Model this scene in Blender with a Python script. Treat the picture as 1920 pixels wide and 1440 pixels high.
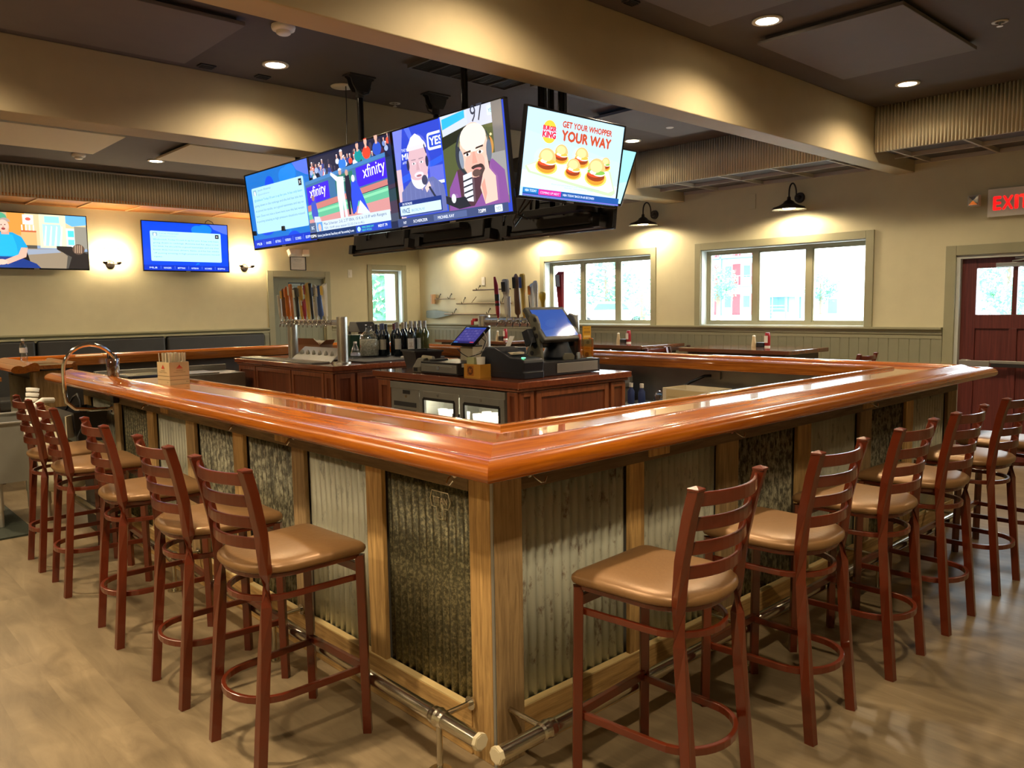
import bpy, math, random
from mathutils import Vector, Matrix, Euler
random.seed(7)
PI = math.pi
for _o in list(bpy.data.objects): bpy.data.objects.remove(_o)
scn = bpy.context.scene
COL = scn.collection

# ---------------------------------------------------------------- camera
CAM_H, YAW, PITCH, ROLL, FPX = 1.62, 0.826449, -0.0965508, 0.0147521, 1488.3
fw = Vector((math.cos(PITCH)*math.cos(YAW), math.cos(PITCH)*math.sin(YAW), math.sin(PITCH)))
rt0 = Vector((math.sin(YAW), -math.cos(YAW), 0)); dn0 = fw.cross(rt0)
rt = math.cos(ROLL)*rt0 + math.sin(ROLL)*dn0; dn = -math.sin(ROLL)*rt0 + math.cos(ROLL)*dn0
cd = bpy.data.cameras.new('camera'); cam = bpy.data.objects.new('camera', cd); COL.objects.link(cam)
cd.sensor_fit = 'HORIZONTAL'; cd.sensor_width = 36.0; cd.lens = 36.0*FPX/1920.0; cd.clip_start = 0.05; cd.clip_end = 300
up = -dn
cam.matrix_world = Matrix(((rt.x, up.x, -fw.x, 0), (rt.y, up.y, -fw.y, 0), (rt.z, up.z, -fw.z, CAM_H), (0, 0, 0, 1)))
scn.camera = cam

# ---------------------------------------------------------------- exposure, world, sun, window portals, ceiling downlights
vs = scn.view_settings
vs.view_transform = 'Standard'; vs.look = 'None'; vs.gamma = 1.0; vs.use_curve_mapping = False
vs.exposure = 0.48
WARM = (1.0, 0.78, 0.50)
CAN_W, GOOSE_W, SCONCE_W, SKY = 120.0, 60.0, 26.0, 8.5
w = bpy.data.worlds.new('world'); scn.world = w; w.use_nodes = True
wn = w.node_tree; bg = wn.nodes['Background']; bg.inputs['Color'].default_value = (0.78, 0.93, 1.0, 1); bg.inputs['Strength'].default_value = SKY
def lamp(kind, name, loc, energy, color=WARM, **kw):
    l = bpy.data.lights.new(name, kind); l.energy = energy; l.color = color
    for k, v in kw.items(): setattr(l, k, v)
    o = bpy.data.objects.new(name, l); COL.objects.link(o); o.location = loc
    return o
def portal(loc, rot, sx, sy):
    o = lamp('AREA', 'window_portal', loc, 1, (1, 1, 1), shape='RECTANGLE', size=sx, size_y=sy)
    o.data.cycles.is_portal = True; o.rotation_euler = rot
# portal lights face into the room (-X for the window wall, -Y for the far wall)
portal((9.12, 7.81, 1.83), (0, PI/2, 0), 0.98, 2.06)
portal((9.12, 4.91, 1.83), (0, PI/2, 0), 0.98, 2.13)
portal((9.12, 2.43, 1.72), (0, PI/2, 0), 0.50, 0.62)
portal((8.15, 12.38, 1.83), (-PI/2, 0, 0), 0.66, 0.98)
CEIL = 3.47
CANS = [(2.91, 5.74), (4.92, 2.82), (7.23, 2.82), (3.56, 10.24), (7.23, 5.79), (2.80, 2.82),
        (0.50, 2.82), (0.50, 5.74), (2.45, 0.47), (7.60, 0.47), (0.3, 0.3), (6.2, 9.6), (1.0, 10.24), (-1.8, 2.82), (-1.8, 5.74), (0.5, 8.4), (6.95, 4.15)]
for i, (x, y) in enumerate(CANS):
    lamp('SPOT', 'downlight_beam', (x, y, CEIL-0.035), CAN_W*(1.7 if x < 1 else 1.0 if y < 1 else 1), WARM, spot_size=math.radians(150), spot_blend=0.9, shadow_soft_size=0.06)

# ---------------------------------------------------------------- materials
MATS = {}
def _mat(name):
    m = bpy.data.materials.new(name); m.use_nodes = True
    return m, m.node_tree, m.node_tree.nodes['Principled BSDF']
def pm(name, col, rough=0.5, metal=0.0, coat=0.0, var=0.0, vscale=6.0, bump=0.0, bscale=40.0, spec=None, emis=None, estr=0.0, coat_rough=0.05):
    """principled material with a little procedural variation and bump"""
    if name in MATS: return MATS[name]
    m, nt, b = _mat(name)
    b.inputs['Roughness'].default_value = rough; b.inputs['Metallic'].default_value = metal
    b.inputs['Coat Weight'].default_value = coat; b.inputs['Coat Roughness'].default_value = coat_rough
    if spec is not None: b.inputs['Specular IOR Level'].default_value = spec
    tc = nt.nodes.new('ShaderNodeTexCoord')
    if var > 0:
        n = nt.nodes.new('ShaderNodeTexNoise'); n.inputs['Scale'].default_value = vscale; n.inputs['Detail'].default_value = 5
        nt.links.new(tc.outputs['Object'], n.inputs['Vector'])
        r = nt.nodes.new('ShaderNodeValToRGB')
        r.color_ramp.elements[0].position = 0.3; r.color_ramp.elements[1].position = 0.7
        r.color_ramp.elements[0].color = (*[c*(1-var) for c in col], 1); r.color_ramp.elements[1].color = (*[min(1, c*(1+var)) for c in col], 1)
        nt.links.new(n.outputs['Fac'], r.inputs['Fac']); nt.links.new(r.outputs['Color'], b.inputs['Base Color'])
    else:
        b.inputs['Base Color'].default_value = (*col, 1)
    if bump > 0:
        n2 = nt.nodes.new('ShaderNodeTexNoise'); n2.inputs['Scale'].default_value = bscale; n2.inputs['Detail'].default_value = 4
        nt.links.new(tc.outputs['Object'], n2.inputs['Vector'])
        bp = nt.nodes.new('ShaderNodeBump'); bp.inputs['Strength'].default_value = bump; bp.inputs['Distance'].default_value = 0.01
        nt.links.new(n2.outputs['Fac'], bp.inputs['Height']); nt.links.new(bp.outputs['Normal'], b.inputs['Normal'])
    if emis is not None:
        b.inputs['Emission Color'].default_value = (*emis, 1); b.inputs['Emission Strength'].default_value = estr
    MATS[name] = m
    return m
def wood(name, c0, c1, axis='X', rough=0.35, coat=0.0, grain=1.0, plank=0.0, plank_axis=None, plank_var=0.35, plank_len=0.0, bump=0.0, stretch=14.0, spots=0.0):
    """procedural wood: grain stretched along axis, optional planks of width plank counted along plank_axis"""
    if name in MATS: return MATS[name]
    m, nt, b = _mat(name); N = nt.nodes.new; L = nt.links.new
    b.inputs['Roughness'].default_value = rough; b.inputs['Coat Weight'].default_value = coat; b.inputs['Coat Roughness'].default_value = 0.03
    tc = N('ShaderNodeTexCoord'); sep = N('ShaderNodeSeparateXYZ'); L(tc.outputs['Object'], sep.inputs[0])
    mp = N('ShaderNodeMapping'); s = [stretch]*3; s['XYZ'.index(axis)] = 1.0
    mp.inputs['Scale'].default_value = s
    off = None
    if plank > 0:
        mt = N('ShaderNodeMath'); mt.operation = 'DIVIDE'; mt.inputs[1].default_value = plank; L(sep.outputs[plank_axis], mt.inputs[0])
        fl = N('ShaderNodeMath'); fl.operation = 'FLOOR'; L(mt.outputs[0], fl.inputs[0])
        wh = N('ShaderNodeTexWhiteNoise'); wh.noise_dimensions = '1D'; L(fl.outputs[0], wh.inputs['W'])
        pid = fl
        if plank_len > 0:   # staggered butt joints
            ad = N('ShaderNodeMath'); ad.operation = 'MULTIPLY_ADD'; ad.inputs[1].default_value = plank_len; L(wh.outputs['Value'], ad.inputs[0]); L(sep.outputs[axis], ad.inputs[2])
            dv = N('ShaderNodeMath'); dv.operation = 'DIVIDE'; dv.inputs[1].default_value = plank_len; L(ad.outputs[0], dv.inputs[0])
            f2 = N('ShaderNodeMath'); f2.operation = 'FLOOR'; L(dv.outputs[0], f2.inputs[0])
            pid = N('ShaderNodeMath'); pid.operation = 'MULTIPLY_ADD'; pid.inputs[1].default_value = 17.3; L(fl.outputs[0], pid.inputs[0]); L(f2.outputs[0], pid.inputs[2])
            wh = N('ShaderNodeTexWhiteNoise'); wh.noise_dimensions = '1D'; L(pid.outputs[0], wh.inputs['W'])
        cmb = N('ShaderNodeCombineXYZ')
        m3 = N('ShaderNodeMath'); m3.operation = 'MULTIPLY'; m3.inputs[1].default_value = 37.0; L(wh.outputs['Value'], m3.inputs[0])
        for k in range(3): L(m3.outputs[0], cmb.inputs[k])
        va = N('ShaderNodeVectorMath'); va.operation = 'ADD'; L(tc.outputs['Object'], va.inputs[0]); L(cmb.outputs[0], va.inputs[1])
        L(va.outputs[0], mp.inputs['Vector'])
    else:
        L(tc.outputs['Object'], mp.inputs['Vector'])
    n = N('ShaderNodeTexNoise'); n.inputs['Scale'].default_value = 2.2*grain; n.inputs['Detail'].default_value = 8; n.inputs['Roughness'].default_value = 0.62; n.inputs['Distortion'].default_value = 0.8
    L(mp.outputs[0], n.inputs['Vector'])
    r = N('ShaderNodeValToRGB'); r.color_ramp.elements[0].position = 0.32; r.color_ramp.elements[1].position = 0.68
    r.color_ramp.elements[0].color = (*c0, 1); r.color_ramp.elements[1].color = (*c1, 1)
    L(n.outputs['Fac'], r.inputs['Fac']); out = r.outputs['Color']
    if plank > 0:
        mr = N('ShaderNodeMapRange'); mr.inputs['To Min'].default_value = 1-plank_var; mr.inputs['To Max'].default_value = 1+plank_var; L(wh.outputs['Value'], mr.inputs['Value'])
        mx = N('ShaderNodeVectorMath'); mx.operation = 'SCALE'; L(out, mx.inputs[0]); L(mr.outputs[0], mx.inputs['Scale']); out = mx.outputs[0]
    if spots > 0:
        n4 = N('ShaderNodeTexNoise'); n4.inputs['Scale'].default_value = 1.3; n4.inputs['Detail'].default_value = 6; L(tc.outputs['Object'], n4.inputs['Vector'])
        mr = N('ShaderNodeMapRange'); mr.inputs['From Min'].default_value = .3; mr.inputs['From Max'].default_value = .7; mr.inputs['To Min'].default_value = 1-spots; mr.inputs['To Max'].default_value = 1+spots; L(n4.outputs['Fac'], mr.inputs['Value'])
        mx = N('ShaderNodeVectorMath'); mx.operation = 'SCALE'; L(out, mx.inputs[0]); L(mr.outputs[0], mx.inputs['Scale']); out = mx.outputs[0]
    L(out, b.inputs['Base Color'])
    if bump > 0:
        bp = N('ShaderNodeBump'); bp.inputs['Strength'].default_value = bump; bp.inputs['Distance'].default_value = 0.004
        L(n.outputs['Fac'], bp.inputs['Height']); L(bp.outputs['Normal'], b.inputs['Normal'])
    MATS[name] = m
    return m
def rusty(name, base, spot, amount=0.5, scale=30.0, rough=0.5, metal=0.6, streak=1.0):
    """galvanised sheet with mottled spangle, streaks and stains"""
    m, nt, b = _mat(name); N = nt.nodes.new; L = nt.links.new
    tc = N('ShaderNodeTexCoord'); mp = N('ShaderNodeMapping'); mp.inputs['Scale'].default_value = (1, 1, streak); L(tc.outputs['Object'], mp.inputs['Vector'])
    v = N('ShaderNodeTexNoise'); v.inputs['Scale'].default_value = scale; v.inputs['Detail'].default_value = 7; v.inputs['Roughness'].default_value = 0.7; L(mp.outputs[0], v.inputs['Vector'])
    r = N('ShaderNodeValToRGB'); r.color_ramp.elements[0].position = amount-0.06; r.color_ramp.elements[1].position = amount+0.08
    r.color_ramp.elements[0].color = (*spot, 1); r.color_ramp.elements[1].color = (*base, 1); L(v.outputs['Fac'], r.inputs['Fac'])
    v2 = N('ShaderNodeTexNoise'); v2.inputs['Scale'].default_value = 2.5; v2.inputs['Detail'].default_value = 4; L(mp.outputs[0], v2.inputs['Vector'])
    mr = N('ShaderNodeMapRange'); mr.inputs['From Min'].default_value = .3; mr.inputs['From Max'].default_value = .7; mr.inputs['To Min'].default_value = .75; mr.inputs['To Max'].default_value = 1.2; L(v2.outputs['Fac'], mr.inputs['Value'])
    mx = N('ShaderNodeVectorMath'); mx.operation = 'SCALE'; L(r.outputs['Color'], mx.inputs[0]); L(mr.outputs[0], mx.inputs['Scale'])
    L(mx.outputs[0], b.inputs['Base Color']); b.inputs['Metallic'].default_value = metal; b.inputs['Roughness'].default_value = rough
    MATS[name] = m
    return m
def glass(name, tint=(1, 1, 1), gloss=0.08, rough=0.02):
    """thin clear glass: mostly transparent with a weak reflection"""
    if name in MATS: return MATS[name]
    m = bpy.data.materials.new(name); m.use_nodes = True; nt = m.node_tree; nt.nodes.clear(); N = nt.nodes.new; L = nt.links.new
    o = N('ShaderNodeOutputMaterial'); mix = N('ShaderNodeMixShader'); t = N('ShaderNodeBsdfTransparent'); g = N('ShaderNodeBsdfGlossy')
    lw = N('ShaderNodeLayerWeight'); lw.inputs['Blend'].default_value = 0.35
    mr = N('ShaderNodeMapRange'); mr.inputs['To Min'].default_value = gloss*0.6; mr.inputs['To Max'].default_value = min(1, gloss*5)
    L(lw.outputs['Facing'], mr.inputs['Value']); L(mr.outputs[0], mix.inputs[0])
    t.inputs['Color'].default_value = (*tint, 1); g.inputs['Roughness'].default_value = rough
    L(t.outputs[0], mix.inputs[1]); L(g.outputs[0], mix.inputs[2]); L(mix.outputs[0], o.inputs['Surface'])
    MATS[name] = m
    return m
def emit(name, col, s):
    if name in MATS: return MATS[name]
    m = bpy.data.materials.new(name); m.use_nodes = True; nt = m.node_tree; nt.nodes.clear()
    o = nt.nodes.new('ShaderNodeOutputMaterial'); e = nt.nodes.new('ShaderNodeEmission'); e.inputs['Color'].default_value = (*col, 1); e.inputs['Strength'].default_value = s
    nt.links.new(e.outputs[0], o.inputs['Surface']); MATS[name] = m
    return m
def picture_mat(name, lit=True, s=1.0, gloss=0.0):
    """shows the colours a picture's own faces carry; lit = a screen that gives off light"""
    if name in MATS: return MATS[name]
    m, nt, b = _mat(name)
    a = nt.nodes.new('ShaderNodeAttribute'); a.attribute_name = 'ink'
    if lit:
        b.inputs['Base Color'].default_value = (0.01, 0.01, 0.012, 1); b.inputs['Roughness'].default_value = 0.08
        nt.links.new(a.outputs['Color'], b.inputs['Emission Color']); b.inputs['Emission Strength'].default_value = s
    else:
        nt.links.new(a.outputs['Color'], b.inputs['Base Color']); b.inputs['Roughness'].default_value = 0.5
    MATS[name] = m
    return m

M_wall = pm('wall_paint', (0.55, 0.515, 0.345), 0.75, var=0.03, bump=0.04, bscale=180)
M_beam = pm('beam_paint', (0.42, 0.35, 0.22), 0.7, var=0.03, bump=0.04, bscale=160)
M_ceil = pm('ceiling_paint', (0.085, 0.072, 0.070), 0.85, var=0.04)
M_panelc = pm('ceiling_panel_paint', (0.13, 0.115, 0.112), 0.8, var=0.03)
M_trim = pm('trim_paint', (0.30, 0.29, 0.185), 0.5, var=0.03)
M_wains = pm('wainscot_paint', (0.26, 0.255, 0.17), 0.5, var=0.04)
M_floor = wood('vinyl_floor', (0.165, 0.122, 0.070), (0.27, 0.205, 0.122), 'Y', rough=0.33, grain=1.0, plank=0.19, plank_axis='X', plank_var=0.10, plank_len=1.3, stretch=5, spots=0.22)
BAR0, BAR1 = (0.25, 0.058, 0.006), (0.58, 0.19, 0.022)
M_barY = wood('varnished_bar_y', BAR0, BAR1, 'Y', 0.22, coat=1.0, plank=0.045, plank_axis='X', plank_var=0.28, stretch=22, grain=1.2)
M_barX = wood('varnished_bar_x', BAR0, BAR1, 'X', 0.22, coat=1.0, plank=0.045, plank_axis='Y', plank_var=0.28, stretch=22, grain=1.2)
M_railY = wood('varnished_rail_y', (0.26, 0.055, 0.002), (0.45, 0.125, 0.004), 'Y', 0.25, coat=0.7, stretch=20)
M_railX = wood('varnished_rail_x', (0.26, 0.055, 0.002), (0.45, 0.125, 0.004), 'X', 0.25, coat=0.7, stretch=20)
M_cherry = pm('cherry_frame', (0.115, 0.015, 0.003), 0.30, coat=0.6, var=0.12, vscale=5, coat_rough=0.10)
M_vinyl = pm('bronze_vinyl', (0.25, 0.135, 0.055), 0.36, metal=0.25, var=0.06, vscale=10, bump=0.10, bscale=60)
M_reclaimX = wood('reclaimed_board_x', (0.26, 0.145, 0.045), (0.58, 0.36, 0.13), 'X', 0.7, bump=0.5, grain=1.6, spots=0.3)
M_reclaimY = wood('reclaimed_board_y', (0.26, 0.145, 0.045), (0.58, 0.36, 0.13), 'Y', 0.7, bump=0.5, grain=1.6, spots=0.3)
M_reclaimZ = wood('reclaimed_board_z', (0.28, 0.155, 0.05), (0.60, 0.38, 0.14), 'Z', 0.7, bump=0.5, grain=1.6, spots=0.3)
M_reclaimGrey = wood('weathered_board_z', (0.20, 0.125, 0.055), (0.42, 0.28, 0.13), 'Z', 0.75, bump=0.5, grain=1.6, spots=0.3)
M_friezeX = wood('frieze_board_x', (0.10, 0.065, 0.032), (0.20, 0.135, 0.07), 'X', 0.7, bump=0.4, grain=1.6, spots=0.25)
M_friezeY = wood('frieze_board_y', (0.12, 0.08, 0.04), (0.24, 0.17, 0.09), 'Y', 0.7, bump=0.4, grain=1.6, spots=0.25)
M_tinLight = rusty('galvanised_light', (0.60, 0.61, 0.50), (0.22, 0.23, 0.20), 0.36, 25, 0.5, 0.35, 0.35)
M_tinRust = rusty('galvanised_rusty', (0.56, 0.59, 0.50), (0.17, 0.10, 0.06), 0.37, 22, 0.5, 0.35, 0.5)
M_tinDark = rusty('galvanised_dark', (0.34, 0.31, 0.18), (0.11, 0.105, 0.065), 0.52, 85, 0.42, 0.5, 0.8)
M_tinMid = rusty('galvanised_streaked', (0.42, 0.41, 0.30), (0.10, 0.095, 0.07), 0.50, 60, 0.45, 0.5, 0.4)
M_corr = pm('corrugated_soffit_metal', (0.62, 0.57, 0.42), 0.4, metal=0.1, var=0.05, vscale=3)
M_steel = pm('brushed_steel', (0.60, 0.58, 0.53), 0.3, metal=0.8, var=0.06, vscale=12)
M_steelS = pm('sheet_steel', (0.33, 0.33, 0.30), 0.34, metal=0.55, var=0.08, vscale=5)
M_steelTube = pm('polished_rail_steel', (0.60, 0.56, 0.46), 0.22, metal=1.0, var=0.05, vscale=9)
M_chrome = pm('chrome', (0.8, 0.78, 0.74), 0.09, metal=1.0)
M_black = pm('black_plastic', (0.018, 0.018, 0.020), 0.38, var=0.1)
M_blackm = pm('black_matte', (0.025, 0.025, 0.028), 0.6, var=0.1)
M_blackg = pm('black_gloss_frame', (0.010, 0.010, 0.012), 0.15)
M_bluegrey = pm('dark_blue_grey_plastic', (0.014, 0.018, 0.028), 0.35, var=0.08)
M_bronze = pm('dark_bronze_metal', (0.035, 0.028, 0.024), 0.4, metal=0.5)
M_mahog = wood('mahogany_z', (0.105, 0.026, 0.012), (0.20, 0.055, 0.022), 'Z', 0.32, coat=0.3, stretch=16)
M_mahogX = wood('mahogany_x', (0.16, 0.038, 0.016), (0.26, 0.070, 0.026), 'X', 0.18, coat=0.8, stretch=16)
M_mahogY = wood('mahogany_y', (0.16, 0.038, 0.016), (0.26, 0.070, 0.026), 'Y', 0.18, coat=0.8, stretch=16)
M_mahogF = wood('mahogany_frame', (0.16, 0.045, 0.018), (0.30, 0.095, 0.038), 'Z', 0.32, coat=0.3, stretch=14)
M_door = wood('red_brown_door', (0.075, 0.014, 0.012), (0.15, 0.030, 0.024), 'Z', 0.45, stretch=26)
M_white = pm('white_plastic', (0.72, 0.70, 0.64), 0.45, var=0.02)
M_offwhite = pm('cream_card', (0.62, 0.55, 0.40), 0.6, var=0.04)
M_leather = pm('charcoal_vinyl', (0.045, 0.045, 0.043), 0.42, var=0.1, bump=0.05)
M_glassW = glass('window_glass', (1, 1, 1), 0.06)
M_glassB = glass('bottle_clear_glass', (0.93, 0.95, 0.92), 0.22)
M_oak = wood('orange_oak', (0.40, 0.15, 0.035), (0.62, 0.28, 0.08), 'X', 0.4, coat=0.2)
M_wdark = wood('dark_walnut_x', (0.035, 0.014, 0.008), (0.085, 0.035, 0.018), 'X', 0.35, coat=0.3)

# ---------------------------------------------------------------- mesh builder
class MB:
    def __init__(s): s.v = []; s.f = []; s.mi = []; s.sm = []; s.ink = []
    def add(s, vs, fs, m=0, smooth=False, ink=None, T=None):
        b = len(s.v)
        for p in vs:
            p = Vector(p)
            s.v.append(tuple(T @ p) if T else tuple(p))
        for f in fs:
            s.f.append([b+i for i in f]); s.mi.append(m); s.sm.append(smooth); s.ink.append(ink or (1, 1, 1))
        return s
    def box(s, x0, x1, y0, y1, z0, z1, m=0, T=None):
        vs = [(x0,y0,z0),(x1,y0,z0),(x1,y1,z0),(x0,y1,z0),(x0,y0,z1),(x1,y0,z1),(x1,y1,z1),(x0,y1,z1)]
        return s.add(vs, [(0,3,2,1),(4,5,6,7),(0,1,5,4),(1,2,6,5),(2,3,7,6),(3,0,4,7)], m, T=T)
    def rbox(s, x0, x1, y0, y1, z0, z1, r=0.01, n=4, m=0, T=None, axis='z'):
        """box with rounded vertical (axis) edges"""
        r = min(r, (x1-x0)/2-1e-4, (y1-y0)/2-1e-4)
        pts = []
        for cx, cy, a0 in ((x1-r, y1-r, 0), (x0+r, y1-r, PI/2), (x0+r, y0+r, PI), (x1-r, y0+r, 1.5*PI)):
            for k in range(n+1):
                a = a0+PI/2*k/n; pts.append((cx+r*math.cos(a), cy+r*math.sin(a)))
        return s.prism(pts, z0, z1, m, T, smooth=False)
    def prism(s, pts, z0, z1, m=0, T=None, smooth=False):
        """extrude a 2-D outline (x,y) from z0 to z1"""
        n = len(pts)
        vs = [(x, y, z0) for x, y in pts]+[(x, y, z1) for x, y in pts]
        fs = [tuple(range(n-1, -1, -1)), tuple(range(n, 2*n))]+[(i, (i+1) % n, n+(i+1) % n, n+i) for i in range(n)]
        return s.add(vs, fs, m, smooth, T=T)
    def cyl(s, p0, p1, r0, r1=None, n=16, m=0, smooth=True, caps=True, T=None):
        r1 = r0 if r1 is None else r1
        p0 = Vector(p0); p1 = Vector(p1); d = (p1-p0).normalized(); a = d.orthogonal().normalized(); b = d.cross(a)
        vs = []
        for p, r in ((p0, r0), (p1, r1)):
            for k in range(n):
                t = 2*PI*k/n; vs.append(p+a*(r*math.cos(t))+b*(r*math.sin(t)))
        s.add(vs, [(k, (k+1) % n, n+(k+1) % n, n+k) for k in range(n)], m, smooth, T=T)
        if caps: s.add(vs, [tuple(range(n-1, -1, -1)), tuple(range(n, 2*n))], m, False, T=T)
        return s
    def tube(s, path, r, n=10, m=0, closed=False, T=None, flat=None):
        """round tube along a path; flat=(w,h) gives a rectangular section"""
        P = [Vector(p) for p in path]; N = len(P); rings = []; prev = None
        for i, p in enumerate(P):
            if closed: d = (P[(i+1) % N]-P[i-1]).normalized()
            else: d = (P[min(i+1, N-1)]-P[max(i-1, 0)]).normalized()
            if flat:
                a = d.cross(Vector((0, 0, 1)));
                a = Vector((1, 0, 0)) if a.length < 1e-4 else a.normalized()
            else:
                a = d.orthogonal().normalized() if prev is None else (prev-d*prev.dot(d)).normalized()
            prev = a; b = d.cross(a)
            if flat:
                w, h = flat[0]/2, flat[1]/2
                rings.append([p+a*x+b*y for x, y in ((-w, -h), (w, -h), (w, h), (-w, h))])
            else:
                rr = r[i] if isinstance(r, (list, tuple)) else r
                rings.append([p+a*(rr*math.cos(2*PI*k/n))+b*(rr*math.sin(2*PI*k/n)) for k in range(n)])
        k_ = 4 if flat else n
        vs = [v for ring in rings for v in ring]; fs = []
        for i in range(N if closed else N-1):
            j = (i+1) % N
            for k in range(k_): fs.append((i*k_+k, i*k_+(k+1) % k_, j*k_+(k+1) % k_, j*k_+k))
        s.add(vs, fs, m, not flat, T=T)
        if not closed: s.add(vs, [tuple(range(k_-1, -1, -1)), tuple(range((N-1)*k_, N*k_))], m, False, T=T)
        return s
    def lathe(s, prof, c=(0, 0, 0), n=24, m=0, T=None, smooth=True, capbot=True, captop=True):
        """revolve (r,z) profile about the vertical through c"""
        vs = []
        for r, z in prof:
            for k in range(n):
                a = 2*PI*k/n; vs.append((c[0]+r*math.cos(a), c[1]+r*math.sin(a), c[2]+z))
        fs = [(i*n+k, i*n+(k+1) % n, (i+1)*n+(k+1) % n, (i+1)*n+k) for i in range(len(prof)-1) for k in range(n)]
        s.add(vs, fs, m, smooth, T=T)
        caps = []
        if capbot and prof[0][0] > 1e-5: caps.append(tuple(range(n-1, -1, -1)))
        if captop and prof[-1][0] > 1e-5: caps.append(tuple(range((len(prof)-1)*n, len(prof)*n)))
        if caps: s.add(vs, caps, m, False, T=T)
        return s
    def ball(s, c, rx, ry=None, rz=None, n=14, m=0, T=None):
        ry = rx if ry is None else ry; rz = rx if rz is None else rz
        vs = []; R = n//2
        for i in range(R+1):
            ph = PI*i/R
            for k in range(n):
                a = 2*PI*k/n; vs.append((c[0]+rx*math.sin(ph)*math.cos(a), c[1]+ry*math.sin(ph)*math.sin(a), c[2]-rz*math.cos(ph)))
        return s.add(vs, [(i*n+k, i*n+(k+1) % n, (i+1)*n+(k+1) % n, (i+1)*n+k) for i in range(R) for k in range(n)], m, True, T=T)
    def quad(s, a, b, c, d, m=0, T=None): return s.add([a, b, c, d], [(0, 1, 2, 3)], m, T=T)
    def build(s, name, mats, parent=None, bevel=0.0, loc=None, rot=None, sub=0, seg=2, solid=0.0):
        me = bpy.data.meshes.new(name)
        me.from_pydata(s.v, [], s.f); me.validate(verbose=False)
        if not isinstance(mats, (list, tuple)): mats = [mats]
        for m in mats: me.materials.append(m)
        if len(me.polygons) == len(s.f):
            me.polygons.foreach_set('material_index', s.mi); me.polygons.foreach_set('use_smooth', s.sm)
        if any(i != (1, 1, 1) for i in s.ink) and len(me.polygons) == len(s.f):
            ca = me.color_attributes.new('ink', 'FLOAT_COLOR', 'CORNER')
            for p, c in zip(me.polygons, s.ink):
                for li in p.loop_indices: ca.data[li].color = (*c, 1)
        me.update()
        o = bpy.data.objects.new(name, me); COL.objects.link(o)
        if parent: o.parent = parent
        if loc: o.location = loc
        if rot: o.rotation_euler = rot
        if solid > 0:
            md = o.modifiers.new('solid', 'SOLIDIFY'); md.thickness = solid; md.offset = 0
        if bevel > 0:
            md = o.modifiers.new('bevel', 'BEVEL'); md.width = bevel; md.segments = seg; md.limit_method = 'ANGLE'; md.angle_limit = math.radians(35)
        if sub > 0:
            md = o.modifiers.new('sub', 'SUBSURF'); md.levels = sub; md.render_levels = sub
        return o
def tag(o, label=None, cat=None, group=None, kind=None):
    if label: o['label'] = label
    if cat: o['category'] = cat
    if group: o['group'] = group
    if kind: o['kind'] = kind
    return o
def thing(name, label, cat, loc=(0, 0, 0), rz=0.0, group=None):
    o = bpy.data.objects.new(name, None); COL.objects.link(o); o.location = loc; o.rotation_euler = (0, 0, rz); o.empty_display_size = 0.05
    return tag(o, label, cat, group)
def struct(o, label, cat='room'):
    return tag(o, label, cat, kind='structure')
def dup(root, loc=None, rz=None, label=None, group=None):
    r = root.copy(); COL.objects.link(r)
    if loc is not None: r.location = loc
    if rz is not None: r.rotation_euler = (0, 0, rz)
    if label: r['label'] = label
    if group: r['group'] = group
    for ch in list(root.children):
        c = ch.copy(); COL.objects.link(c); c.parent = r
        for g in ch.children:
            d = g.copy(); COL.objects.link(d); d.parent = c
    return r
def RX(a): return Matrix.Rotation(a, 4, 'X')
def RY(a): return Matrix.Rotation(a, 4, 'Y')
def RZ(a): return Matrix.Rotation(a, 4, 'Z')
def TR(x, y, z): return Matrix.Translation((x, y, z))

# flat drawings for screens, labels and signs: x right, y up, each layer a hair in front of the last
_tcache = {}
def text_polys(txt):
    if txt in _tcache: return _tcache[txt]
    cu = bpy.data.curves.new('lettering', 'FONT'); cu.body = txt; cu.size = 1.0; cu.align_x = 'LEFT'; cu.resolution_u = 2
    ob = bpy.data.objects.new('lettering', cu); COL.objects.link(ob)
    dg = bpy.context.evaluated_depsgraph_get(); me = bpy.data.meshes.new_from_object(ob.evaluated_get(dg))
    vs = [(v.co.x, v.co.y) for v in me.vertices]; fs = [tuple(p.vertices) for p in me.polygons]
    bpy.data.objects.remove(ob); bpy.data.curves.remove(cu); bpy.data.meshes.remove(me)
    _tcache[txt] = (vs, fs)
    return vs, fs
def lin(c):
    """#rrggbb or 0-255 triple to linear"""
    if isinstance(c, str): c = [int(c[i:i+2], 16) for i in (1, 3, 5)]
    return tuple(((x/255)/12.92 if x/255 <= 0.04045 else ((x/255+0.055)/1.055)**2.4) for x in c)
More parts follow.
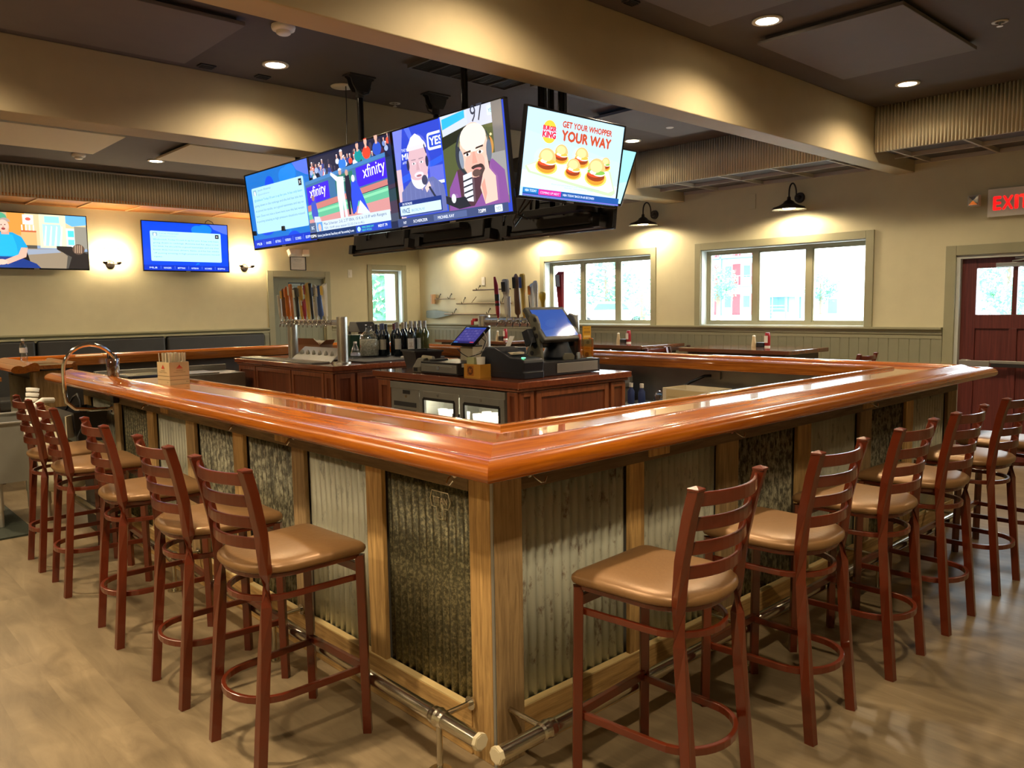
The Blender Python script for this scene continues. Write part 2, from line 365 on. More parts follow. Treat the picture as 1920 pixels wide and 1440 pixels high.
class Pic:
    """layers drawn on the x-z plane facing -y"""
    def __init__(s, w, h, bg, dy=0.0004): s.mb = MB(); s.y = 0.0; s.dy = dy; s.rect(0, 0, w, h, bg)
    def poly(s, pts, c):
        c = lin(c); s.y -= s.dy
        if not hasattr(s, 'wh'): s.wh = (max(p[0] for p in pts), max(p[1] for p in pts))
        for ax, lim, sg in ((0, 0.0, 1), (0, s.wh[0], -1), (1, 0.0, 1), (1, s.wh[1], -1)):
            out = []
            for i, q in enumerate(pts):
                r = pts[i-1]; iq = (q[ax]-lim)*sg >= -1e-9; ir = (r[ax]-lim)*sg >= -1e-9
                if iq != ir:
                    t = (lim-r[ax])/(q[ax]-r[ax]); out.append((r[0]+t*(q[0]-r[0]), r[1]+t*(q[1]-r[1])))
                if iq: out.append(q)
            pts = out
            if len(pts) < 3: return s
        s.mb.add([(x, s.y, z) for x, z in pts], [tuple(range(len(pts)))], ink=c); return s
    def rect(s, x, z, w, h, c): return s.poly([(x, z), (x+w, z), (x+w, z+h), (x, z+h)], c)
    def rrect(s, x, z, w, h, r, c):
        pts = []
        for cx, cy, a0 in ((x+w-r, z+h-r, 0), (x+r, z+h-r, 90), (x+r, z+r, 180), (x+w-r, z+r, 270)):
            for k in range(4): a = math.radians(a0+30*k); pts.append((cx+r*math.cos(a), cy+r*math.sin(a)))
        return s.poly(pts, c)
    def ell(s, x, z, rx, rz, c, rot=0.0, n=20, a0=0, a1=360):
        pts = []; full = (a1-a0) >= 360; m = n if full else n+1
        for k in range(m):
            a = math.radians(a0+(a1-a0)*k/n); px_, pz_ = rx*math.cos(a), rz*math.sin(a)
            pts.append((x+px_*math.cos(rot)-pz_*math.sin(rot), z+px_*math.sin(rot)+pz_*math.cos(rot)))
        return s.poly(pts, c)
    def text(s, txt, x, z, h, c, w=None, align='l', rot=0.0, bold=0.0):
        vs, fs = text_polys(txt); s.y -= s.dy; c = lin(c)
        if not vs: return s
        x0 = min(v[0] for v in vs); x1 = max(v[0] for v in vs); sz = h/0.72; sx = sz if w is None else w/(x1-x0)
        tw = (x1-x0)*sx; ox = {'l': 0, 'c': -tw/2, 'r': -tw}[align]
        offs = [(0, 0)] if bold <= 0 else [(-bold, 0), (bold, 0), (0, bold), (0, -bold)]
        for k, (bx, bz) in enumerate(offs):
            P = []
            for vx, vy in vs:
                ax, az = (vx-x0)*sx+ox+bx, vy*sz+bz
                P.append((x+ax*math.cos(rot)-az*math.sin(rot), s.y-k*s.dy*0.3, z+ax*math.sin(rot)+az*math.cos(rot)))
            s.mb.add(P, fs, ink=c)
        s.y -= s.dy*1.2*(bold > 0)
        return s
    def build(s, name, mat, parent, T=None):
        if T: s.mb.v = [tuple(T @ Vector(p)) for p in s.mb.v]
        return s.mb.build(name, mat, parent)
# ================================================================= ROOM SHELL
XW, YW = 8.875, 12.142
X0, Y0 = -3.2, -2.4
mb = MB(); mb.box(X0-.2, XW+.25, Y0-.2, YW+.25, -0.12, 0.0)
struct(mb.build('floor', M_floor), 'brown wood-look vinyl plank floor')
mb = MB(); mb.box(X0-.2, XW+.25, Y0-.2, YW+.25, CEIL, CEIL+.15)
struct(mb.build('ceiling', M_ceil), 'dark taupe painted flat ceiling')
def wall_holes(name, along, pos, th, a0, a1, holes, label, mat=None):
    """along='Y': wall in the plane x=pos..pos+th; holes=(a,b,z0,z1)"""
    mb = MB(); hs = sorted(holes); cur = a0
    def bx(a, b, z0, z1):
        if b-a < 1e-4 or z1-z0 < 1e-4: return
        if along == 'Y': mb.box(pos, pos+th, a, b, z0, z1)
        else: mb.box(a, b, pos, pos+th, z0, z1)
    for a, b, z0, z1 in hs:
        bx(cur, a, 0, CEIL); bx(a, b, 0, z0); bx(a, b, z1, CEIL); cur = b
    bx(cur, a1, 0, CEIL)
    return struct(mb.build(name, mat or M_wall), label)
W1 = (6.78, 8.844, 1.345, 2.315); W2 = (3.842, 5.975, 1.345, 2.315); D1 = (1.90, 2.92, 0.0, 2.075)
W3 = (7.825, 8.477, 1.345, 2.32); D2 = (5.949, 6.886, 0.0, 2.165)
wall_holes('wall_right', 'Y', XW, .24, Y0, YW+.24, [W1, W2, D1], 'tan painted wall with the two wide windows')
wall_holes('wall_back', 'X', YW, .24, X0, XW, [W3, D2], 'sage tan wall with televisions, door and narrow window')
mb = MB(); mb.box(X0-.15, X0, Y0, YW+.24, 0, CEIL); struct(mb.build('wall_left', M_wall), 'tan wall on the left outside the view')
mb = MB(); mb.box(X0, XW+.24, Y0-.15, Y0, 0, CEIL); struct(mb.build('wall_front', M_wall), 'tan wall behind the camera')

# wainscot with grooved boards, chair rail and base board
def bead_profile(a0, a1, pitch=.108, gd=.006, gw=.006):
    pts = [(a0, .014)]; a = a0+pitch
    while a < a1-.02:
        pts += [(a-gw, .014), (a, .014-gd), (a+gw, .014)]; a += pitch
    pts.append((a1, .014)); return pts
def wains(name, along, a0, a1, label):
    pts = bead_profile(a0, a1)
    full = [(a0, 0.0)]+pts+[(a1, 0.0)]
    if along == 'Y': poly = [(XW-d, a) for a, d in full]
    else: poly = [(a, YW-d) for a, d in full]
    if along == 'X': poly = poly[::-1]
    mb = MB(); mb.prism(poly, 0.0, 1.235)
    struct(mb.build(name, M_wains), label)
wains('wainscot_right', 'Y', 3.03, YW-.02, 'olive grey tongue and groove wainscot')
wains('wainscot_right', 'Y', Y0, 1.80, 'olive grey tongue and groove wainscot')
wains('wainscot_back', 'X', X0, 5.845, 'olive grey tongue and groove wainscot')
wains('wainscot_back', 'X', 6.99, XW-.02, 'olive grey tongue and groove wainscot')
def rail_run(name, along, a0, a1, label):
    prof = [(0, 1.225), (.018, 1.225), (.018, 1.262), (.028, 1.272), (.028, 1.300), (.040, 1.312), (.050, 1.318), (.062, 1.325), (.062, 1.345), (0, 1.345)]
    vs = []; n = len(prof)
    for a in (a0, a1):
        for d, z in prof: vs.append((XW-d, a, z) if along == 'Y' else (a, YW-d, z))
    mb = MB(); mb.add(vs, [(i, (i+1) % n, n+(i+1) % n, n+i) for i in range(n)]+[tuple(range(n)), tuple(range(2*n-1, n-1, -1))])
    struct(mb.build(name, M_trim), label)
rail_run('trim_1', 'Y', 3.03, YW-.03, 'moulded olive grey chair rail under the wide windows')
rail_run('trim_2', 'X', X0, 5.845, 'moulded olive grey chair rail on the far wall')
rail_run('trim_3', 'X', 6.99, XW-.03, 'moulded olive grey chair rail beside the narrow window')
mb = MB(); mb.box(XW-.024, XW-.002, 3.03, YW-.02, 0, .14); struct(mb.build('baseboard_right', M_trim, bevel=.004), 'olive grey baseboard')
mb = MB(); mb.box(X0, 5.845, YW-.024, YW-.002, 0, .14); struct(mb.build('baseboard_back', M_trim, bevel=.004), 'olive grey baseboard')

# windows: casing, deep reveal, sashes, panes
M_reveal = pm('window_reveal_paint', (0.50, 0.53, 0.50), 0.5)
def window(name, along, a0, a1, z0, z1, n, label):
    mb = MB(); c = .088; pos = XW if along == 'Y' else YW
    def bx(m_, p0, p1, b0, b1, q0, q1, mi=0):
        if along == 'Y': m_.box(pos+p0, pos+p1, b0, b1, q0, q1, mi)
        else: m_.box(b0, b1, pos+p0, pos+p1, q0, q1, mi)
    bx(mb, -.022, -.001, a0-c, a0, z0+.001, z1+c); bx(mb, -.022, -.001, a1, a1+c, z0+.001, z1+c); bx(mb, -.022, -.001, a0, a1, z1, z1+c)
    root = mb.build(name, M_trim, bevel=.004); struct(root, label)
    rv = MB(); t = .012
    bx(rv, -.001, .19, a0, a0+t, z0, z1); bx(rv, -.001, .19, a1-t, a1, z0, z1); bx(rv, -.001, .19, a0+t, a1-t, z1-t, z1); bx(rv, -.001, .19, a0+t, a1-t, z0, z0+t)
    rv.build('window_reveal', M_reveal, root)
    wdt = (a1-a0-2*t)/n
    for k in range(n):
        s0 = a0+t+k*wdt; s1 = s0+wdt; f = .036; sm_ = MB()
        for (p0, p1, g) in ((.115, .165, f), (.125, .155, f+.018)):
            bx(sm_, p0, p1, s0, s0+g, z0+t, z1-t); bx(sm_, p0, p1, s1-g, s1, z0+t, z1-t); bx(sm_, p0, p1, s0+g, s1-g, z1-t-g, z1-t); bx(sm_, p0, p1, s0+g, s1-g, z0+t, z0+t+g)
        sash = sm_.build('window_sash', M_trim, root)
        gm = MB(); g = f+.018
        bx(gm, .138, .142, s0+g, s1-g, z0+t+g, z1-t-g); gm.build('window_pane', M_glassW, sash)
    return root
window('window_1', 'Y', *W1, 3, 'wide three pane window nearer the far corner')
window('window_2', 'Y', *W2, 3, 'wide three pane window nearer the red door')
window('window_3', 'X', *W3, 1, 'narrow single window in the far wall')

# red exit door
mb = MB(); c = .10; a0, a1, _, z1 = D1
mb.box(XW-.026, XW-.001, a0-c, a0, 0, z1+c); mb.box(XW-.026, XW-.001, a1, a1+c, 0, z1+c); mb.box(XW-.026, XW-.001, a0, a1, z1, z1+c)
dr = struct(mb.build('door_1', M_trim, bevel=.004), 'red brown exit door with its olive grey casing')
jb = MB(); t = .035; jb.box(XW, XW+.2, a0, a0+t, 0, z1); jb.box(XW, XW+.2, a1-t, a1, 0, z1); jb.box(XW, XW+.2, a0+t, a1-t, z1-t, z1); jb.build('door_jamb', M_reveal, dr)
lf = MB(); l0, l1, lz = a0+t, a1-t, z1-t; xf, xb = XW+.06, XW+.11; st = .135
g0, g1 = 1.475, 1.94
lf.box(xf, xb, l0, l0+st, 0.01, lz); lf.box(xf, xb, l1-st, l1, 0.01, lz)
mid = (l0+l1)/2
lf.box(xf, xb, l0+st, l1-st, g1, lz); lf.box(xf, xb, l0+st, l1-st, g0-.14, g0); lf.box(xf, xb, l0+st, l1-st, 0.01, .22)
lf.box(xf, xb, mid-.035, mid+.035, .22, g0-.14); lf.box(xf+.004, xb-.004, mid-.022, mid+.022, g0, g1)
lf.box(xf+.018, xb-.012, l0+st, mid-.035, .22, g0-.14); lf.box(xf+.018, xb-.012, mid+.035, l1-st, .22, g0-.14)
leaf = lf.build('door_leaf', M_door, dr, bevel=.003)
for q0, q1 in ((l0+st, mid-.022), (mid+.022, l1-st)):
    g = MB(); g.box(xf+.022, xf+.027, q0, q1, g0, g1); g.build('door_pane', M_glassW, leaf)
pb = MB(); pb.box(XW+.012, XW+.06, l1-.11, l1-.03, .95, 1.02); pb.box(XW-.01, XW+.012, l1-.30, l1-.02, .955, 1.015); pb.box(XW+.0, XW+.012, l0+.05, l1-.30, .99, 1.02); pb.box(XW+.0, XW+.03, l0+.02, l0+.09, .95, 1.02)
o = pb.build('panic_bar', M_steelS, dr, bevel=.004); o['label'] = 'steel panic bar'
pb = MB(); pb.box(XW+.002, XW+.012, l0+.08, l1-.31, .955, .989); pb.build('push_pad', M_black, o)
cl = MB(); cl.box(XW+.02, XW+.06, mid-.10, mid+.16, 1.945, 1.985); cl.tube([(XW+.03, mid+.02, 1.995), (XW-.03, mid-.1, 2.01), (XW+.03, mid-.32, 2.035)], .008, 6)
cl.box(XW+.03, XW+.06, mid-.34, mid+.0, 2.02, 2.036); o = cl.build('door_closer', M_steelS, dr, bevel=.002); o['label'] = 'grey door closer arm'

# olive door in the far wall
mb = MB(); a0, a1, _, z1 = D2
mb.box(a0-c, a0, YW-.026, YW-.001, 0, z1+c); mb.box(a1, a1+c, YW-.026, YW-.001, 0, z1+c); mb.box(a0, a1, YW-.026, YW-.001, z1, z1+c)
dr = struct(mb.build('door_2', M_trim, bevel=.004), 'olive grey door in the far wall')
lf = MB(); lf.box(a0+.002, a1-.002, YW+.05, YW+.09, .01, z1-.002)
for k in range(1, 8):
    x = a0+(a1-a0)*k/8; lf.box(x-.003, x+.003, YW+.046, YW+.051, .1, z1-.12)
leaf = lf.build('door_leaf', pm('olive_door_paint', (.22, .235, .17), .5), dr)
mb = MB(); mb.box(a0, a1, YW+.0, YW+.12, z1-.018, z1); mb.box(a0, a0+.012, YW, YW+.12, 0, z1); mb.box(a1-.012, a1, YW, YW+.12, 0, z1); mb.build('door_jamb', M_trim, dr)
p = Pic(.30, .12, '#33414a'); p.rect(.02, .02, .20, .08, '#9fb4b8'); p.text('RESTROOMS', .03, .045, .03, '#26323a', w=.18); p.ell(.26, .06, .025, .035, '#9fb4b8')
o = p.build('door_plate', picture_mat('printed_card', lit=False), dr, T=TR(6.24, YW+.045, 1.96)); o['label'] = 'dark plate with pale lettering'

# ceiling beams
for nm, ya, yb, lab in (('beam_1', 3.36, 3.56, 'near painted ceiling beam over the bar'), ('beam_2', 6.24, 6.53, 'second painted ceiling beam beyond the near one')):
    mb = MB(); mb.box(X0, XW, ya, yb, 2.962, CEIL); o = mb.build(nm, M_beam, bevel=.006); struct(o, lab)

# soffits with corrugated faces and framed undersides
def corr_strip(mb, p0, p1, z0, z1, pitch, amp, nrm, cols=6, deep=False):
    p0 = Vector((*p0, 0)); p1 = Vector((*p1, 0)); L_ = (p1-p0).length; d = (p1-p0)/L_; n = Vector((*nrm, 0))
    N = max(2, int(L_/pitch*cols)); vs = []
    for i in range(N+1):
        s_ = L_*i/N; q = p0+d*s_+n*(amp*(math.sin(2*PI*s_/pitch) if not deep else 2*abs(math.sin(PI*s_/pitch))**.8-1))
        vs += [(q.x, q.y, z0), (q.x, q.y, z1)]
    mb.add(vs, [(2*i, 2*i+2, 2*i+3, 2*i+1) for i in range(N)], 0, True)
M_gridframe = pm('pale_grid_frame', (.42, .38, .32), .5)
M_gridpanel = pm('dark_grid_panel', (.075, .068, .072), .7)
def soffit_window(name, ya, yb, label):
    mb = MB(); mb.box(7.885, XW, ya, yb, 3.085, CEIL); root = struct(mb.build(name, M_gridpanel), label)
    f = MB(); corr_strip(f, (7.865, ya+.01), (7.865, yb-.01), 3.045, CEIL-.002, .0315, .0135, (-1, 0), 8, True); f.build('corrugated_face', M_corr, root, solid=.0015)
    f = MB()
    f.box(7.875, 7.900, ya, yb, 3.045, 3.085); f.box(8.35, 8.375, ya, yb, 3.045, 3.085); f.box(XW-.02, XW, ya, yb, 3.045, 3.085)
    y = math.ceil((ya-.03)/.63)*.63+.06
    while y < yb-.03:
        f.box(7.90, XW-.02, y-.012, y+.012, 3.046, 3.086); y += .63
    o = f.build('underside_frame', M_gridframe, root); o['label'] = 'thin pale frame strips'
soffit_window('soffit_1', 3.56, 6.24, 'corrugated metal soffit over the wide windows')
soffit_window('soffit_2', Y0, 3.36, 'corrugated metal soffit above the exit door')
soffit_window('soffit_3', 6.53, 11.39, 'corrugated metal soffit in the far bay')
mb = MB(); mb.box(X0, XW, 11.40, YW, 3.10, CEIL); root = struct(mb.build('soffit_4', M_gridpanel), 'corrugated metal soffit over the wall televisions')
f = MB(); corr_strip(f, (X0, 11.38), (7.86, 11.38), 3.06, CEIL-.03, .036, .0135, (0, -1), 8, True); f.build('corrugated_face', M_corr, root, solid=.0015)
f = MB(); f.box(X0, 7.86, 11.365, 11.40, CEIL-.035, CEIL-.015); o = f.build('top_angle', M_gridframe, root)
f = MB(); f.box(X0, 7.9, 11.372, YW-.001, 3.072, 3.10); f.build('wood_underside', M_oak, root)
f = MB(); x = X0+.14
while x < 7.8:
    f.box(x-.012, x+.012, 11.372, YW-.001, 3.056, 3.072); x += .62
f.box(X0, 7.86, 11.372, 11.395, 3.056, 3.072); f.box(X0, 7.86, YW-.02, YW-.001, 3.056, 3.072)
f.build('wood_cross_strip', wood('pale_oak_strip', (.55, .30, .11), (.70, .42, .18), 'X', .5), root)

# raised panels under the ceiling
for i, (xa, xb, ya, yb, mat, lab) in enumerate((
    (1.05, 2.32, 4.96, 5.98, M_panelc, 'grey ceiling panel at the upper left'),
    (5.175, 6.50, 2.06, 3.04, M_panelc, 'grey ceiling panel between the two right downlights'),
    (3.30, 4.60, 2.10, 3.05, M_panelc, 'grey ceiling panel at the top edge of the view'),
    (1.45, 2.78, 8.82, 9.98, pm('ceiling_panel_bounce_tint', (.58, .53, .40), .8), 'ceiling panel tinted pale with bounce light, beyond the second beam, far left'),  # bounce light on the two far panels is put into their paint colour
    (3.43, 4.72, 8.80, 9.88, pm('ceiling_panel_bounce_tint', (.58, .53, .40), .8), 'ceiling panel tinted pale with bounce light, beyond the second beam beside a downlight'),
    (4.68, 5.64, 3.75, 4.81, M_panelc, 'grey ceiling panel above the burger advert television'),
    (5.95, 7.25, 4.15, 5.25, M_panelc, 'grey ceiling panel before the corrugated soffit'))):
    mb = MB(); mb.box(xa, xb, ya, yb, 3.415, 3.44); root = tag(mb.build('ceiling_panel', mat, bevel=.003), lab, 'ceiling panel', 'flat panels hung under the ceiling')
    f = MB(); f.box(xa+.04, xb-.04, ya+.04, yb-.04, 3.44, CEIL-.001); f.build('panel_frame', M_gridpanel, root)
# ceiling fittings
M_canlit = emit('downlight_lens', (1.0, .80, .50), 22.0)
M_canoff = pm('unlit_lens', (.45, .42, .38), .5)
wheres = ['beyond the near beam, left of the hanging televisions', 'nearest, above the right stools', 'beside the corrugated soffit above the exit door', 'far left beyond the second beam', 'far right behind the burger advert television']
for i, (x, y) in enumerate(CANS):
    root = thing('recessed_downlight', 'lit round recessed downlight '+(wheres[i] if i < 5 else 'in the ceiling outside the view'), 'downlight', (x, y, CEIL), group='recessed ceiling downlights')
    f = MB(); f.lathe([(.072, -.001), (.098, -.001), (.098, -.010), (.088, -.014), (.072, -.010)], n=28, capbot=False, captop=False); f.build('trim_ring', M_white, root)
    f = MB(); f.cyl((0, 0, -.006), (0, 0, -.009), .074, n=28); f.build('lens', M_canlit, root)
for (x, y, lab) in ((2.574, 4.947, 'white smoke detector on the ceiling behind the near beam'), (2.733, 10.372, 'white smoke detector beside the far left ceiling panel'), (6.83, 4.986, 'white smoke detector near the corrugated soffit')):
    root = thing('smoke_detector', lab, 'smoke detector', (x, y, CEIL), group='ceiling smoke detectors')
    f = MB(); f.lathe([(.075, 0), (.078, -.012), (.072, -.03), (.055, -.036)], n=24, captop=True, capbot=False); f.build('base', M_white, root)
    f = MB(); f.lathe([(.045, -.036), (.047, -.05), (.036, -.058), (.0001, -.060)], n=20, capbot=False, captop=False); f.build('sensor_cap', M_white, root)
for (x, y, s_, lab) in ((2.531, 6.10, .06, 'small dark ceiling vent at the corner of the left grey panel'), (2.975, 6.09, .055, 'small dark ceiling vent beside the left downlight'), (3.982, 3.2, .05, 'small dark ceiling vent at the top edge')):
    root = thing('small_vent', lab, 'vent', (x, y, CEIL), group='small dark ceiling vents')
    f = MB(); f.box(-s_, s_, -s_*.7, s_*.7, -.012, 0); f.build('vent_frame', M_blackm, root, bevel=.003)
    f = MB()
    for k in range(4): f.box(-s_*.8, s_*.8, -s_*.5+k*s_*.3, -s_*.5+k*s_*.3+.006, -.018, -.012)
    f.build('vent_slat', M_blackm, root)
root = thing('ceiling_air_grille', 'dark louvered air return grille in the ceiling above the hanging televisions', 'air grille', (4.18, 4.9, CEIL))
f = MB(); f.box(-.5, .5, -.22, -.20, -.025, 0); f.box(-.5, .5, .20, .22, -.025, 0); f.box(-.5, -.48, -.2, .2, -.025, 0); f.box(.48, .5, -.2, .2, -.025, 0)
for k in range(1, 5): f.box(-.5+.2*k-.006, -.5+.2*k+.006, -.2, .2, -.024, 0)
f.build('grille_frame', M_gridpanel, root)
f = MB()
for k in range(22): f.box(-.48, .48, -.195+k*.018, -.188+k*.018, -.016, -.004)
f.build('louvre_blades', M_blackm, root)
for (x, y, lab) in ((6.148, 1.816, 'recessed sprinkler head at the upper right corner'), (4.25, 6.12, 'recessed sprinkler head behind the hanging televisions')):
    root = thing('sprinkler', lab, 'sprinkler', (x, y, CEIL), group='ceiling sprinklers')
    f = MB(); f.lathe([(.03, 0), (.05, -.002), (.05, -.006), (.03, -.008)], n=20, capbot=False, captop=False); f.build('cover_plate', M_canoff, root)
    f = MB(); f.cyl((0, 0, 0), (0, 0, -.03), .008, n=8); f.cyl((0, 0, -.03), (0, 0, -.033), .02, n=10); f.build('sprinkler_head', M_steel, root)
root = thing('ceiling_speaker', 'white round ceiling speaker beside the first television mount', 'speaker', (3.60, 5.93, CEIL))
f = MB(); f.lathe([(.09, 0), (.10, -.006), (.095, -.012), (.0001, -.014)], n=24, capbot=False, captop=False); f.build('speaker_grille', M_white, root)

# gooseneck lamps on the window wall
M_shade_in = pm('lamp_shade_white', (.88, .84, .74), .5)
for i, (y, lab) in enumerate(((4.63, 'black gooseneck wall lamp above the window nearer the red door'), (6.72, 'black gooseneck wall lamp between the two wide windows'),
                             (8.75, 'black gooseneck wall lamp above the farther wide window, partly behind the televisions'), (10.75, 'black gooseneck wall lamp above the hung oars, nearest the corner'))):
    root = thing('gooseneck_lamp', lab, 'wall lamp', (XW, y, 2.84), group='gooseneck lamps along the window wall')
    f = MB(); f.cyl((0, 0, 0), (-.028, 0, 0), .062, .056, 20); f.cyl((-.028, 0, 0), (-.05, 0, 0), .03, .02, 14); f.build('wall_plate', M_bronze, root)
    path = [(-.045, 0, 0), (-.09, 0, .01)]+[(-.09-.135*(1-math.cos(a))/1.0*.62, 0, .035+.115*math.sin(a)) for a in [PI*k/10 for k in range(0, 11)]]+[(-.2575, 0, .0), (-.2575, 0, -.02)]
    f = MB(); f.tube(path, .009, 8); f.build('gooseneck_arm', M_bronze, root)
    f = MB(); cx = -.2575
    f.lathe([(.018, -.01), (.022, -.045), (.05, -.06), (.07, -.085), (.12, -.112), (.172, -.128), (.192, -.158), (.189, -.158), (.168, -.131), (.115, -.116), (.06, -.09), (.03, -.06)], (cx, 0, 0), 32, capbot=True, captop=False); f.build('lamp_shade', M_bronze, root)
    f = MB(); f.lathe([(.180, -.146), (.165, -.135), (.112, -.1185), (.0001, -.105)], (cx, 0, 0), 24, capbot=False, captop=False); f.build('shade_lining', M_shade_in, root)
    f = MB(); f.lathe([(.0001, -.118), (.05, -.122), (.075, -.132), (.065, -.148), (.0001, -.156)], (cx, 0, 0), 20, capbot=False, captop=False); f.build('bulb', emit('warm_bulb', (1, .84, .58), 14), root)
    lamp('SPOT', 'gooseneck_beam', (XW+cx, y, 2.84-.160), GOOSE_W, WARM, spot_size=math.radians(172), spot_blend=.3, shadow_soft_size=.06)
# glass globe sconces on the far wall
for x, lab in ((3.515, 'lit two globe sconce between the wall televisions'), (5.48, 'lit two globe sconce right of the blue wall television')):
    root = thing('wall_sconce', lab, 'wall sconce', (x, YW, 2.30), group='two globe sconces on the far wall')
    f = MB(); f.lathe([(.065, -.006), (.06, .01), (.035, .025), (.0001, .028)], n=24, capbot=True, T=RX(PI/2)); f.build('wall_plate', M_bronze, root)
    f = MB(); f.tube([(0, -.02, 0), (0, -.10, 0)], .008, 8); f.tube([(-.10, -.10, 0), (.10, -.10, 0)], .007, 8)
    f.tube([(-.05, -.10, 0), (-.02, -.1, .04), (.02, -.1, .04), (.05, -.1, 0)], .004, 6)
    for s_ in (-1, 1): f.lathe([(.012, 0), (.03, .01), (.034, .03), (.03, .035)], (s_*.09, -.10, 0), 16)
    f.build('sconce_arm', M_bronze, root)
    for s_ in (-1, 1):
        f = MB(); f.lathe([(.03, .035), (.055, .055), (.065, .10), (.06, .15), (.042, .185), (.03, .20)], (s_*.09, -.10, 0), 20, capbot=False, captop=False); sh = f.build('glass_shade', glass('sconce_glass', (1, .97, .9), .1), root)
        f = MB(); f.ball((s_*.09, -.10, .10), .028, .028, .042, 12); f.build('bulb', emit('sconce_bulb', (1, .80, .48), 110), sh)
        f = MB()
        for k in range(4):
            a = PI/4+k*PI/2; f.tube([(s_*.09+.034*math.cos(a), -.10+.034*math.sin(a), .17), (s_*.09+.03*math.cos(a), -.10+.03*math.sin(a), .205), (s_*.09, -.10, .215)], .0025, 5)
        f.tube([(s_*.09, -.1, .21), (s_*.09, -.1, .225)], .005, 6); f.build('shade_cage', M_bronze, root)
        lamp('POINT', 'sconce_glow', (x+s_*.09, YW-.10, 2.415), SCONCE_W, WARM, shadow_soft_size=.045)
# ================================================================= WALL FIXTURES
M_card = picture_mat('printed_card', lit=False)
root = thing('exit_sign', 'white exit sign with red letters high beside the red door', 'exit sign', (XW, 2.45, 2.565), -PI/2)
f = MB(); f.rbox(-.20, .22, -.045, -.001, -.135, .135, .01); o = f.build('sign_housing', M_white, root, bevel=.004)
p = Pic(.001, .001, '#ff1414')
for k, (ch, w_) in enumerate((('E', .062), ('X', .085), ('I', .022), ('T', .072))):
    p.text(ch, (.02, .10, .205, .245)[k], .03, .13, '#ff1414', w=w_, bold=.006)
o = p.build('sign_letters', picture_mat('exit_lettering', s=1.3), root, T=TR(-.165, -.0455, -.098)); o['label'] = 'red lit EXIT letters'
root = thing('emergency_lamp_head', 'small square emergency lamp head left of the exit sign', 'emergency light', (XW, 2.76, 2.60), -PI/2)
f = MB(); f.cyl((0, -.001, 0), (0, -.04, 0), .018, n=12); f.build('swivel_arm', M_white, root)
f = MB(); f.rbox(-.055, .055, -.10, -.04, -.055, .055, .012); f.build('lamp_housing', pm('pale_grey_plastic', (.5, .48, .42), .4), root, bevel=.008)
f = MB(); f.add([(-.042, -.101, -.042), (.042, -.101, -.042), (.042, -.101, .042), (-.042, -.101, .042), (0, -.115, 0)], [(0, 1, 4), (1, 2, 4), (2, 3, 4), (3, 0, 4)]); f.build('lens', M_chrome, root)
root = thing('emergency_light', 'white twin head emergency light above the framed certificate', 'emergency light', (6.36, YW, 2.56))
f = MB(); f.rbox(-.13, .11, -.07, -.001, -.06, .06, .015); f.build('light_body', M_white, root, bevel=.006)
for s_, rr in ((-.12, .35), (.15, -.45)):
    f = MB(); f.box(-.055, .055, -.035, .035, -.05, .05, T=TR(s_, -.10, .0) @ RZ(rr) @ RX(-.4)); f.build('lamp_head', M_white, root, bevel=.01)
root = thing('framed_certificate', 'thin black framed white certificate above the olive door', 'certificate', (6.405, YW, 2.39))
f = MB(); a, b_ = .142, .112
f.box(-a, a, -.018, -.001, b_-.01, b_); f.box(-a, a, -.018, -.001, -b_, -b_+.01); f.box(-a, -a+.01, -.018, -.001, -b_+.01, b_-.01); f.box(a-.01, a, -.018, -.001, -b_+.01, b_-.01); f.build('picture_frame', M_blackg, root)
p = Pic(.264, .204, '#d8d4cc'); p.text('CERTIFICATE', .06, .15, .02, '#8d8a84', w=.14); p.text('of Occupancy', .085, .125, .014, '#8d8a84', w=.095)
for k in range(4): p.rect(.04, .095-.018*k, .18-.03*(k % 2), .003, '#a5a29b')
p.text('Fire Department', .15, .02, .012, '#8d8a84', w=.08)
p.build('certificate_sheet', M_card, root, T=TR(-.132, -.006, -.102))
for (al, c, z, lab) in (('X', 7.385, 2.24, 'white wall plate between the olive door and narrow window'), ('Y', 10.31, 2.067, 'white wall plate above the hung oars')):
    root = thing('wall_plate', lab, 'wall plate', (c, YW, z) if al == 'X' else (XW, c, z), 0 if al == 'X' else -PI/2, 'white plates on the walls')
    f = MB(); f.rbox(-.042, .042, -.012, -.0005, -.068, .068, .006); f.build('plate', M_white, root, bevel=.003)
    f = MB(); f.box(-.016, .016, -.018, -.012, -.03, .03); f.build('rocker', M_white, root, bevel=.002)
root = thing('blank_wall_box', 'flat painted-over box on the wall left of the last gooseneck lamp', 'wall plate', (XW, 5.25, 2.86), -PI/2)
f = MB(); f.rbox(-.05, .05, -.010, -.0005, -.09, .09, .004); f.build('box_cover', M_wall, root, bevel=.002)

# hung oars and sticks on the window wall (local x runs along the wall to the right)
def hook(root, x, z, h=.075):
    f = MB(); f.tube([(x, -.001, z+h), (x, -.03, z+h*.6), (x, -.045, z+.0), (x, -.075, z-.012), (x, -.09, z+.02)], .006, 6); f.cyl((x, 0, z+h), (x, -.006, z+h), .014, n=10)
    f.build('hook', M_bronze, root)
M_oar = wood('oar_wood', (.16, .12, .065), (.26, .20, .11), 'X', .5)
root = thing('rowing_oar', 'long wooden oar with a grey green blade, lowest of the hung pieces', 'oar', (XW, 11.87, 1.514), -PI/2, 'old wooden tools hung on the window wall')
f = MB(); f.tube([(.55, -.06, 0), (2.05, -.06, -.01)], .017, 10); f.build('oar_shaft', M_oar, root)
f = MB(); pts = [(0, -.055), (.02, -.07), (.30, -.082), (.50, -.055), (.74, -.020), (.74, .020), (.50, .05), (.30, .075), (.02, .065), (0, .05)]
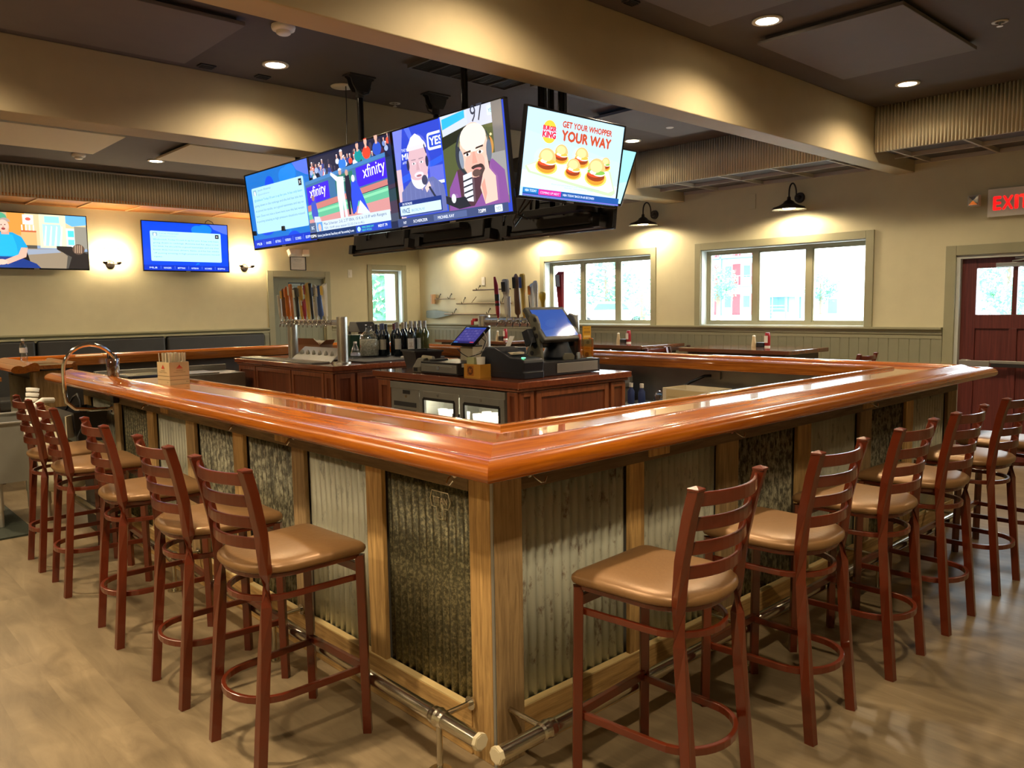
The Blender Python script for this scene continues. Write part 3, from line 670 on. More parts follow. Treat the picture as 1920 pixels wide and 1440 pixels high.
f.add([(x, -.07, z) for x, z in pts]+[(x, -.05, z) for x, z in pts], [tuple(range(9, -1, -1)), tuple(range(10, 20))]+[(i, (i+1) % 10, 10+(i+1) % 10, 10+i) for i in range(10)])
f.build('oar_blade', pm('grey_green_paint', (.13, .145, .095), .5, var=.15), root, bevel=.006)
hook(root, .80, .01); hook(root, 1.72, .01)
root = thing('wooden_mallet', 'small wooden mallet with a thin handle hung left of the longer stick', 'mallet', (XW, 11.71, 1.785), -PI/2, 'old wooden tools hung on the window wall')
f = MB(); f.cyl((.05, -.06, -.085), (.05, -.06, .085), .048, n=18); f.cyl((.05, -.06, .06), (.05, -.06, .066), .05, n=18); f.build('mallet_head', wood('mallet_wood', (.30, .17, .08), (.50, .32, .17), 'Z', .5), root)
f = MB(); f.tube([(.09, -.06, 0), (.68, -.06, -.005)], .009, 8); f.build('mallet_handle', M_oar, root)
hook(root, .20, .01); hook(root, .52, .01)
root = thing('hung_pole', 'thin hooked wooden pole hung above the oar', 'wooden pole', (XW, 11.06, 1.69+.0), -PI/2, 'old wooden tools hung on the window wall')
root.location = (XW, 10.98, 1.695)
f = MB(); f.tube([(-.0, -.06, -.0), (1.45, -.06, -.01)], .014, 8); f.tube([(.40, -.06, 0), (.55, -.07, .11)], .006, 6); f.build('pole_shaft', M_oar, root)
hook(root, .17, .01, .09); hook(root, 1.18, .01, .09)
root = thing('hung_stick', 'short dark stick, topmost of the hung pieces under the white plate', 'wooden pole', (XW, 10.525, 1.918), -PI/2, 'old wooden tools hung on the window wall')
f = MB(); f.tube([(0, -.06, 0), (.95, -.06, 0)], .011, 8); f.build('stick_shaft', pm('dark_stick_wood', (.06, .035, .022), .5), root)
hook(root, .12, .01, .06); hook(root, .8, .01, .06)

# ================================================================= TELEVISIONS
S_TV = picture_mat('screen_picture', s=1.25)
def tv_shell(root, w, h, depth=.05, back=True):
    """frame, back shell, bracket; front face on the plane y=0 facing -y, centred"""
    b = .012; f = MB()
    f.box(-w/2, w/2, 0, .03, h/2-b, h/2); f.box(-w/2, w/2, 0, .03, -h/2, -h/2+b*1.5); f.box(-w/2, -w/2+b, 0, .03, -h/2+b*1.5, h/2-b); f.box(w/2-b, w/2, 0, .03, -h/2+b*1.5, h/2-b)
    f.build('bezel', M_blackg, root, bevel=.003)
    f = MB(); f.box(-w/2+.004, w/2-.004, .008, .035, -h/2+.004, h/2-.004); f.rbox(-w*.36, w*.36, .035, .035+depth, -h*.44, h*.12, .02); f.build('back_shell', M_blackm, root, bevel=.006)
    f = MB(); f.box(-.10, .10, .035+depth, .05+depth, -.10, .10); f.box(-.16, -.13, .035+depth, .06+depth, -.20, .15); f.box(.13, .16, .035+depth, .06+depth, -.20, .15); f.box(-.13, .13, .035+depth, .05+depth, .0, .03); f.build('mount_bracket', M_black, root, bevel=.002)
    f = MB(); f.box(-.03, .03, -.004, .0, -h/2+.003, -h/2+.012); o = f.build('maker_badge', M_steel, root)
def pic(w, h, bg): return Pic(w-.024, h-.030, bg)
def hang(p, root, w, h, name='screen'): return p.build(name, S_TV, root, T=TR(-w/2+.012, .007, -h/2+.018))
def person(p, x, z, s, shirt, skin, hair=None, head=1.0):
    """a small seated or standing figure drawn on a screen"""
    p.ell(x, z, .5*s, .42*s, shirt); p.rect(x-.12*s, z+.3*s, .24*s, .25*s, skin); p.ell(x, z+.72*s, .19*s*head, .25*s*head, skin)
    if hair: p.ell(x, z+.86*s, .19*s*head, .13*s*head, hair, a0=0, a1=180)
def tweet_screen(root, w, h, name, l1, lines, bgc, cardc, tabs=True, side=1):
    p = pic(w, h, bgc); W, H = w-.024, h-.03
    rr = random.Random(3)
    for k in range(9): p.ell(rr.uniform(0, W), rr.uniform(.0, H), rr.uniform(.04, .14), rr.uniform(.03, .08), ('#0a4be0', '#1273e8', '#0d3fd0')[k % 3])
    p.poly([(W*.78, H), (W*.83, H*.90), (W*.95, H*.82), (W, H*.80), (W, H)], '#4a66dd')
    p.rect(0, 0, W, H*.11, '#0a2fb0')
    p.rrect(W*.085, H*.19, W*.83, H*.62, .015, cardc)
    p.rrect(W*.11, H*.71, W*.055, H*.07, .005, '#7fa0b4'); p.ell(W*.137, H*.735, W*.014, H*.03, '#dfeef5')
    p.text(l1, W*.19, H*.755, H*.030, '#5d7f92', w=W*.22); p.text('@'+l1.replace(' ', '').lower(), W*.19, H*.70, H*.024, '#6d93a6', w=W*.19)
    p.rect(W*.845, H*.70, W*.045, H*.085, '#10131c'); p.text('X', W*.867, H*.722, H*.04, '#ffffff', align='c')
    for k, t in enumerate(lines):
        p.text(t, W*.115, H*(.625-.071*k), H*.031, '#4f7d93' if k else '#3c8fae', w=W*(.77 if k < 5 else .09))
    for k, t in enumerate(('MLB', 'RANGERS', 'BETTING', 'NOTEBOOK', 'SCORES', 'ESPN')):
        p.text(t, W*(.06+.16*k), H*.035, H*.034, '#d7e9ff', w=W*.085)
        if k: p.rect(W*(.025+.16*k), H*.03, .003, H*.06, '#6f8df0')
    return hang(p, root, w, h)

# --- wall television 1: man in a blue shirt on a couch
w_, h_ = 1.28, .735
root = thing('wall_television', 'wall television showing a person in a bright blue shirt on a couch', 'television', (2.575, YW-.12, 2.575), group='televisions on the far wall')
tv_shell(root, w_, h_)
p = pic(w_, h_, '#b49a76'); W, H = w_-.024, h_-.03
p.rect(0, 0, W, H*.42, '#4f4a42'); p.rect(W*.52, H*.33, W*.48, H*.24, '#7e92ad'); p.rect(W*.40, H*.42, W*.6, H*.58, '#cbb98e')
p.rect(W*.0, H*.55, W*.18, H*.45, '#9bd6ea'); p.ell(W*.16, H*.75, W*.10, H*.28, '#1f5a28'); p.ell(W*.13, H*.62, W*.06, H*.14, '#3f8f34'); p.ell(W*.19, H*.90, W*.07, H*.10, '#4f9b77')
p.rect(W*.26, H*.60, W*.16, H*.40, '#c98a3e'); p.rect(W*.40, H*.80, W*.10, H*.18, '#e9dfcc'); p.ell(W*.45, H*.90, W*.025, H*.03, '#d75a4a')
p.rect(W*.38, H*.66, W*.14, H*.03, '#b85b3a')
for k in range(4): p.rect(W*(.385+.035*k), H*.69, W*.012, H*.10, '#f7efe0')
p.rect(W*.38, H*.42, W*.14, H*.24, '#c8a36b')
p.rect(W*.55, H*.38, W*.25, H*.62, '#d9d2ae'); p.rect(W*.58, H*.42, W*.17, H*.40, '#9fd3d8'); p.rect(W*.60, H*.85, W*.14, H*.12, '#8edce8')
for k in range(4): p.poly([(W*(.58+.05*k), H*.42), (W*(.60+.05*k), H*.42), (W*(.62+.05*k), H*.78), (W*(.61+.05*k), H*.80)], '#e8e6cf')
p.poly([(W*.80, H), (W, H), (W, H*.84), (W*.86, H*.80), (W*.80, H*.86)], '#63a6ea'); p.rect(W*.80, H*.40, W*.09, H*.36, '#dfe9e4'); p.rect(W*.815, H*.60, W*.06, H*.12, '#4fc4de'); p.rect(W*.815, H*.45, W*.06, H*.10, '#6acbe0')
p.rect(W*.88, H*.38, W*.12, H*.42, '#8a8578')
p.poly([(W*.38, H*.36), (W*.72, H*.36), (W*.80, H*.24), (W*.78, H*.0), (W*.38, H*.0)], '#8c7c66'); p.poly([(W*.40, H*.34), (W*.70, H*.36), (W*.74, H*.30), (W*.42, H*.24)], '#8e97a6')
p.poly([(W*.70, H*.42), (W*.84, H*.42), (W*1.0, H*.28), (W*1.0, H*.0), (W*.80, H*.0), (W*.84, H*.22), (W*.70, H*.36)], '#2c2622'); p.ell(W*.91, H*.37, W*.06, H*.10, '#5b473a')
for k in range(4): p.poly([(W*(.87+.02*k), H*.30), (W*(.88+.02*k), H*.30), (W*(.885+.02*k), H*.45), (W*(.875+.02*k), H*.45)], '#a4866d')
p.poly([(0, H*.42), (W*.06, H*.36), (W*.42, H*.30), (W*.46, H*.0), (0, 0)], '#201b1a')
p.poly([(W*.12, H*.20), (W*.34, H*.20), (W*.50, H*.08), (W*.54, 0), (W*.10, 0)], '#1f3577')
p.poly([(W*.06, H*.42), (W*.10, H*.56), (W*.17, H*.64), (W*.30, H*.64), (W*.38, H*.56), (W*.43, H*.38), (W*.37, H*.36), (W*.35, H*.20), (W*.12, H*.20), (W*.12, H*.40)], '#1f93c4')
p.poly([(W*.12, H*.44), (W*.14, H*.60), (W*.22, H*.62), (W*.30, H*.60), (W*.33, H*.40), (W*.34, H*.22), (W*.13, H*.22)], '#27a3d6')
p.poly([(W*.055, H*.42), (W*.12, H*.40), (W*.115, H*.20), (W*.20, H*.10), (W*.17, H*.04), (W*.05, H*.14), (W*.03, H*.28)], '#d9a08c')
p.poly([(W*.37, H*.37), (W*.43, H*.37), (W*.41, H*.20), (W*.24, H*.06), (W*.18, H*.11), (W*.34, H*.24)], '#dba48f')
p.ell(W*.19, H*.10, W*.05, H*.05, '#e2b09c'); p.rect(W*.20, H*.60, W*.07, H*.08, '#cf9682')
p.ell(W*.222, H*.755, W*.052, H*.125, '#dba793', rot=.15); p.ell(W*.235, H*.83, W*.05, H*.07, '#a08e84', a0=0, a1=180); p.ell(W*.222, H*.77, W*.046, H*.095, '#e3b09c', rot=.15)
p.ell(W*.222, H*.70, W*.018, H*.022, '#8c3f3c'); p.ell(W*.205, H*.77, W*.006, H*.010, '#5b4038'); p.ell(W*.238, H*.775, W*.006, H*.010, '#5b4038'); p.ell(W*.222, H*.735, W*.006, H*.018, '#cc917e')
hang(p, root, w_, h_)
# --- wall television 2: blue message card
w_, h_ = 1.27, .725
root = thing('wall_television', 'wall television showing a pale message card on a blue screen', 'television', (4.556, YW-.12, 2.575), group='televisions on the far wall')
tv_shell(root, w_, h_)
tweet_screen(root, w_, h_, 'screen', 'Lucas Mountain', ["@askcoach Today I'll sum it up for you. It has only been", 'going down in rankings. And the kid fun days is not', 'his time, he should be a good teammate and say that', 'Lucas does not miss drivers, betts, and he has weeks', 'off putting amazing in high pressure situations missed', 'open'], '#0b3fd6', '#a9dcea')
f = MB(); f.tube([(.30, .05, .33), (.33, .08, .40), (.38, .11, .43), (.43, .08, .40), (.46, .05, .33)], .005, 6); f.build('power_cable', M_black, root)

# --- the hanging cluster
ZT = 2.505
def hung_tv(y, label): return thing('hanging_television', label, 'television', (3.235, y, ZT), -PI/2, 'televisions hung over the bar')
TILT = .105
w_, h_ = 1.165, .672
def tilt(root, a):
    for ch in root.children: pass
    root.rotation_mode = 'XYZ'; root.rotation_euler = (a, 0, root.rotation_euler.z)
# first: blue card
root = hung_tv(6.43, 'hanging television with a pale message card on blue, farthest left of the three'); tv_shell(root, w_, h_)
tweet_screen(root, w_, h_, 'screen', 'Jason Alvarez', ["@talkback Today I'll sum it up for you. It has only been", 'going down in the rankings and the kid has lots less', 'to prove his results, so a good teammate and say so', 'here. Does not miss a down here now this last weeks', 'is putting amazing in high pressure situations missed'], '#1464b4', '#9cc6dc')
tilt(root, TILT)
# second: baseball game
root = hung_tv(5.26, 'hanging television showing a baseball game with purple advertising boards'); tv_shell(root, w_, h_)
p = pic(w_, h_, '#23263c'); W, H = w_-.024, h_-.03
rr = random.Random(11)
p.rect(0, H*.74, W, H*.26, '#1a1d33')
for k in range(34):
    x = rr.uniform(0, W); z = (rr.uniform(.71, .84)+.09*x/W)*H
    person(p, x, z, rr.uniform(.045, .06), ('#3b5ea8', '#c9cfe0', '#6a7fb0', '#2b3a78', '#8fa0c4', '#d0452f', '#1f7f86')[k % 7], '#b98f82', ('#e8e8f0', '#2a2438', '#e8e8f0')[k % 3])
person(p, W*.50, H*.80, .105, '#2f6fc4', '#c59a88', '#e8e8f0'); person(p, W*.70, H*.84, .10, '#128286', '#c59a88', '#20263e'); person(p, W*.80, H*.85, .105, '#d8402c', '#c59a88', '#d8402c'); person(p, W*.92, H*.86, .11, '#2b4bb0', '#c59a88', '#e8e8f0')
p.poly([(0, H*.66), (W, H*.76), (W, H*.80), (0, H*.70)], '#3f73a8')
p.poly([(0, H*.40), (W, H*.50), (W, H*.76), (0, H*.66)], '#37648c')
p.poly([(W*.01, H*.42), (W*.31, H*.455), (W*.31, H*.66), (W*.01, H*.63)], '#3b22c8'); p.poly([(W*.66, H*.50), (W*1.0, H*.535), (W*1.0, H*.75), (W*.66, H*.715)], '#3b22c8')
p.text('xfinity', W*.05, H*.50, H*.13, '#ffffff', w=W*.22, rot=.06); p.text('xfinity', W*.74, H*.585, H*.14, '#ffffff', w=W*.25, rot=.06)
p.poly([(W*.40, H*.48), (W*.62, H*.50), (W*.62, H*.70), (W*.40, H*.68)], '#2a6a5c'); p.text('STATS', W*.50, H*.60, H*.04, '#cfe8d8', w=W*.08)
p.poly([(0, H*.34), (W, H*.46), (W, H*.52), (0, H*.41)], '#b3706a'); p.poly([(0, H*.22), (W, H*.32), (W, H*.45), (0, H*.34)], '#5aa886'); p.poly([(0, H*.12), (W, H*.18), (W, H*.33), (0, H*.24)], '#bd8483')
p.poly([(0, H*.33), (W*.5, H*.37), (W, H*.43), (W, H*.40), (W*.5, H*.34), (0, H*.30)], '#7cc49c')
p.poly([(W*.42, H*.20), (W*.46, H*.20), (W*.47, H*.40), (W*.48, H*.20), (W*.51, H*.20), (W*.50, H*.46), (W*.51, H*.66), (W*.44, H*.67), (W*.36, H*.74), (W*.35, H*.71), (W*.42, H*.62), (W*.41, H*.45)], '#c9cfe6'); p.ell(W*.475, H*.715, W*.018, H*.035, '#b98f82'); p.ell(W*.475, H*.735, W*.02, H*.025, '#e8ecf6', a0=0, a1=180)
p.poly([(W*.53, H*.22), (W*.555, H*.22), (W*.56, H*.38), (W*.575, H*.22), (W*.60, H*.22), (W*.59, H*.50), (W*.58, H*.66), (W*.53, H*.66), (W*.52, H*.48)], '#1e1f30'); p.ell(W*.555, H*.69, W*.018, H*.035, '#b98f82')
p.poly([(W*.58, H*.22), (W*.62, H*.24), (W*.66, H*.36), (W*.72, H*.22), (W*.77, H*.22), (W*.70, H*.46), (W*.66, H*.58), (W*.60, H*.58), (W*.58, H*.42)], '#2b46c8'); p.ell(W*.625, H*.61, W*.02, H*.04, '#c6cbe0'); p.poly([(W*.63, H*.22), (W*.68, H*.36), (W*.78, H*.20), (W*.74, H*.19)], '#c3c7dc')
p.poly([(W*.10, H*.12), (W*.14, H*.30), (W*.12, H*.46), (W*.06, H*.44), (W*.05, H*.30)], '#3a4cae'); p.poly([(W*.07, H*.12), (W*.19, H*.12), (W*.15, H*.26), (W*.08, H*.27)], '#b9bede'); p.ell(W*.095, H*.49, W*.02, H*.035, '#8c6a68')
p.rect(W*.09, H*.085, W*.91, H*.115, '#b9c9dc'); p.rect(W*.0, H*.085, W*.09, H*.115, '#4a5a78'); p.text('BC', W*.045, H*.12, H*.04, '#d8e4f2', align='c'); p.rect(W*.10, H*.09, W*.08, H*.105, '#5b8fd0'); p.ell(W*.14, H*.13, W*.02, H*.045, '#d2a898')
p.text('Max Scherzer: 2-0, 2.77 ERA, 15 K in 13 IP with Rangers', W*.20, H*.148, H*.034, '#2c3f58', w=W*.76); p.text('TEX: 10-49 since season 52-33 (1st in AL)', W*.20, H*.10, H*.028, '#3d5068', w=W*.50)
p.rect(0, 0, W, H*.082, '#17305e'); p.rect(W*.0, 0, W*.09, H*.08, '#0d1c38'); p.text('ESPN', W*.045, H*.022, H*.036, '#ffffff', align='c', w=W*.07); p.text('Scherzer, Jones blow into Texas Rotary with "that something" to win', W*.10, H*.022, H*.03, '#e6eef8', w=W*.47)
p.rect(W*.60, 0, W*.40, H*.082, '#2540a8'); p.ell(W*.635, H*.04, W*.02, H*.028, '#9fd2f0'); p.text('SERIES SERIES DAY', W*.67, H*.045, H*.022, '#49d0a0', w=W*.14); p.text('NEXT PITCH', W*.67, H*.012, H*.022, '#49d0a0', w=W*.11); p.text('NEXT 79', W*.86, H*.03, H*.03, '#f0f4ff', w=W*.10)
hang(p, root, w_, h_); tilt(root, TILT)
# third: radio studio
root = hung_tv(4.09, 'hanging television showing two people with headphones and microphones'); tv_shell(root, w_, h_)
p = pic(w_, h_, '#2a3fb2'); W, H = w_-.024, h_-.03
p.poly([(0, H), (W*.10, H), (W*.04, H*.55), (0, H*.5)], '#6b74c4'); p.rect(0, 0, W*.05, H*.6, '#c3a6ae')
p.poly([(W*.12, H), (W*.17, H), (W*.22, H*.80), (W*.19, H*.80)], '#4a60cc'); p.poly([(W*.05, H*.45), (W*.48, H*.60), (W*.48, H*.66), (W*.05, H*.52)], '#2b52c6'); p.rect(W*.33, H*.40, W*.15, H*.16, '#5a62c0')
p.text('THE MORNING', W*.075, H*.77, H*.032, '#cdd6f4', w=W*.14); p.text('MICS', W*.075, H*.69, H*.062, '#e7ecfb', w=W*.14, bold=.001); p.text('AFTERNOON', W*.075, H*.645, H*.025, '#cdd6f4', w=W*.12)
p.rrect(W*.335, H*.72, W*.17, H*.17, .02, '#dfe6fa'); p.rrect(W*.35, H*.745, W*.17, H*.12, .012, '#2a46b8'); p.text('YES', W*.36, H*.765, H*.08, '#ffffff', w=W*.11, bold=.002)
p.rect(W*.40, H*.38, W*.08, H*.03, '#cdd6f4'); p.text('K.', W*.40, H*.30, H*.06, '#e7ecfb', w=W*.05)
p.poly([(W*.02, H*.10), (W*.04, H*.36), (W*.14, H*.46), (W*.24, H*.44), (W*.36, H*.46), (W*.45, H*.36), (W*.47, H*.10)], '#5c6496')
for k in range(8): p.poly([(W*(.07+.05*k), H*.12), (W*(.073+.05*k), H*.12), (W*(.09+.045*k), H*.42), (W*(.087+.045*k), H*.42)], '#6a72a4')
p.poly([(W*.18, H*.46), (W*.30, H*.46), (W*.25, H*.34)], '#b59aa6')
p.ell(W*.235, H*.62, W*.095, H*.235, '#c2a0a8'); p.ell(W*.235, H*.50, W*.083, H*.14, '#d4d4de', a0=180, a1=360); p.ell(W*.235, H*.50, W*.083, H*.05, '#c2a0a8'); p.ell(W*.235, H*.505, W*.045, H*.030, '#c7c2ce'); p.ell(W*.235, H*.495, W*.026, H*.012, '#95606a')
p.ell(W*.235, H*.76, W*.096, H*.11, '#c9c4cf', a0=0, a1=180); p.poly([(W*.15, H*.80), (W*.19, H*.89), (W*.235, H*.92), (W*.28, H*.88), (W*.32, H*.80)], '#d3ced8')
for s_ in (-1, 1): p.ell(W*(.235+.038*s_), H*.625, W*.017, H*.012, '#e6dde2'); p.ell(W*(.235+.038*s_), H*.625, W*.007, H*.011, '#4a4450'); p.poly([(W*(.235+.015*s_), H*.655), (W*(.235+.06*s_), H*.66), (W*(.235+.06*s_), H*.668), (W*(.235+.015*s_), H*.666)], '#8b7480')
p.poly([(W*.228, H*.63), (W*.242, H*.63), (W*.252, H*.55), (W*.218, H*.55)], '#b58f98')
p.ell(W*.142, H*.62, W*.014, H*.055, '#2c2c46'); p.ell(W*.328, H*.62, W*.014, H*.055, '#2c2c46'); p.poly([(W*.31, H*.78), (W*.325, H*.70), (W*.332, H*.70), (W*.318, H*.80)], '#2c2c46')
p.ell(W*.29, H*.44, W*.028, H*.05, '#3c3c54', rot=-.5); p.poly([(W*.285, H*.36), (W*.33, H*.42), (W*.345, H*.37), (W*.30, H*.31)], '#d8b8b4'); p.poly([(W*.32, H*.36), (W*.335, H*.37), (W*.41, H*.20), (W*.395, H*.19)], '#2b2e40')
p.rect(W*.475, H*.08, W*.012, H*.92, '#2646c8')
p.rect(W*.487, H*.08, W*.513, H*.92, '#4c5232'); p.poly([(W*.487, H), (W*.72, H), (W*.72, H*.86), (W*.50, H*.80)], '#b8bfc8'); p.poly([(W*.50, H*.97), (W*.70, H*1.0), (W*.70, H*.93), (W*.50, H*.87)], '#2aa2e0'); p.poly([(W*.487, H*.80), (W*.72, H*.86), (W*.70, H*.76), (W*.487, H*.68)], '#23261c')
p.rect(W*.72, H*.82, W*.20, H*.18, '#b5b9cf'); p.text('97', W*.75, H*.87, H*.16, '#2a2f3c', w=W*.10); p.rrect(W*.885, H*.89, W*.055, H*.09, .008, '#bfe0ee'); p.text('YES', W*.895, H*.915, H*.035, '#3a5a6c', w=W*.036); p.text('HD', W*.95, H*.92, H*.04, '#d6e8ee', w=W*.035)
p.rect(W*.92, H*.10, W*.08, H*.90, '#6e6a68'); p.ell(W*.88, H*.62, W*.035, H*.09, '#b4803e'); p.ell(W*.86, H*.68, W*.008, H*.012, '#ffdf9a'); p.ell(W*.90, H*.72, W*.008, H*.012, '#ffdf9a'); p.rect(W*.80, H*.15, W*.2, H*.40, '#8a8886')
p.poly([(W*.50, H*.08), (W*.52, H*.30), (W*.60, H*.46), (W*.72, H*.50), (W*.90, H*.50), (W*.985, H*.38), (W*1.0, H*.08)], '#7a4a88'); p.poly([(W*.60, H*.46), (W*.72, H*.50), (W*.88, H*.50), (W*.85, H*.30), (W*.72, H*.10), (W*.62, H*.10)], '#4a3038')
p.ell(W*.75, H*.61, W*.15, H*.25, '#2c3038'); p.ell(W*.755, H*.62, W*.135, H*.235, '#6a6a52')
p.ell(W*.757, H*.62, W*.118, H*.25, '#dcae9c'); p.ell(W*.757, H*.73, W*.108, H*.13, '#e6d4c0'); p.ell(W*.757, H*.48, W*.085, H*.12, '#d2a090')
p.ell(W*.80, H*.42, W*.035, H*.06, '#4a3a38'); p.ell(W*.775, H*.455, W*.05, H*.022, '#3a2c2c'); p.ell(W*.775, H*.435, W*.034, H*.014, '#c07a78'); p.ell(W*.765, H*.40, W*.035, H*.035, '#5a4440')
for s_, x in ((-1, .705), (1, .81)): p.ell(W*x, H*.585, W*.024, H*.015, '#f0e6e2'); p.ell(W*x, H*.585, W*.010, H*.014, '#2a2320'); p.poly([(W*(x-.034), H*(.605+.012*s_)), (W*(x+.030), H*(.615+.012*s_)), (W*(x+.030), H*(.632+.012*s_)), (W*(x-.030), H*(.622+.012*s_))], '#3c2f2c')
p.poly([(W*.752, H*.60), (W*.768, H*.60), (W*.785, H*.49), (W*.74, H*.49)], '#c99080')
p.ell(W*.635, H*.57, W*.028, H*.11, '#30343e', rot=.1); p.ell(W*.655, H*.55, W*.018, H*.09, '#7c8694', rot=.1); p.ell(W*.885, H*.58, W*.022, H*.10, '#5c6472', rot=-.05)
p.poly([(W*.845, H*.52), (W*.865, H*.54), (W*.875, H*.42), (W*.92, H*.34), (W*.92, H*.12), (W*.82, H*.10), (W*.79, H*.26), (W*.82, H*.38), (W*.84, H*.42)], '#dbb2a4'); p.poly([(W*.80, H*.28), (W*.83, H*.34), (W*.84, H*.20), (W*.82, H*.12)], '#c88f80')
p.poly([(W*.655, H*.40), (W*.73, H*.42), (W*.725, H*.14), (W*.65, H*.16)], '#c7ccd4')
for k in range(4): p.poly([(W*.654, H*(.35-.055*k)), (W*.729, H*(.37-.055*k)), (W*.729, H*(.355-.055*k)), (W*.654, H*(.335-.055*k))], '#23262e')
p.poly([(W*.49, H*.24), (W*.56, H*.20), (W*.66, H*.20), (W*.70, H*.10), (W*.60, H*.09), (W*.49, H*.16)], '#23262e'); p.ell(W*.56, H*.20, W*.02, H*.045, '#c9ccd0')
p.rect(0, 0, W, H*.085, '#39456a'); p.rect(W*.36, H*.012, W*.30, H*.06, '#4c5a84'); p.text('NY', W*.06, H*.025, H*.03, '#e8ecf6', w=W*.03); p.text('SCHERZER', W*.16, H*.025, H*.03, '#e8ecf6', w=W*.14); p.text('MICHAEL KAY', W*.40, H*.025, H*.03, '#e8ecf6', w=W*.15); p.text('7:20PM', W*.76, H*.025, H*.035, '#ffffff', w=W*.06); p.rrect(W*.895, H*.01, W*.06, H*.065, .006, '#cfe2ea'); p.text('YES', W*.905, H*.028, H*.03, '#33456c', w=W*.04)
p.rrect(W*.035, H*.105, W*.42, H*.15, .004, '#1f3170'); p.rect(W*.045, H*.115, W*.40, H*.095, '#b7d4e8'); p.text('ON THE PHONE', W*.07, H*.217, H*.026, '#dfe8fa', w=W*.10); p.text('VINCE', W*.06, H*.135, H*.05, '#3c4a70', w=W*.08, bold=.0008); p.text('BROOKLYN, NY', W*.16, H*.14, H*.028, '#55648a', w=W*.13)
hang(p, root, w_, h_); tilt(root, TILT)
# fourth: burger advert, facing the right side of the bar
w4, h4 = .905, .535
root = thing('hanging_television', 'hanging television showing a burger advertisement, facing the right stools', 'television', (3.745, 3.455, 2.53), 0, 'televisions hung over the bar'); tv_shell(root, w4, h4)
p = Pic(w4-.024, h4-.03, '#b4dcf4'); W, H = w4-.024, h4-.03
p.poly([(0, H), (W, H), (W, H*.55), (0, H*.75)], '#aed8f4'); p.poly([(0, H*.30), (W, H*.25), (W, H*.10), (0, H*.10)], '#c4e6f8')
p.ell(W*.225, H*.80, W*.062, H*.10, '#e9b93c', a0=15, a1=165); p.ell(W*.225, H*.72, W*.062, H*.085, '#e9b93c', a0=195, a1=345)
p.text('BURGER', W*.225, H*.782, H*.052, '#d8243c', w=W*.125, align='c', bold=.0022); p.text('KING', W*.225, H*.700, H*.072, '#d8243c', w=W*.125, align='c', bold=.003)
p.text('GET YOUR WHOPPER', W*.345, H*.852, H*.072, '#b4482a', w=W*.52, bold=.0022); p.text('YOUR WAY', W*.345, H*.700, H*.118, '#b4482a', w=W*.52, bold=.0045)
p.poly([(W*.02, H*.34), (W*.14, H*.42), (W*.80, H*.47), (W*.90, H*.42), (W*.98, H*.16), (W*.94, H*.115), (W*.86, H*.12), (W*.06, H*.27)], '#b7cfa4'); p.poly([(W*.04, H*.345), (W*.15, H*.41), (W*.79, H*.455), (W*.88, H*.41), (W*.955, H*.19), (W*.90, H*.155), (W*.08, H*.29)], '#dfe3d6'); p.poly([(W*.10, H*.345), (W*.18, H*.39), (W*.76, H*.43), (W*.84, H*.38), (W*.90, H*.20), (W*.14, H*.30)], '#ead9cf')
def burger(x, z, s, green=False):
    p.ell(x+.02*s, z-.03*s, .62*s, .30*s, '#e6c25a'); p.ell(x, z, .52*s, .28*s, '#d98a2e'); p.ell(x, z+.06*s, .50*s, .20*s, '#8c3a1c')
    p.ell(x-.1*s, z+.12*s, .38*s, .12*s, '#d94a28'); p.ell(x+.15*s, z+.15*s, .34*s, .10*s, '#f2d9c8'); p.ell(x, z+.20*s, .50*s, .10*s, '#7cb04a' if green else '#e8b04a'); p.ell(x-.18*s, z+.18*s, .18*s, .08*s, '#fbf2e6')
    p.ell(x, z+.26*s, .50*s, .44*s, '#e0b070', a0=0, a1=180); p.ell(x-.04*s, z+.40*s, .34*s, .22*s, '#ecc88c')
for (x, z, s_, g) in ((.355, .49, .115, 0), (.56, .485, .125, 0), (.82, .47, .085, 1), (.21, .37, .15, 0), (.475, .335, .125, 0), (.715, .32, .17, 1)): burger(W*x, H*z, s_, g)
p.text('Price and participation may vary. Limited time only', W*.27, H*.165, H*.012, '#7fa3b4', w=W*.50); p.text('See the restaurant for details', W*.40, H*.140, H*.012, '#7fa3b4', w=W*.30)
p.rect(0, 0, W, H*.095, '#1c4f96'); p.rect(0, H*.04, W*.15, H*.055, '#156fb4'); p.text('NBA TODAY', W*.02, H*.052, H*.030, '#e8f2fc', w=W*.11); p.rect(W*.15, H*.03, W*.22, H*.062, '#d8268c'); p.text('COMING UP NEXT', W*.165, H*.045, H*.028, '#ffd8ee', w=W*.19); p.text('NBA TODAY BACK IN 60 SECONDS', W*.39, H*.045, H*.028, '#e8f2fc', w=W*.33); p.rect(0, H*.008, W, H*.010, '#7d6fd0')
hang(p, root, w4, h4); tilt(root, .17)
# fifth: mostly hidden behind the fourth
root = thing('hanging_television', 'hanging television with a plain pale blue screen, mostly hidden behind the burger advert', 'television', (4.14, 3.66, 2.515), 0, 'televisions hung over the bar'); tv_shell(root, .80, .40, .02)
p = Pic(.776, .37, '#8fd0dc'); p.poly([(0, 0), (.776, 0), (.776, .16)], '#a9e0e8'); hang(p, root, .80, .40); tilt(root, .40)
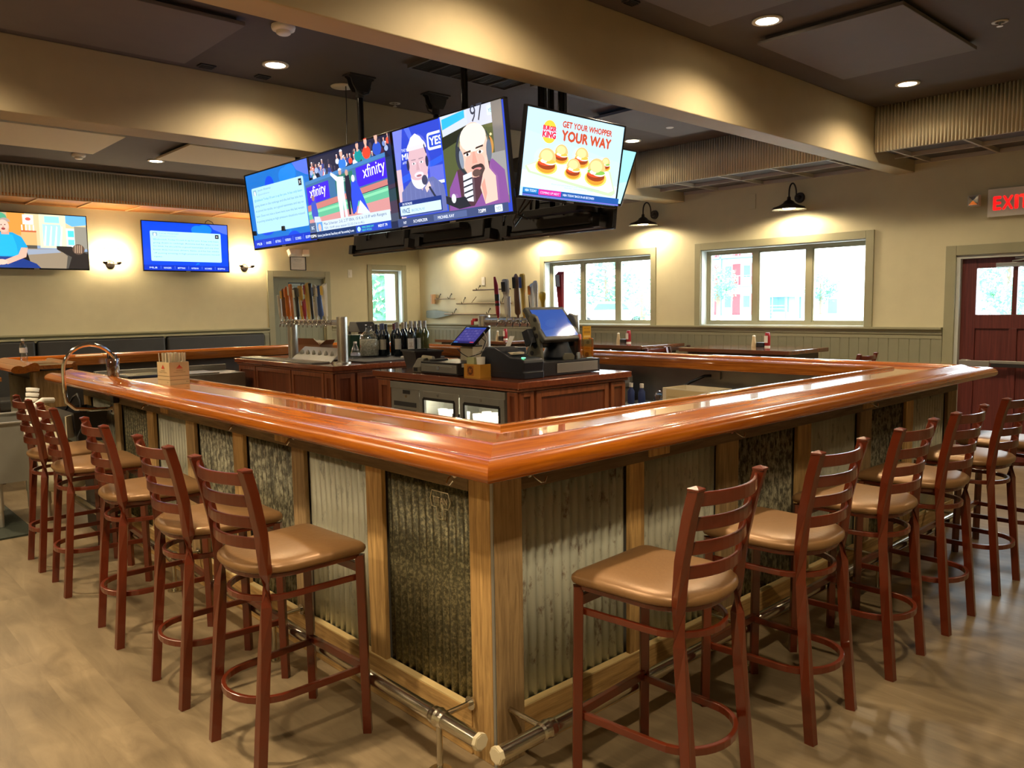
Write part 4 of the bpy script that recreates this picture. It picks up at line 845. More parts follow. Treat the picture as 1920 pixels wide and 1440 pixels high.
# far row: only their backs show
for y, lab in ((6.72, 'back of a hanging black television in the far row, farthest left'), (5.56, 'back of a hanging black television in the middle of the far row'), (4.36, 'back of a hanging black television in the far row, under the burger advert')):
    root = thing('hanging_television', lab, 'television', (4.56, y, ZT), PI/2, 'televisions hung over the bar'); tv_shell(root, 1.18, .672, .075)
    p = pic(1.18, .672, '#2a5fb4'); W, H = 1.156, .642
    p.rrect(W*.1, H*.2, W*.8, H*.6, .02, '#a9cfe6'); p.rect(0, 0, W, H*.1, '#16306c'); hang(p, root, 1.18, .672)
    f = MB(); f.tube([(-.18, .13, -.22), (-.18, .14, -.08), (-.12, .14, -.04), (.12, .14, -.04), (.18, .14, -.08), (.18, .13, -.22)], .009, 6); f.build('carry_rail', M_blackg, root)
    f = MB(); f.box(-.52, .52, .03, .09, -.33, -.30); f.box(-.53, -.46, .03, .12, -.33, -.24); f.box(.46, .53, .03, .12, -.33, -.24); f.build('lower_tray', M_black, root, bevel=.004)
    tilt(root, .12)
# ceiling poles with mounting brackets
def pole(x, y, zb, label, rz=0.0, plate=True, cable=False):
    root = thing('ceiling_mount', label, 'television mount', (x, y, CEIL), rz, 'black ceiling poles for the televisions')
    f = MB(); f.cyl((0, 0, -.16), (0, 0, zb-CEIL), .024, n=18); f.build('pole', M_blackg, root)
    f = MB(); f.cyl((.03, .01, -.17), (.034, .012, zb-CEIL+.02), .006, n=8); f.build('cable', M_black, root)
    if plate:
        f = MB(); pts = [(-.12, 0), (.12, 0), (.115, -.025), (.095, -.035), (.085, -.075), (.055, -.125), (-.055, -.125), (-.085, -.075), (-.095, -.035), (-.115, -.025)]
        for yy in (-.035, .025): f.add([(a, yy, b) for a, b in pts]+[(a, yy+.01, b) for a, b in pts], [tuple(range(10)), tuple(range(19, 9, -1))]+[(i, 10+i, 10+(i+1) % 10, (i+1) % 10) for i in range(10)])
        f.box(-.12, .12, -.06, .06, -.012, 0); f.cyl((0, 0, -.08), (0, 0, -.17), .034, n=16); f.tube([(-.075, -.04, -.09), (-.05, -.045, -.135), (0, -.045, -.155), (.05, -.045, -.135), (.075, -.04, -.09)], .008, 6)
        f.build('ceiling_bracket', M_blackm, root, bevel=.003)
    f = MB(); z = zb-CEIL; f.box(-.05, .05, -.35, .35, z, z+.05); f.box(-.32, .04, -.30, -.26, z+.0, z+.04); f.box(-.32, .04, .26, .30, z, z+.04); f.build('cross_arm', M_black, root, bevel=.003)
    return root
pole(3.56, 5.61, 2.30, 'black ceiling pole with bracket behind the baseball television', PI*0)
pole(4.36, 5.66, 2.30, 'black ceiling pole with bracket farther back, beside the studio television', PI)
pole(3.56, 4.30, 2.30, 'black ceiling pole just behind the near beam')
pole(4.30, 4.2, 2.30, 'black ceiling pole nearest the narrow ceiling grille', PI)
pole(3.80, 3.80, 2.42, 'left of two black poles above the burger advert television', -PI/2)
pole(3.99, 3.80, 2.42, 'right of two black poles above the burger advert television', -PI/2)
pole(3.56, 6.62+.05, 2.30, 'black ceiling pole behind the farthest left television')
f = MB(); pts = [(3.60, 5.88, CEIL-.015), (3.58, 5.85, 3.2), (3.54, 5.80, 3.0), (3.50, 5.72, 2.85), (3.36, 5.5, 2.75)]; f.tube(pts, .004, 6)
tag(f.build('hanging_cable', M_black), 'thin black cable hanging from the ceiling beside the first mount', 'cable')
f = MB(); f.tube([(3.50, 3.60, 2.28), (3.46, 3.66, 2.20), (3.40, 3.72, 2.26), (3.42, 3.78, 2.16), (3.52, 3.8, 2.24), (3.60, 3.74, 2.18)], .006, 6); f.tube([(3.48, 3.62, 2.30), (3.44, 3.70, 2.16), (3.50, 3.76, 2.13), (3.62, 3.8, 2.22)], .006, 6)
tag(f.build('loose_cable', M_black), 'tangle of black cables under the burger advert television', 'cable')
# ================================================================= THE BAR
NX, NY, FX, BY = 1.56, 1.81, 6.42, 10.10        # outer nose lines: left, near, far (window side), back
RAILP = [(.235, 1.135), (.228, 1.148), (.214, 1.160), (.195, 1.163), (.172, 1.158), (.140, 1.143), (.112, 1.132), (.100, 1.129), (.092, 1.134), (.078, 1.141), (.055, 1.142),
         (.030, 1.136), (.012, 1.124), (.002, 1.108), (.002, 1.094), (.010, 1.080), (.028, 1.072), (.06, 1.068), (.12, 1.068), (.16, 1.082), (.235, 1.082)]
SLABP = [(.235, 1.135), (.235, 1.098), (.52, 1.098), (.52, 1.055), (.555, 1.055), (.560, 1.062), (.560, 1.140), (.556, 1.149), (.548, 1.153), (.530, 1.153), (.522, 1.148), (.518, 1.138), (.512, 1.135)]
def run(profile, side, m0, m1, e0, e1, name, mat, parent):
    """sweep a profile along one side of the bar; m0/m1 mitre the ends (True) or cut square; e0,e1 = corner or end coordinates"""
    vs = []; n = len(profile)
    for e, m_, s_ in ((e0, m0, 1), (e1, m1, -1)):
        for d, z in profile:
            a = e+s_*d if m_ else e
            vs.append({'L': (NX+d, a, z), 'N': (a, NY+d, z), 'F': (FX-d, a, z), 'B': (a, BY-d, z)}[side])
    mb = MB(); mb.add(vs, [(i, (i+1) % n, n+(i+1) % n, n+i) for i in range(n)], 0, False)
    mb.add(vs, [tuple(range(n-1, -1, -1)), tuple(range(n, 2*n))], 0, False)
    o = mb.build(name, mat, parent)
    me = o.data
    if profile is RAILP:
        for pl in me.polygons[:n]: pl.use_smooth = True
        md = o.modifiers.new('es', 'EDGE_SPLIT'); md.split_angle = math.radians(38)
    return o
top = thing('bar_counter', 'varnished orange wood bar counter with rolled arm rail, ringing the servers area', 'bar counter', (0, 0, 0))
LEND = 7.30
for prof, nm, mY, mX in ((RAILP, 'arm_rail', M_railY, M_railX), (SLABP, 'counter_surface', M_barY, M_barX)):
    run(prof, 'L', True, False, NY, 5.62 if nm == 'arm_rail' else 6.15, nm, mY, top)
    run(prof, 'N', True, True, NX, FX, nm, mX, top)
    run(prof, 'F', True, True, NY, BY, nm, mY, top)
    run(prof, 'B', True, True, NX, FX, nm, mX, top)
    run(prof, 'L', False, True, 8.55, BY, nm, mY, top)
run(RAILP, 'L', False, False, 5.623, LEND, 'arm_rail', M_railY, top)
NARROW = [(.235, 1.135), (.235, 1.098), (.30, 1.098), (.30, 1.135)]
run(NARROW, 'L', False, False, 6.153, LEND, 'counter_surface', M_barY, top)

# front wall of the bar with reclaimed boards and corrugated tin
PX_, PY_ = 1.75, 2.02; FXW, BYW = 6.23, 9.91
front = thing('panelled_bar', 'bar front clad in old corrugated tin sheets between reclaimed wood boards', 'bar front', (0, 0, 0))
core = MB(); core.box(PX_+.042, PX_+.16, PY_+.042, 6.92, 0, 1.067); core.box(PX_+.16, FXW-.15, PY_+.042, PY_+.16, 0, 1.067); core.box(FXW-.15, FXW-.03, PY_+.042, BYW-.03, 0, 1.067)
core.box(PX_+.03, FXW-.15, BYW-.15, BYW-.03, 0, 1.067); core.box(PX_+.042, PX_+.15, 8.75, BYW-.15, 0, 1.067)
core.build('knee_wall', pm('knee_wall_paint', (.16, .15, .13), .6), front)
def sheet(side, a0, a1, mat, z0=.165, z1=.985, pitch=.046, amp=.0065):
    f = MB()
    if side == 'L': corr_strip(f, (PX_+.029, a0), (PX_+.029, a1), z0, z1, pitch, amp, (-1, 0))
    elif side == 'N': corr_strip(f, (a0, PY_+.029), (a1, PY_+.029), z0, z1, pitch, amp, (0, -1))
    elif side == 'F': corr_strip(f, (FXW-.018, a0), (FXW-.018, a1), z0, z1, pitch, amp, (1, 0), 4)
    return f.build('tin_sheet', mat, front, solid=.0012)
def board(side, a0, a1, z0, z1, mat, name, out=.0, thick=.022, bev=.003):
    f = MB()
    if side == 'L': f.box(PX_-out, PX_-out+thick, a0, a1, z0, z1)
    elif side == 'N': f.box(a0, a1, PY_-out, PY_-out+thick, z0, z1)
    elif side == 'F': f.box(FXW+out-thick, FXW+out, a0, a1, z0, z1)
    return f.build(name, mat, front, bevel=bev)
f = MB(); f.box(PX_-.004, PX_+.024, PY_+.0, PY_+.112, 0, 1.07); o = f.build('corner_post', M_reclaimZ, front, bevel=.003)
f = MB(); f.box(PX_-.004, PX_+.128, PY_-.024, PY_-.001, 0, 1.07); f.build('corner_post', M_reclaimGrey, front, bevel=.003)
f = MB(); f.box(PX_-.009, PX_-.0045, PY_-.022, PY_-.010, 0.0, 1.07); f.build('corner_bead', M_steelS, front)
Ls = [(2.686, 2.803), (3.330, 3.450), (3.985, 4.115), (4.650, 4.780), (5.335, 5.460), (6.05, 6.16), (6.80, 6.92)]
cur = PY_+.112; mats = [M_tinDark, M_tinLight, M_tinMid, M_tinMid, M_tinLight, M_tinDark, M_tinLight]
for k, (a, b) in enumerate(Ls):
    sheet('L', cur, a, mats[k]); board('L', a, b, .165, .985, M_reclaimZ if k % 2 == 0 else M_reclaimGrey, 'upright_board', .004); cur = b
board('L', PY_+.112, 6.92, .975, 1.068, M_friezeY, 'top_board', .006); board('L', PY_+.112, 6.92, 0, .172, M_reclaimY, 'base_board', .010, .03)
f = MB(); f.box(PX_-.009, PX_+.0225, PY_+.112, 6.92, .171, .176); f.build('base_board_lit_edge', pm('lit_edge_tint', (.62, .47, .22), .6), front)  # pale strip paints the light caught along the base board's top
for a, b in ((3.46, 3.60), (5.05, 5.17)): board('L', a, b, .99, 1.04, M_reclaimZ, 'cover_block', .014, .01)
Ns = [(2.503, 2.597), (3.155, 3.320), (3.894, 4.041), (4.640, 4.800), (5.320, 5.440), (6.06, 6.232)]
cur = PX_+.128; mats = [M_tinRust, M_tinLight, M_tinMid, M_tinLight, M_tinMid, M_tinLight]
for k, (a, b) in enumerate(Ns):
    sheet('N', cur, a, mats[k]); board('N', a, b, .165, .985, M_reclaimGrey if k % 2 else M_reclaimZ, 'upright_board', .004); cur = b
board('N', PX_+.128, 6.232, .975, 1.068, M_friezeX, 'top_board', .006); board('N', PX_+.128, 6.232, 0, .172, M_reclaimX, 'base_board', .010, .03)
f = MB(); f.box(PX_+.128, 6.232, PY_-.009, PY_+.0225, .171, .176); f.build('base_board_lit_edge', pm('lit_edge_tint', (.62, .47, .22), .6), front)  # same painted light along the top of the near side's base board
for a, b in ((2.62, 2.76), (4.66, 4.80)): board('N', a, b, .99, 1.04, M_reclaimZ, 'cover_block', .014, .01)
board('F', PY_, BYW, .0, 1.068, M_friezeY, 'side_cladding', .0, .02)
f = MB(); f.box(PX_, PX_+.028, 8.62, 8.76, 0, 1.07); f.box(PX_+.0, PX_+.3, 8.70, 8.73, 0, 1.07); f.build('upright_board', M_reclaimZ, front, bevel=.003)
sheet('L', 8.78, 9.88, M_tinLight)
f = MB(); f.box(PX_, PX_+.16, 6.92, 6.94, 0, 1.07); f.build('end_board', M_reclaimZ, front, bevel=.003)
# embossed maker badge on the dark sheet (raised outline and letters)
f = MB(); by, bz = 2.33, .905; w2, hh = .062, .036
def out_pts(s): return [(-w2*s, 0), (-w2*.8*s, hh*.9*s), (w2*.8*s, hh*.9*s), (w2*s, 0), (w2*.8*s, -hh*.8*s), (w2*.36*s, -hh*.8*s), (w2*.30*s, -hh*2.0*s), (-w2*.30*s, -hh*2.0*s), (-w2*.36*s, -hh*.8*s), (-w2*.8*s, -hh*.8*s)]
f.tube([(PX_+.0215, by-a, bz+b) for a, b in out_pts(1)], .0022, 6, closed=True)
vs_, fs_ = text_polys('TITAN'); xs_ = max(v[0] for v in vs_)
f.add([(PX_+.019, by+.045-(v[0]/xs_)*.09, bz-.012+v[1]*.035) for v in vs_], fs_)
vs_, fs_ = text_polys('US'); xs_ = max(v[0] for v in vs_)
f.add([(PX_+.019, by+.012-(v[0]/xs_)*.024, bz-.062+v[1]*.026) for v in vs_], fs_)
o = f.build('embossed_badge', pm('worn_embossing', (.75, .70, .50), .45, metal=.5), front)
# purse hooks under the rail
def purse_hook(x, y, side):
    T = TR(x, y, 1.03) @ (RZ(-PI/2) if side == 'L' else Matrix.Identity(4)); f = MB()
    f.cyl((0, 0, 0), (0, -.004, 0), .016, n=12, T=T); f.tube([(0, -.004, .0), (0, -.03, -.012), (.012, -.05, -.028), (.03, -.05, -.03), (.045, -.045, -.012)], .0032, 6, T=T)
    o = f.build('purse_hook', M_chrome, front)
for y in (2.20, 3.41, 4.05, 5.40): purse_hook(PX_-.007, y, 'L')
for x in (1.93, 3.25, 4.72): purse_hook(x, PY_-.007, 'N')

# foot rails
def foot_rail(label, side, a0, a1, off, legs, arms, collars):
    root = thing('foot_rail', label, 'foot rail', (0, 0, 0), group='steel foot rails along the bar')
    P = (lambda a, d=0, z=.2: (off+d, a, z)) if side == 'L' else (lambda a, d=0, z=.2: (a, off+d, z))
    r = .0265
    f = MB(); f.cyl(P(a0), P(a1), r, n=24, caps=True); f.build('rail_tube', M_steelTube, root)
    f = MB(); f.cyl(P(a0-.012), P(a0+.002), r*1.13, r*1.16, 8, smooth=False); f.cyl(P(a0-.014), P(a0-.012), r*.95, n=8, smooth=False); o = f.build('end_cap', pm('cream_end_cap', (.62, .55, .38), .35), root, bevel=.002)
    for a in collars:
        f = MB(); s_ = .035
        prof = [(-s_, r*1.02), (-s_*.7, r*1.18), (-s_*.3, r*1.22), (0, r*1.30), (s_*.3, r*1.22), (s_*.7, r*1.18), (s_, r*1.02)]
        for (q0, r0), (q1, r1) in zip(prof[:-1], prof[1:]): f.cyl(P(a+q0), P(a+q1), r0, r1, 24, caps=False)
        f.build('rail_collar', M_steelTube, root)
    for a in legs:
        f = MB(); f.cyl(P(a, 0, .0), P(a, 0, .18), .011, n=12); f.cyl(P(a, 0, 0), P(a, 0, .006), .042, n=20); f.cyl(P(a, 0, .006), P(a, 0, .016), .018, n=14); f.build('floor_leg', M_steelTube, root)
    for a in arms:
        wall = (PX_ if side == 'L' else PY_)-.012
        f = MB(); q = Vector(P(a)); w_ = Vector((wall, a, .2)) if side == 'L' else Vector((a, wall, .2)); f.cyl(q, w_, .010, n=12); d_ = (w_-q).normalized(); f.cyl(w_-d_*.006, w_, .026, n=16); f.build('wall_arm', M_steelTube, root)
    return root
foot_rail('steel foot rail along the left side of the bar', 'L', 1.915, 6.80, 1.592, [2.13, 3.39, 4.66, 5.93], [2.13, 3.39, 4.66, 5.93], [2.13, 3.39, 4.66, 5.93])
foot_rail('steel foot rail along the right side of the bar', 'N', 1.585, 6.10, 1.810, [3.05, 4.45, 5.7], [1.805, 3.05, 4.45, 5.7], [1.805, 3.05, 4.45, 5.7])

# ================================================================= BAR STOOLS
def make_stool(label, group):
    """ladder-back stool; local +x faces the counter, origin on the floor"""
    root = thing('bar_stool', label, 'bar stool', (0, 0, 0), 0, group)
    fx, fy = .205, .192; rxf, ryf = -.225, .178      # front legs; rear feet
    lw = .032
    for s_ in (-1, 1):
        f = MB(); f.tube([(fx+.006, s_*(fy+.006), 0), (fx, s_*fy, .70)], 0, flat=(lw, lw)); f.build('leg', M_cherry, root, bevel=.003)
        pth = [(rxf, s_*ryf, 0), (rxf+.018, s_*(ryf-.002), .20), (rxf+.040, s_*(ryf-.004), .45), (rxf+.052, s_*ryf, .60), (rxf+.054, s_*(ryf+.003), .72), (rxf+.040, s_*(ryf+.008), .86), (rxf+.012, s_*(ryf+.014), 1.0), (rxf-.012, s_*(ryf+.018), 1.09)]
        f = MB(); f.tube(pth, 0, flat=(lw, lw*1.15))
        x, y, z = pth[-1]; f.box(x-.020, x+.020, y-.019, y+.019, z-.004, z+.004); f.add([(x-.020, y-.019, z+.004), (x+.020, y-.019, z+.004), (x+.020, y+.019, z+.004), (x-.020, y+.019, z+.004), (x, y, z+.012)], [(0, 1, 4), (1, 2, 4), (2, 3, 4), (3, 0, 4)])
        f.build('leg', M_cherry, root, bevel=.002)
    # seat: square front, rounded back
    def outline(g=0.0, n=18):
        pts = []
        hw = .212+g; xf = .225+g; R = .03
        for a in range(0, 91, 30): t = math.radians(a); pts.append((xf-R+R*math.cos(t), hw-R+R*math.sin(t)))
        for k in range(n+1):
            t = PI/2+PI*k/n
            pts.append((-.02+(.202+g)*math.copysign(abs(math.cos(t))**.86, math.cos(t)), (hw-.004)*math.copysign(abs(math.sin(t))**.80, math.sin(t))))
        for a in range(-90, 1, 30): t = math.radians(a); pts.append((xf-R+R*math.cos(t), -hw+R+R*math.sin(t)))
        return pts
    f = MB(); f.prism(outline(-.012), .690, .708); f.build('seat_rim', M_cherry, root, bevel=.004)
    f = MB(); layers = [(-.010, .708), (.003, .714), (.008, .724), (.006, .736), (-.006, .746), (-.035, .754), (-.08, .759), (-.14, .762)]
    base = outline(0); vs = []; n = len(base); cx0 = 0.0
    for g, z in layers:
        for (x, y) in base:
            L_ = math.hypot(x-cx0, y); q = (L_+g)/L_ if L_ > 0 else 1; vs.append((cx0+(x-cx0)*q, y*q, z))
    vs.append((0, 0, .763)); fs = [(i*n+k, i*n+(k+1) % n, (i+1)*n+(k+1) % n, (i+1)*n+k) for i in range(len(layers)-1) for k in range(n)]
    fs += [((len(layers)-1)*n+k, (len(layers)-1)*n+(k+1) % n, len(vs)-1) for k in range(n)]; fs.append(tuple(range(n-1, -1, -1)))
    f.add(vs, fs, 0, True); o = f.build('seat_cushion', M_vinyl, root); o['label'] = 'bronze brown vinyl cushion'
    f = MB(); f.cyl((0, 0, .672), (0, 0, .690), .10, .12, 20); f.build('seat_plate', M_black, root)
    # curved ladder slats
    def slat(z0, z1):
        zc = (z0+z1)/2; t = (zc-.72)/.37
        x0 = rxf+.054-.066*max(0, t)**1.35; hw = ryf+.003+.015*t; vs = []; N = 12
        for k in range(N+1):
            u = -1+2*k/N; bow = -.052*(1-u*u)
            for dx, z in ((-.006, z0), (.006, z0), (.006, z1), (-.006, z1)): vs.append((x0+bow+dx, u*(hw-.012), z))
        fs = [(4*k+j, 4*k+(j+1) % 4, 4*(k+1)+(j+1) % 4, 4*(k+1)+j) for k in range(N) for j in range(4)]
        f = MB(); f.add(vs, fs, 0, False); f.build('back_slat', M_cherry, root, bevel=.0035)
    for z0, z1 in ((1.035, 1.078), (.958, 1.000), (.881, .922), (.804, .845)): slat(z0, z1)
    # foot ring, upper ring, cross bars
    def ring(z, xr, half, sag=.0):
        pth = [(fx, half, z)]
        for k in range(17):
            t = PI/2+PI*k/16; pth.append((xr+.115+.150*math.cos(t), (half-.012)*math.sin(t), z))
        pth.append((fx, -half, z)); return pth
    f = MB(); f.tube(ring(.252, rxf+.018, .182), 0, flat=(.017, .026)); f.build('foot_ring', M_cherry, root, bevel=.003)
    f = MB(); f.tube(ring(.612, rxf+.055, .176), 0, flat=(.015, .022)); f.build('upper_ring', M_cherry, root, bevel=.003)
    for z, h in ((.262, .030), (.650, .034)):
        f = MB(); f.box(fx-.010, fx+.010, -fy, fy, z-h/2, z+h/2); f.build('front_stretcher', M_cherry, root, bevel=.002)
    return root
GL, GR = 'cherry bar stools along the left side', 'cherry bar stools along the right side'
left = [(1.335, 2.725, .04, 'cherry ladder-back stool nearest the camera on the left side'), (1.335, 3.385, -.02, 'cherry ladder-back stool, second nearest on the left side'),
        (1.335, 4.20, -.05, 'cherry ladder-back stool, third of five along the left side'), (1.340, 5.155, -.05, 'cherry ladder-back stool, fourth along the left side'),
        (1.340, 5.775, -.03, 'cherry ladder-back stool, last on the left side beside the steel bin')]
right = [(2.085, 1.54, .06, 'cherry ladder-back stool nearest the bar corner on the right side'), (2.855, 1.545, .03, 'cherry ladder-back stool, second from the corner on the right side'),
         (3.575, 1.545, .02, 'cherry ladder-back stool, third from the corner on the right side'), (4.245, 1.545, .0, 'cherry ladder-back stool, fourth from the corner on the right side'),
         (5.000, 1.545, .0, 'cherry ladder-back stool, fifth from the corner on the right side'), (5.700, 1.545, .0, 'cherry ladder-back stool, farthest on the right side, cut by the frame')]
stool0 = make_stool(left[0][3], GL); stool0.location = (left[0][0], left[0][1], 0); stool0.rotation_euler = (0, 0, left[0][2])
for x, y, r, lab in left[1:]: dup(stool0, (x, y, 0), r, lab, GL)
for x, y, r, lab in right: dup(stool0, (x, y, 0), PI/2+r, lab, GR)
# stools on the far side of the bar: their posts just clear the counter
GF = 'cherry bar stools behind the far counter'
for k, y in enumerate((3.05, 3.85, 4.75, 5.65, 6.55)):
    dup(stool0, (6.80, y, 0.0), PI+(.03, -.02, .04, 0, -.03)[k], ('cherry ladder-back stool behind the far counter, nearest the exit door', 'cherry ladder-back stool behind the far counter, second from the exit door', 'cherry ladder-back stool behind the middle of the far counter', 'cherry ladder-back stool behind the far counter, fourth from the exit door', 'cherry ladder-back stool behind the far counter, farthest from the exit door')[k], GF)
# ================================================================= SERVERS ISLAND
IZ = 1.07
def panel_face(root, along, fixed, out, a0, a1, z0, z1, fr=.045):
    """framed recessed panel: along = axis the face runs on, out = sign of the facing side"""
    f = MB(); t = .018
    def bx(m_, p0, p1, b0, b1, q0, q1):
        p0, p1 = sorted((p0, p1))
        if along == 'Y': m_.box(p0, p1, b0, b1, q0, q1)
        else: m_.box(b0, b1, p0, p1, q0, q1)
    A, B = fixed, fixed+out*t
    bx(f, A, B, a0, a0+fr, z0, z1); bx(f, A, B, a1-fr, a1, z0, z1); bx(f, A, B, a0+fr, a1-fr, z1-fr, z1); bx(f, A, B, a0+fr, a1-fr, z0, z0+fr)
    fm = f.build('panel_frame', M_mahogF, root, bevel=.003)
    g = MB(); bx(g, A+out*.001, A+out*.006, a0+fr, a1-fr, z0+fr, z1-fr); g.build('inset_panel', M_mahog, fm)
def slab_top(root, x0, x1, y0, y1, name='worktop'):
    f = MB(); f.box(x0, x1, y0, y1, IZ-.05, IZ); o = f.build(name, M_mahogY, root, bevel=.008, seg=3)
    f = MB(); f.box(x0+.02, x1-.02, y0+.02, y1-.02, IZ-.075, IZ-.05); f.build('cove_moulding', M_mahogF, root, bevel=.01)
# block A with the glass door cooler
A = thing('back_bar_cabinet', 'mahogany back bar cabinet around the steel glass door cooler', 'cabinet', (0, 0, 0), group='mahogany back bar cabinets')
ax0, ax1, ay0, ay1 = 3.93, 5.24, 4.20, 6.14
slab_top(A, ax0, ax1, ay0, ay1)
f = MB(); f.box(ax0+.05, ax1-.05, ay0+.05, 4.36, 0, IZ-.06); f.box(ax0+.05, ax1-.05, 5.90, ay1-.05, 0, IZ-.06); f.box(ax0+.75, ax1-.05, 4.36, 5.90, 0, IZ-.06); f.box(ax0+.06, ax0+.75, 4.36, 5.90, 1.0, IZ-.06)
f.build('cabinet_body', M_mahog, A)
panel_face(A, 'Y', ax0+.05, -1, 4.25, 4.36, .05, .99, .03); panel_face(A, 'Y', ax0+.05, -1, 5.90, 6.09, .05, .99, .05)
panel_face(A, 'X', ay0+.05, -1, ax0+.05, ax0+.19, .05, .99, .035); panel_face(A, 'X', ay0+.05, -1, ax0+.22, ax1-.26, .05, .99, .05); panel_face(A, 'X', ay0+.05, -1, ax1-.23, ax1-.05, .05, .99, .04)
# block B with the taps
B = thing('back_bar_cabinet', 'mahogany back bar cabinet under the left tap tower with framed panels', 'cabinet', (0, 0, 0), group='mahogany back bar cabinets')
bx0, bx1, by0, by1 = 3.93, 5.50, 6.84, 9.10
slab_top(B, bx0, bx1, by0, by1)
f = MB(); f.box(bx0+.05, bx1-.05, by0+.05, by1-.05, 0, IZ-.06); f.build('cabinet_body', M_mahog, B)
for a, b in ((6.89, 7.06), (7.08, 7.75), (7.77, 8.60), (8.62, 9.05)): panel_face(B, 'Y', bx0+.05, -1, a, b, .05, .99, .045)
panel_face(B, 'X', by0+.05, -1, bx0+.05, bx0+.27, .05, .99, .05); panel_face(B, 'X', by0+.05, -1, bx0+.30, bx1-.05, .05, .99, .05)
# steel glass door cooler
C = thing('undercounter_cooler', 'steel two door glass front bottle cooler in the mahogany cabinet', 'cooler', (0, 0, 0))
cx = 3.955
f = MB(); f.box(cx+.03, cx+.70, 4.375, 4.40, .02, .985); f.box(cx+.03, cx+.70, 5.865, 5.89, .02, .985); f.box(cx+.03, cx+.70, 4.40, 5.865, .955, .985); f.box(cx+.03, cx+.70, 4.40, 5.865, .02, .09); f.box(cx+.66, cx+.70, 4.40, 5.865, .09, .955); f.box(cx+.03, cx+.66, 5.46, 5.48, .09, .955); f.box(cx, cx+.03, 4.375, 5.89, .928, .985); f.box(cx+.03, cx+.05, 4.40, 5.46, .90, .955)
f.build('cooler_case', M_steelS, C, bevel=.002)
f = MB(); f.box(cx+.005, cx+.03, 5.47, 5.885, .05, .93); g_ = f.build('vent_cover', M_steelS, C, bevel=.003)
f = MB()
for k in range(11): f.box(cx+.001, cx+.006, 5.51, 5.84, .125+.065*k, .165+.065*k)
f.build('vent_slot', M_blackm, g_)
f = MB(); f.box(cx, cx+.006, 5.60, 5.70, .885, .918); f.build('thermostat', M_black, g_); f = MB(); f.cyl((cx-.004, 5.65, .865), (cx+.006, 5.65, .865), .012, n=12); f.build('lock', M_chrome, g_)
for d0, d1, h_ in ((4.93, 5.455, 4.955), (4.385, 4.915, 4.895)):
    f = MB(); fr = .055
    f.box(cx, cx+.03, d0, d0+fr, .05, .93); f.box(cx, cx+.03, d1-fr, d1, .05, .93); f.box(cx, cx+.03, d0+fr, d1-fr, .93-.065, .93); f.box(cx, cx+.03, d0+fr, d1-fr, .05, .05+fr)
    d_ = f.build('cooler_door', M_steelS, C, bevel=.003)
    f = MB(); gy0, gy1 = d0+fr, d1-fr; f.box(cx-.002, cx+.02, gy0-.012, gy0+.012, .125, .865); f.box(cx-.002, cx+.02, gy1-.012, gy1+.012, .125, .865); f.box(cx-.002, cx+.02, gy0, gy1, .853, .876); f.box(cx-.002, cx+.02, gy0, gy1, .11, .135); f.build('door_gasket', M_black, d_)
    f = MB(); f.box(cx+.010, cx+.014, gy0, gy1, .13, .86); f.build('door_pane', M_glassW, d_)
    f = MB(); f.cyl((cx-.006, (d0+d1)/2, .905), (cx+.002, (d0+d1)/2, .905), .013, n=12); f.build('lock', M_chrome, d_)
    yh = d0+.03 if d0 > 4.9 else d1-.03
    f = MB(); f.box(cx-.035, cx-.025, yh-.008, yh+.008, .30, .78); f.box(cx-.03, cx+.001, yh-.006, yh+.006, .33, .35); f.box(cx-.03, cx+.001, yh-.006, yh+.006, .72, .74); f.build('door_handle', M_black, d_)
f = MB()
for z in (.36, .62):
    for k in range(12): f.cyl((cx+.06, 4.42+.088*k, z), (cx+.62, 4.42+.088*k, z), .003, n=5)
    f.box(cx+.05, cx+.06, 4.41, 5.45, z-.006, z+.006)
f.build('wire_shelf', M_steel, C)
f = MB(); f.cyl((cx+.09, 4.42, .89), (cx+.09, 5.44, .89), .012, n=8); f.build('interior_lamp', emit('cooler_lamp', (1, .93, .7), 26), C)
lamp('AREA', 'cooler_light', (cx+.10, 4.93, .87), 9, (1, .93, .72), shape='RECTANGLE', size=.06, size_y=.9)
# beer glasses chilling on the cooler shelves
def cup(label, cat, prof, mat, x, y, z, group, n=18, name='pint_glass'):
    f = MB(); f.lathe(prof, (0, 0, 0), n, captop=False); o = f.build(name, mat); o.location = (x, y, z)
    return tag(o, label, cat, group)
PINT = [(.028, 0), (.030, .004), (.040, .14), (.037, .14), (.027, .012), (.0001, .012)]
g0 = None; k = 0
M_frost = pm('frosted_glass', (.72, .70, .56), .35, spec=.6)
for z in (.626, .366):
    for i in range(5):
        for j in range(2):
            y = 4.46+.10*i+.05*j; x = cx+.14+.14*j; k += 1
            lab = 'frosted pint glass inside the cooler behind the door pane'
            if g0 is None: g0 = cup(lab, 'glass', PINT, M_frost, x, y, z, 'frosted glasses in the cooler')
            else: o = g0.copy(); COL.objects.link(o); o.location = (x, y, z)
for i in range(4):
    y = 5.03+.10*i; o = g0.copy(); COL.objects.link(o); o.location = (cx+.15, y, .626)
    o = g0.copy(); COL.objects.link(o); o.location = (cx+.15, y, .366)

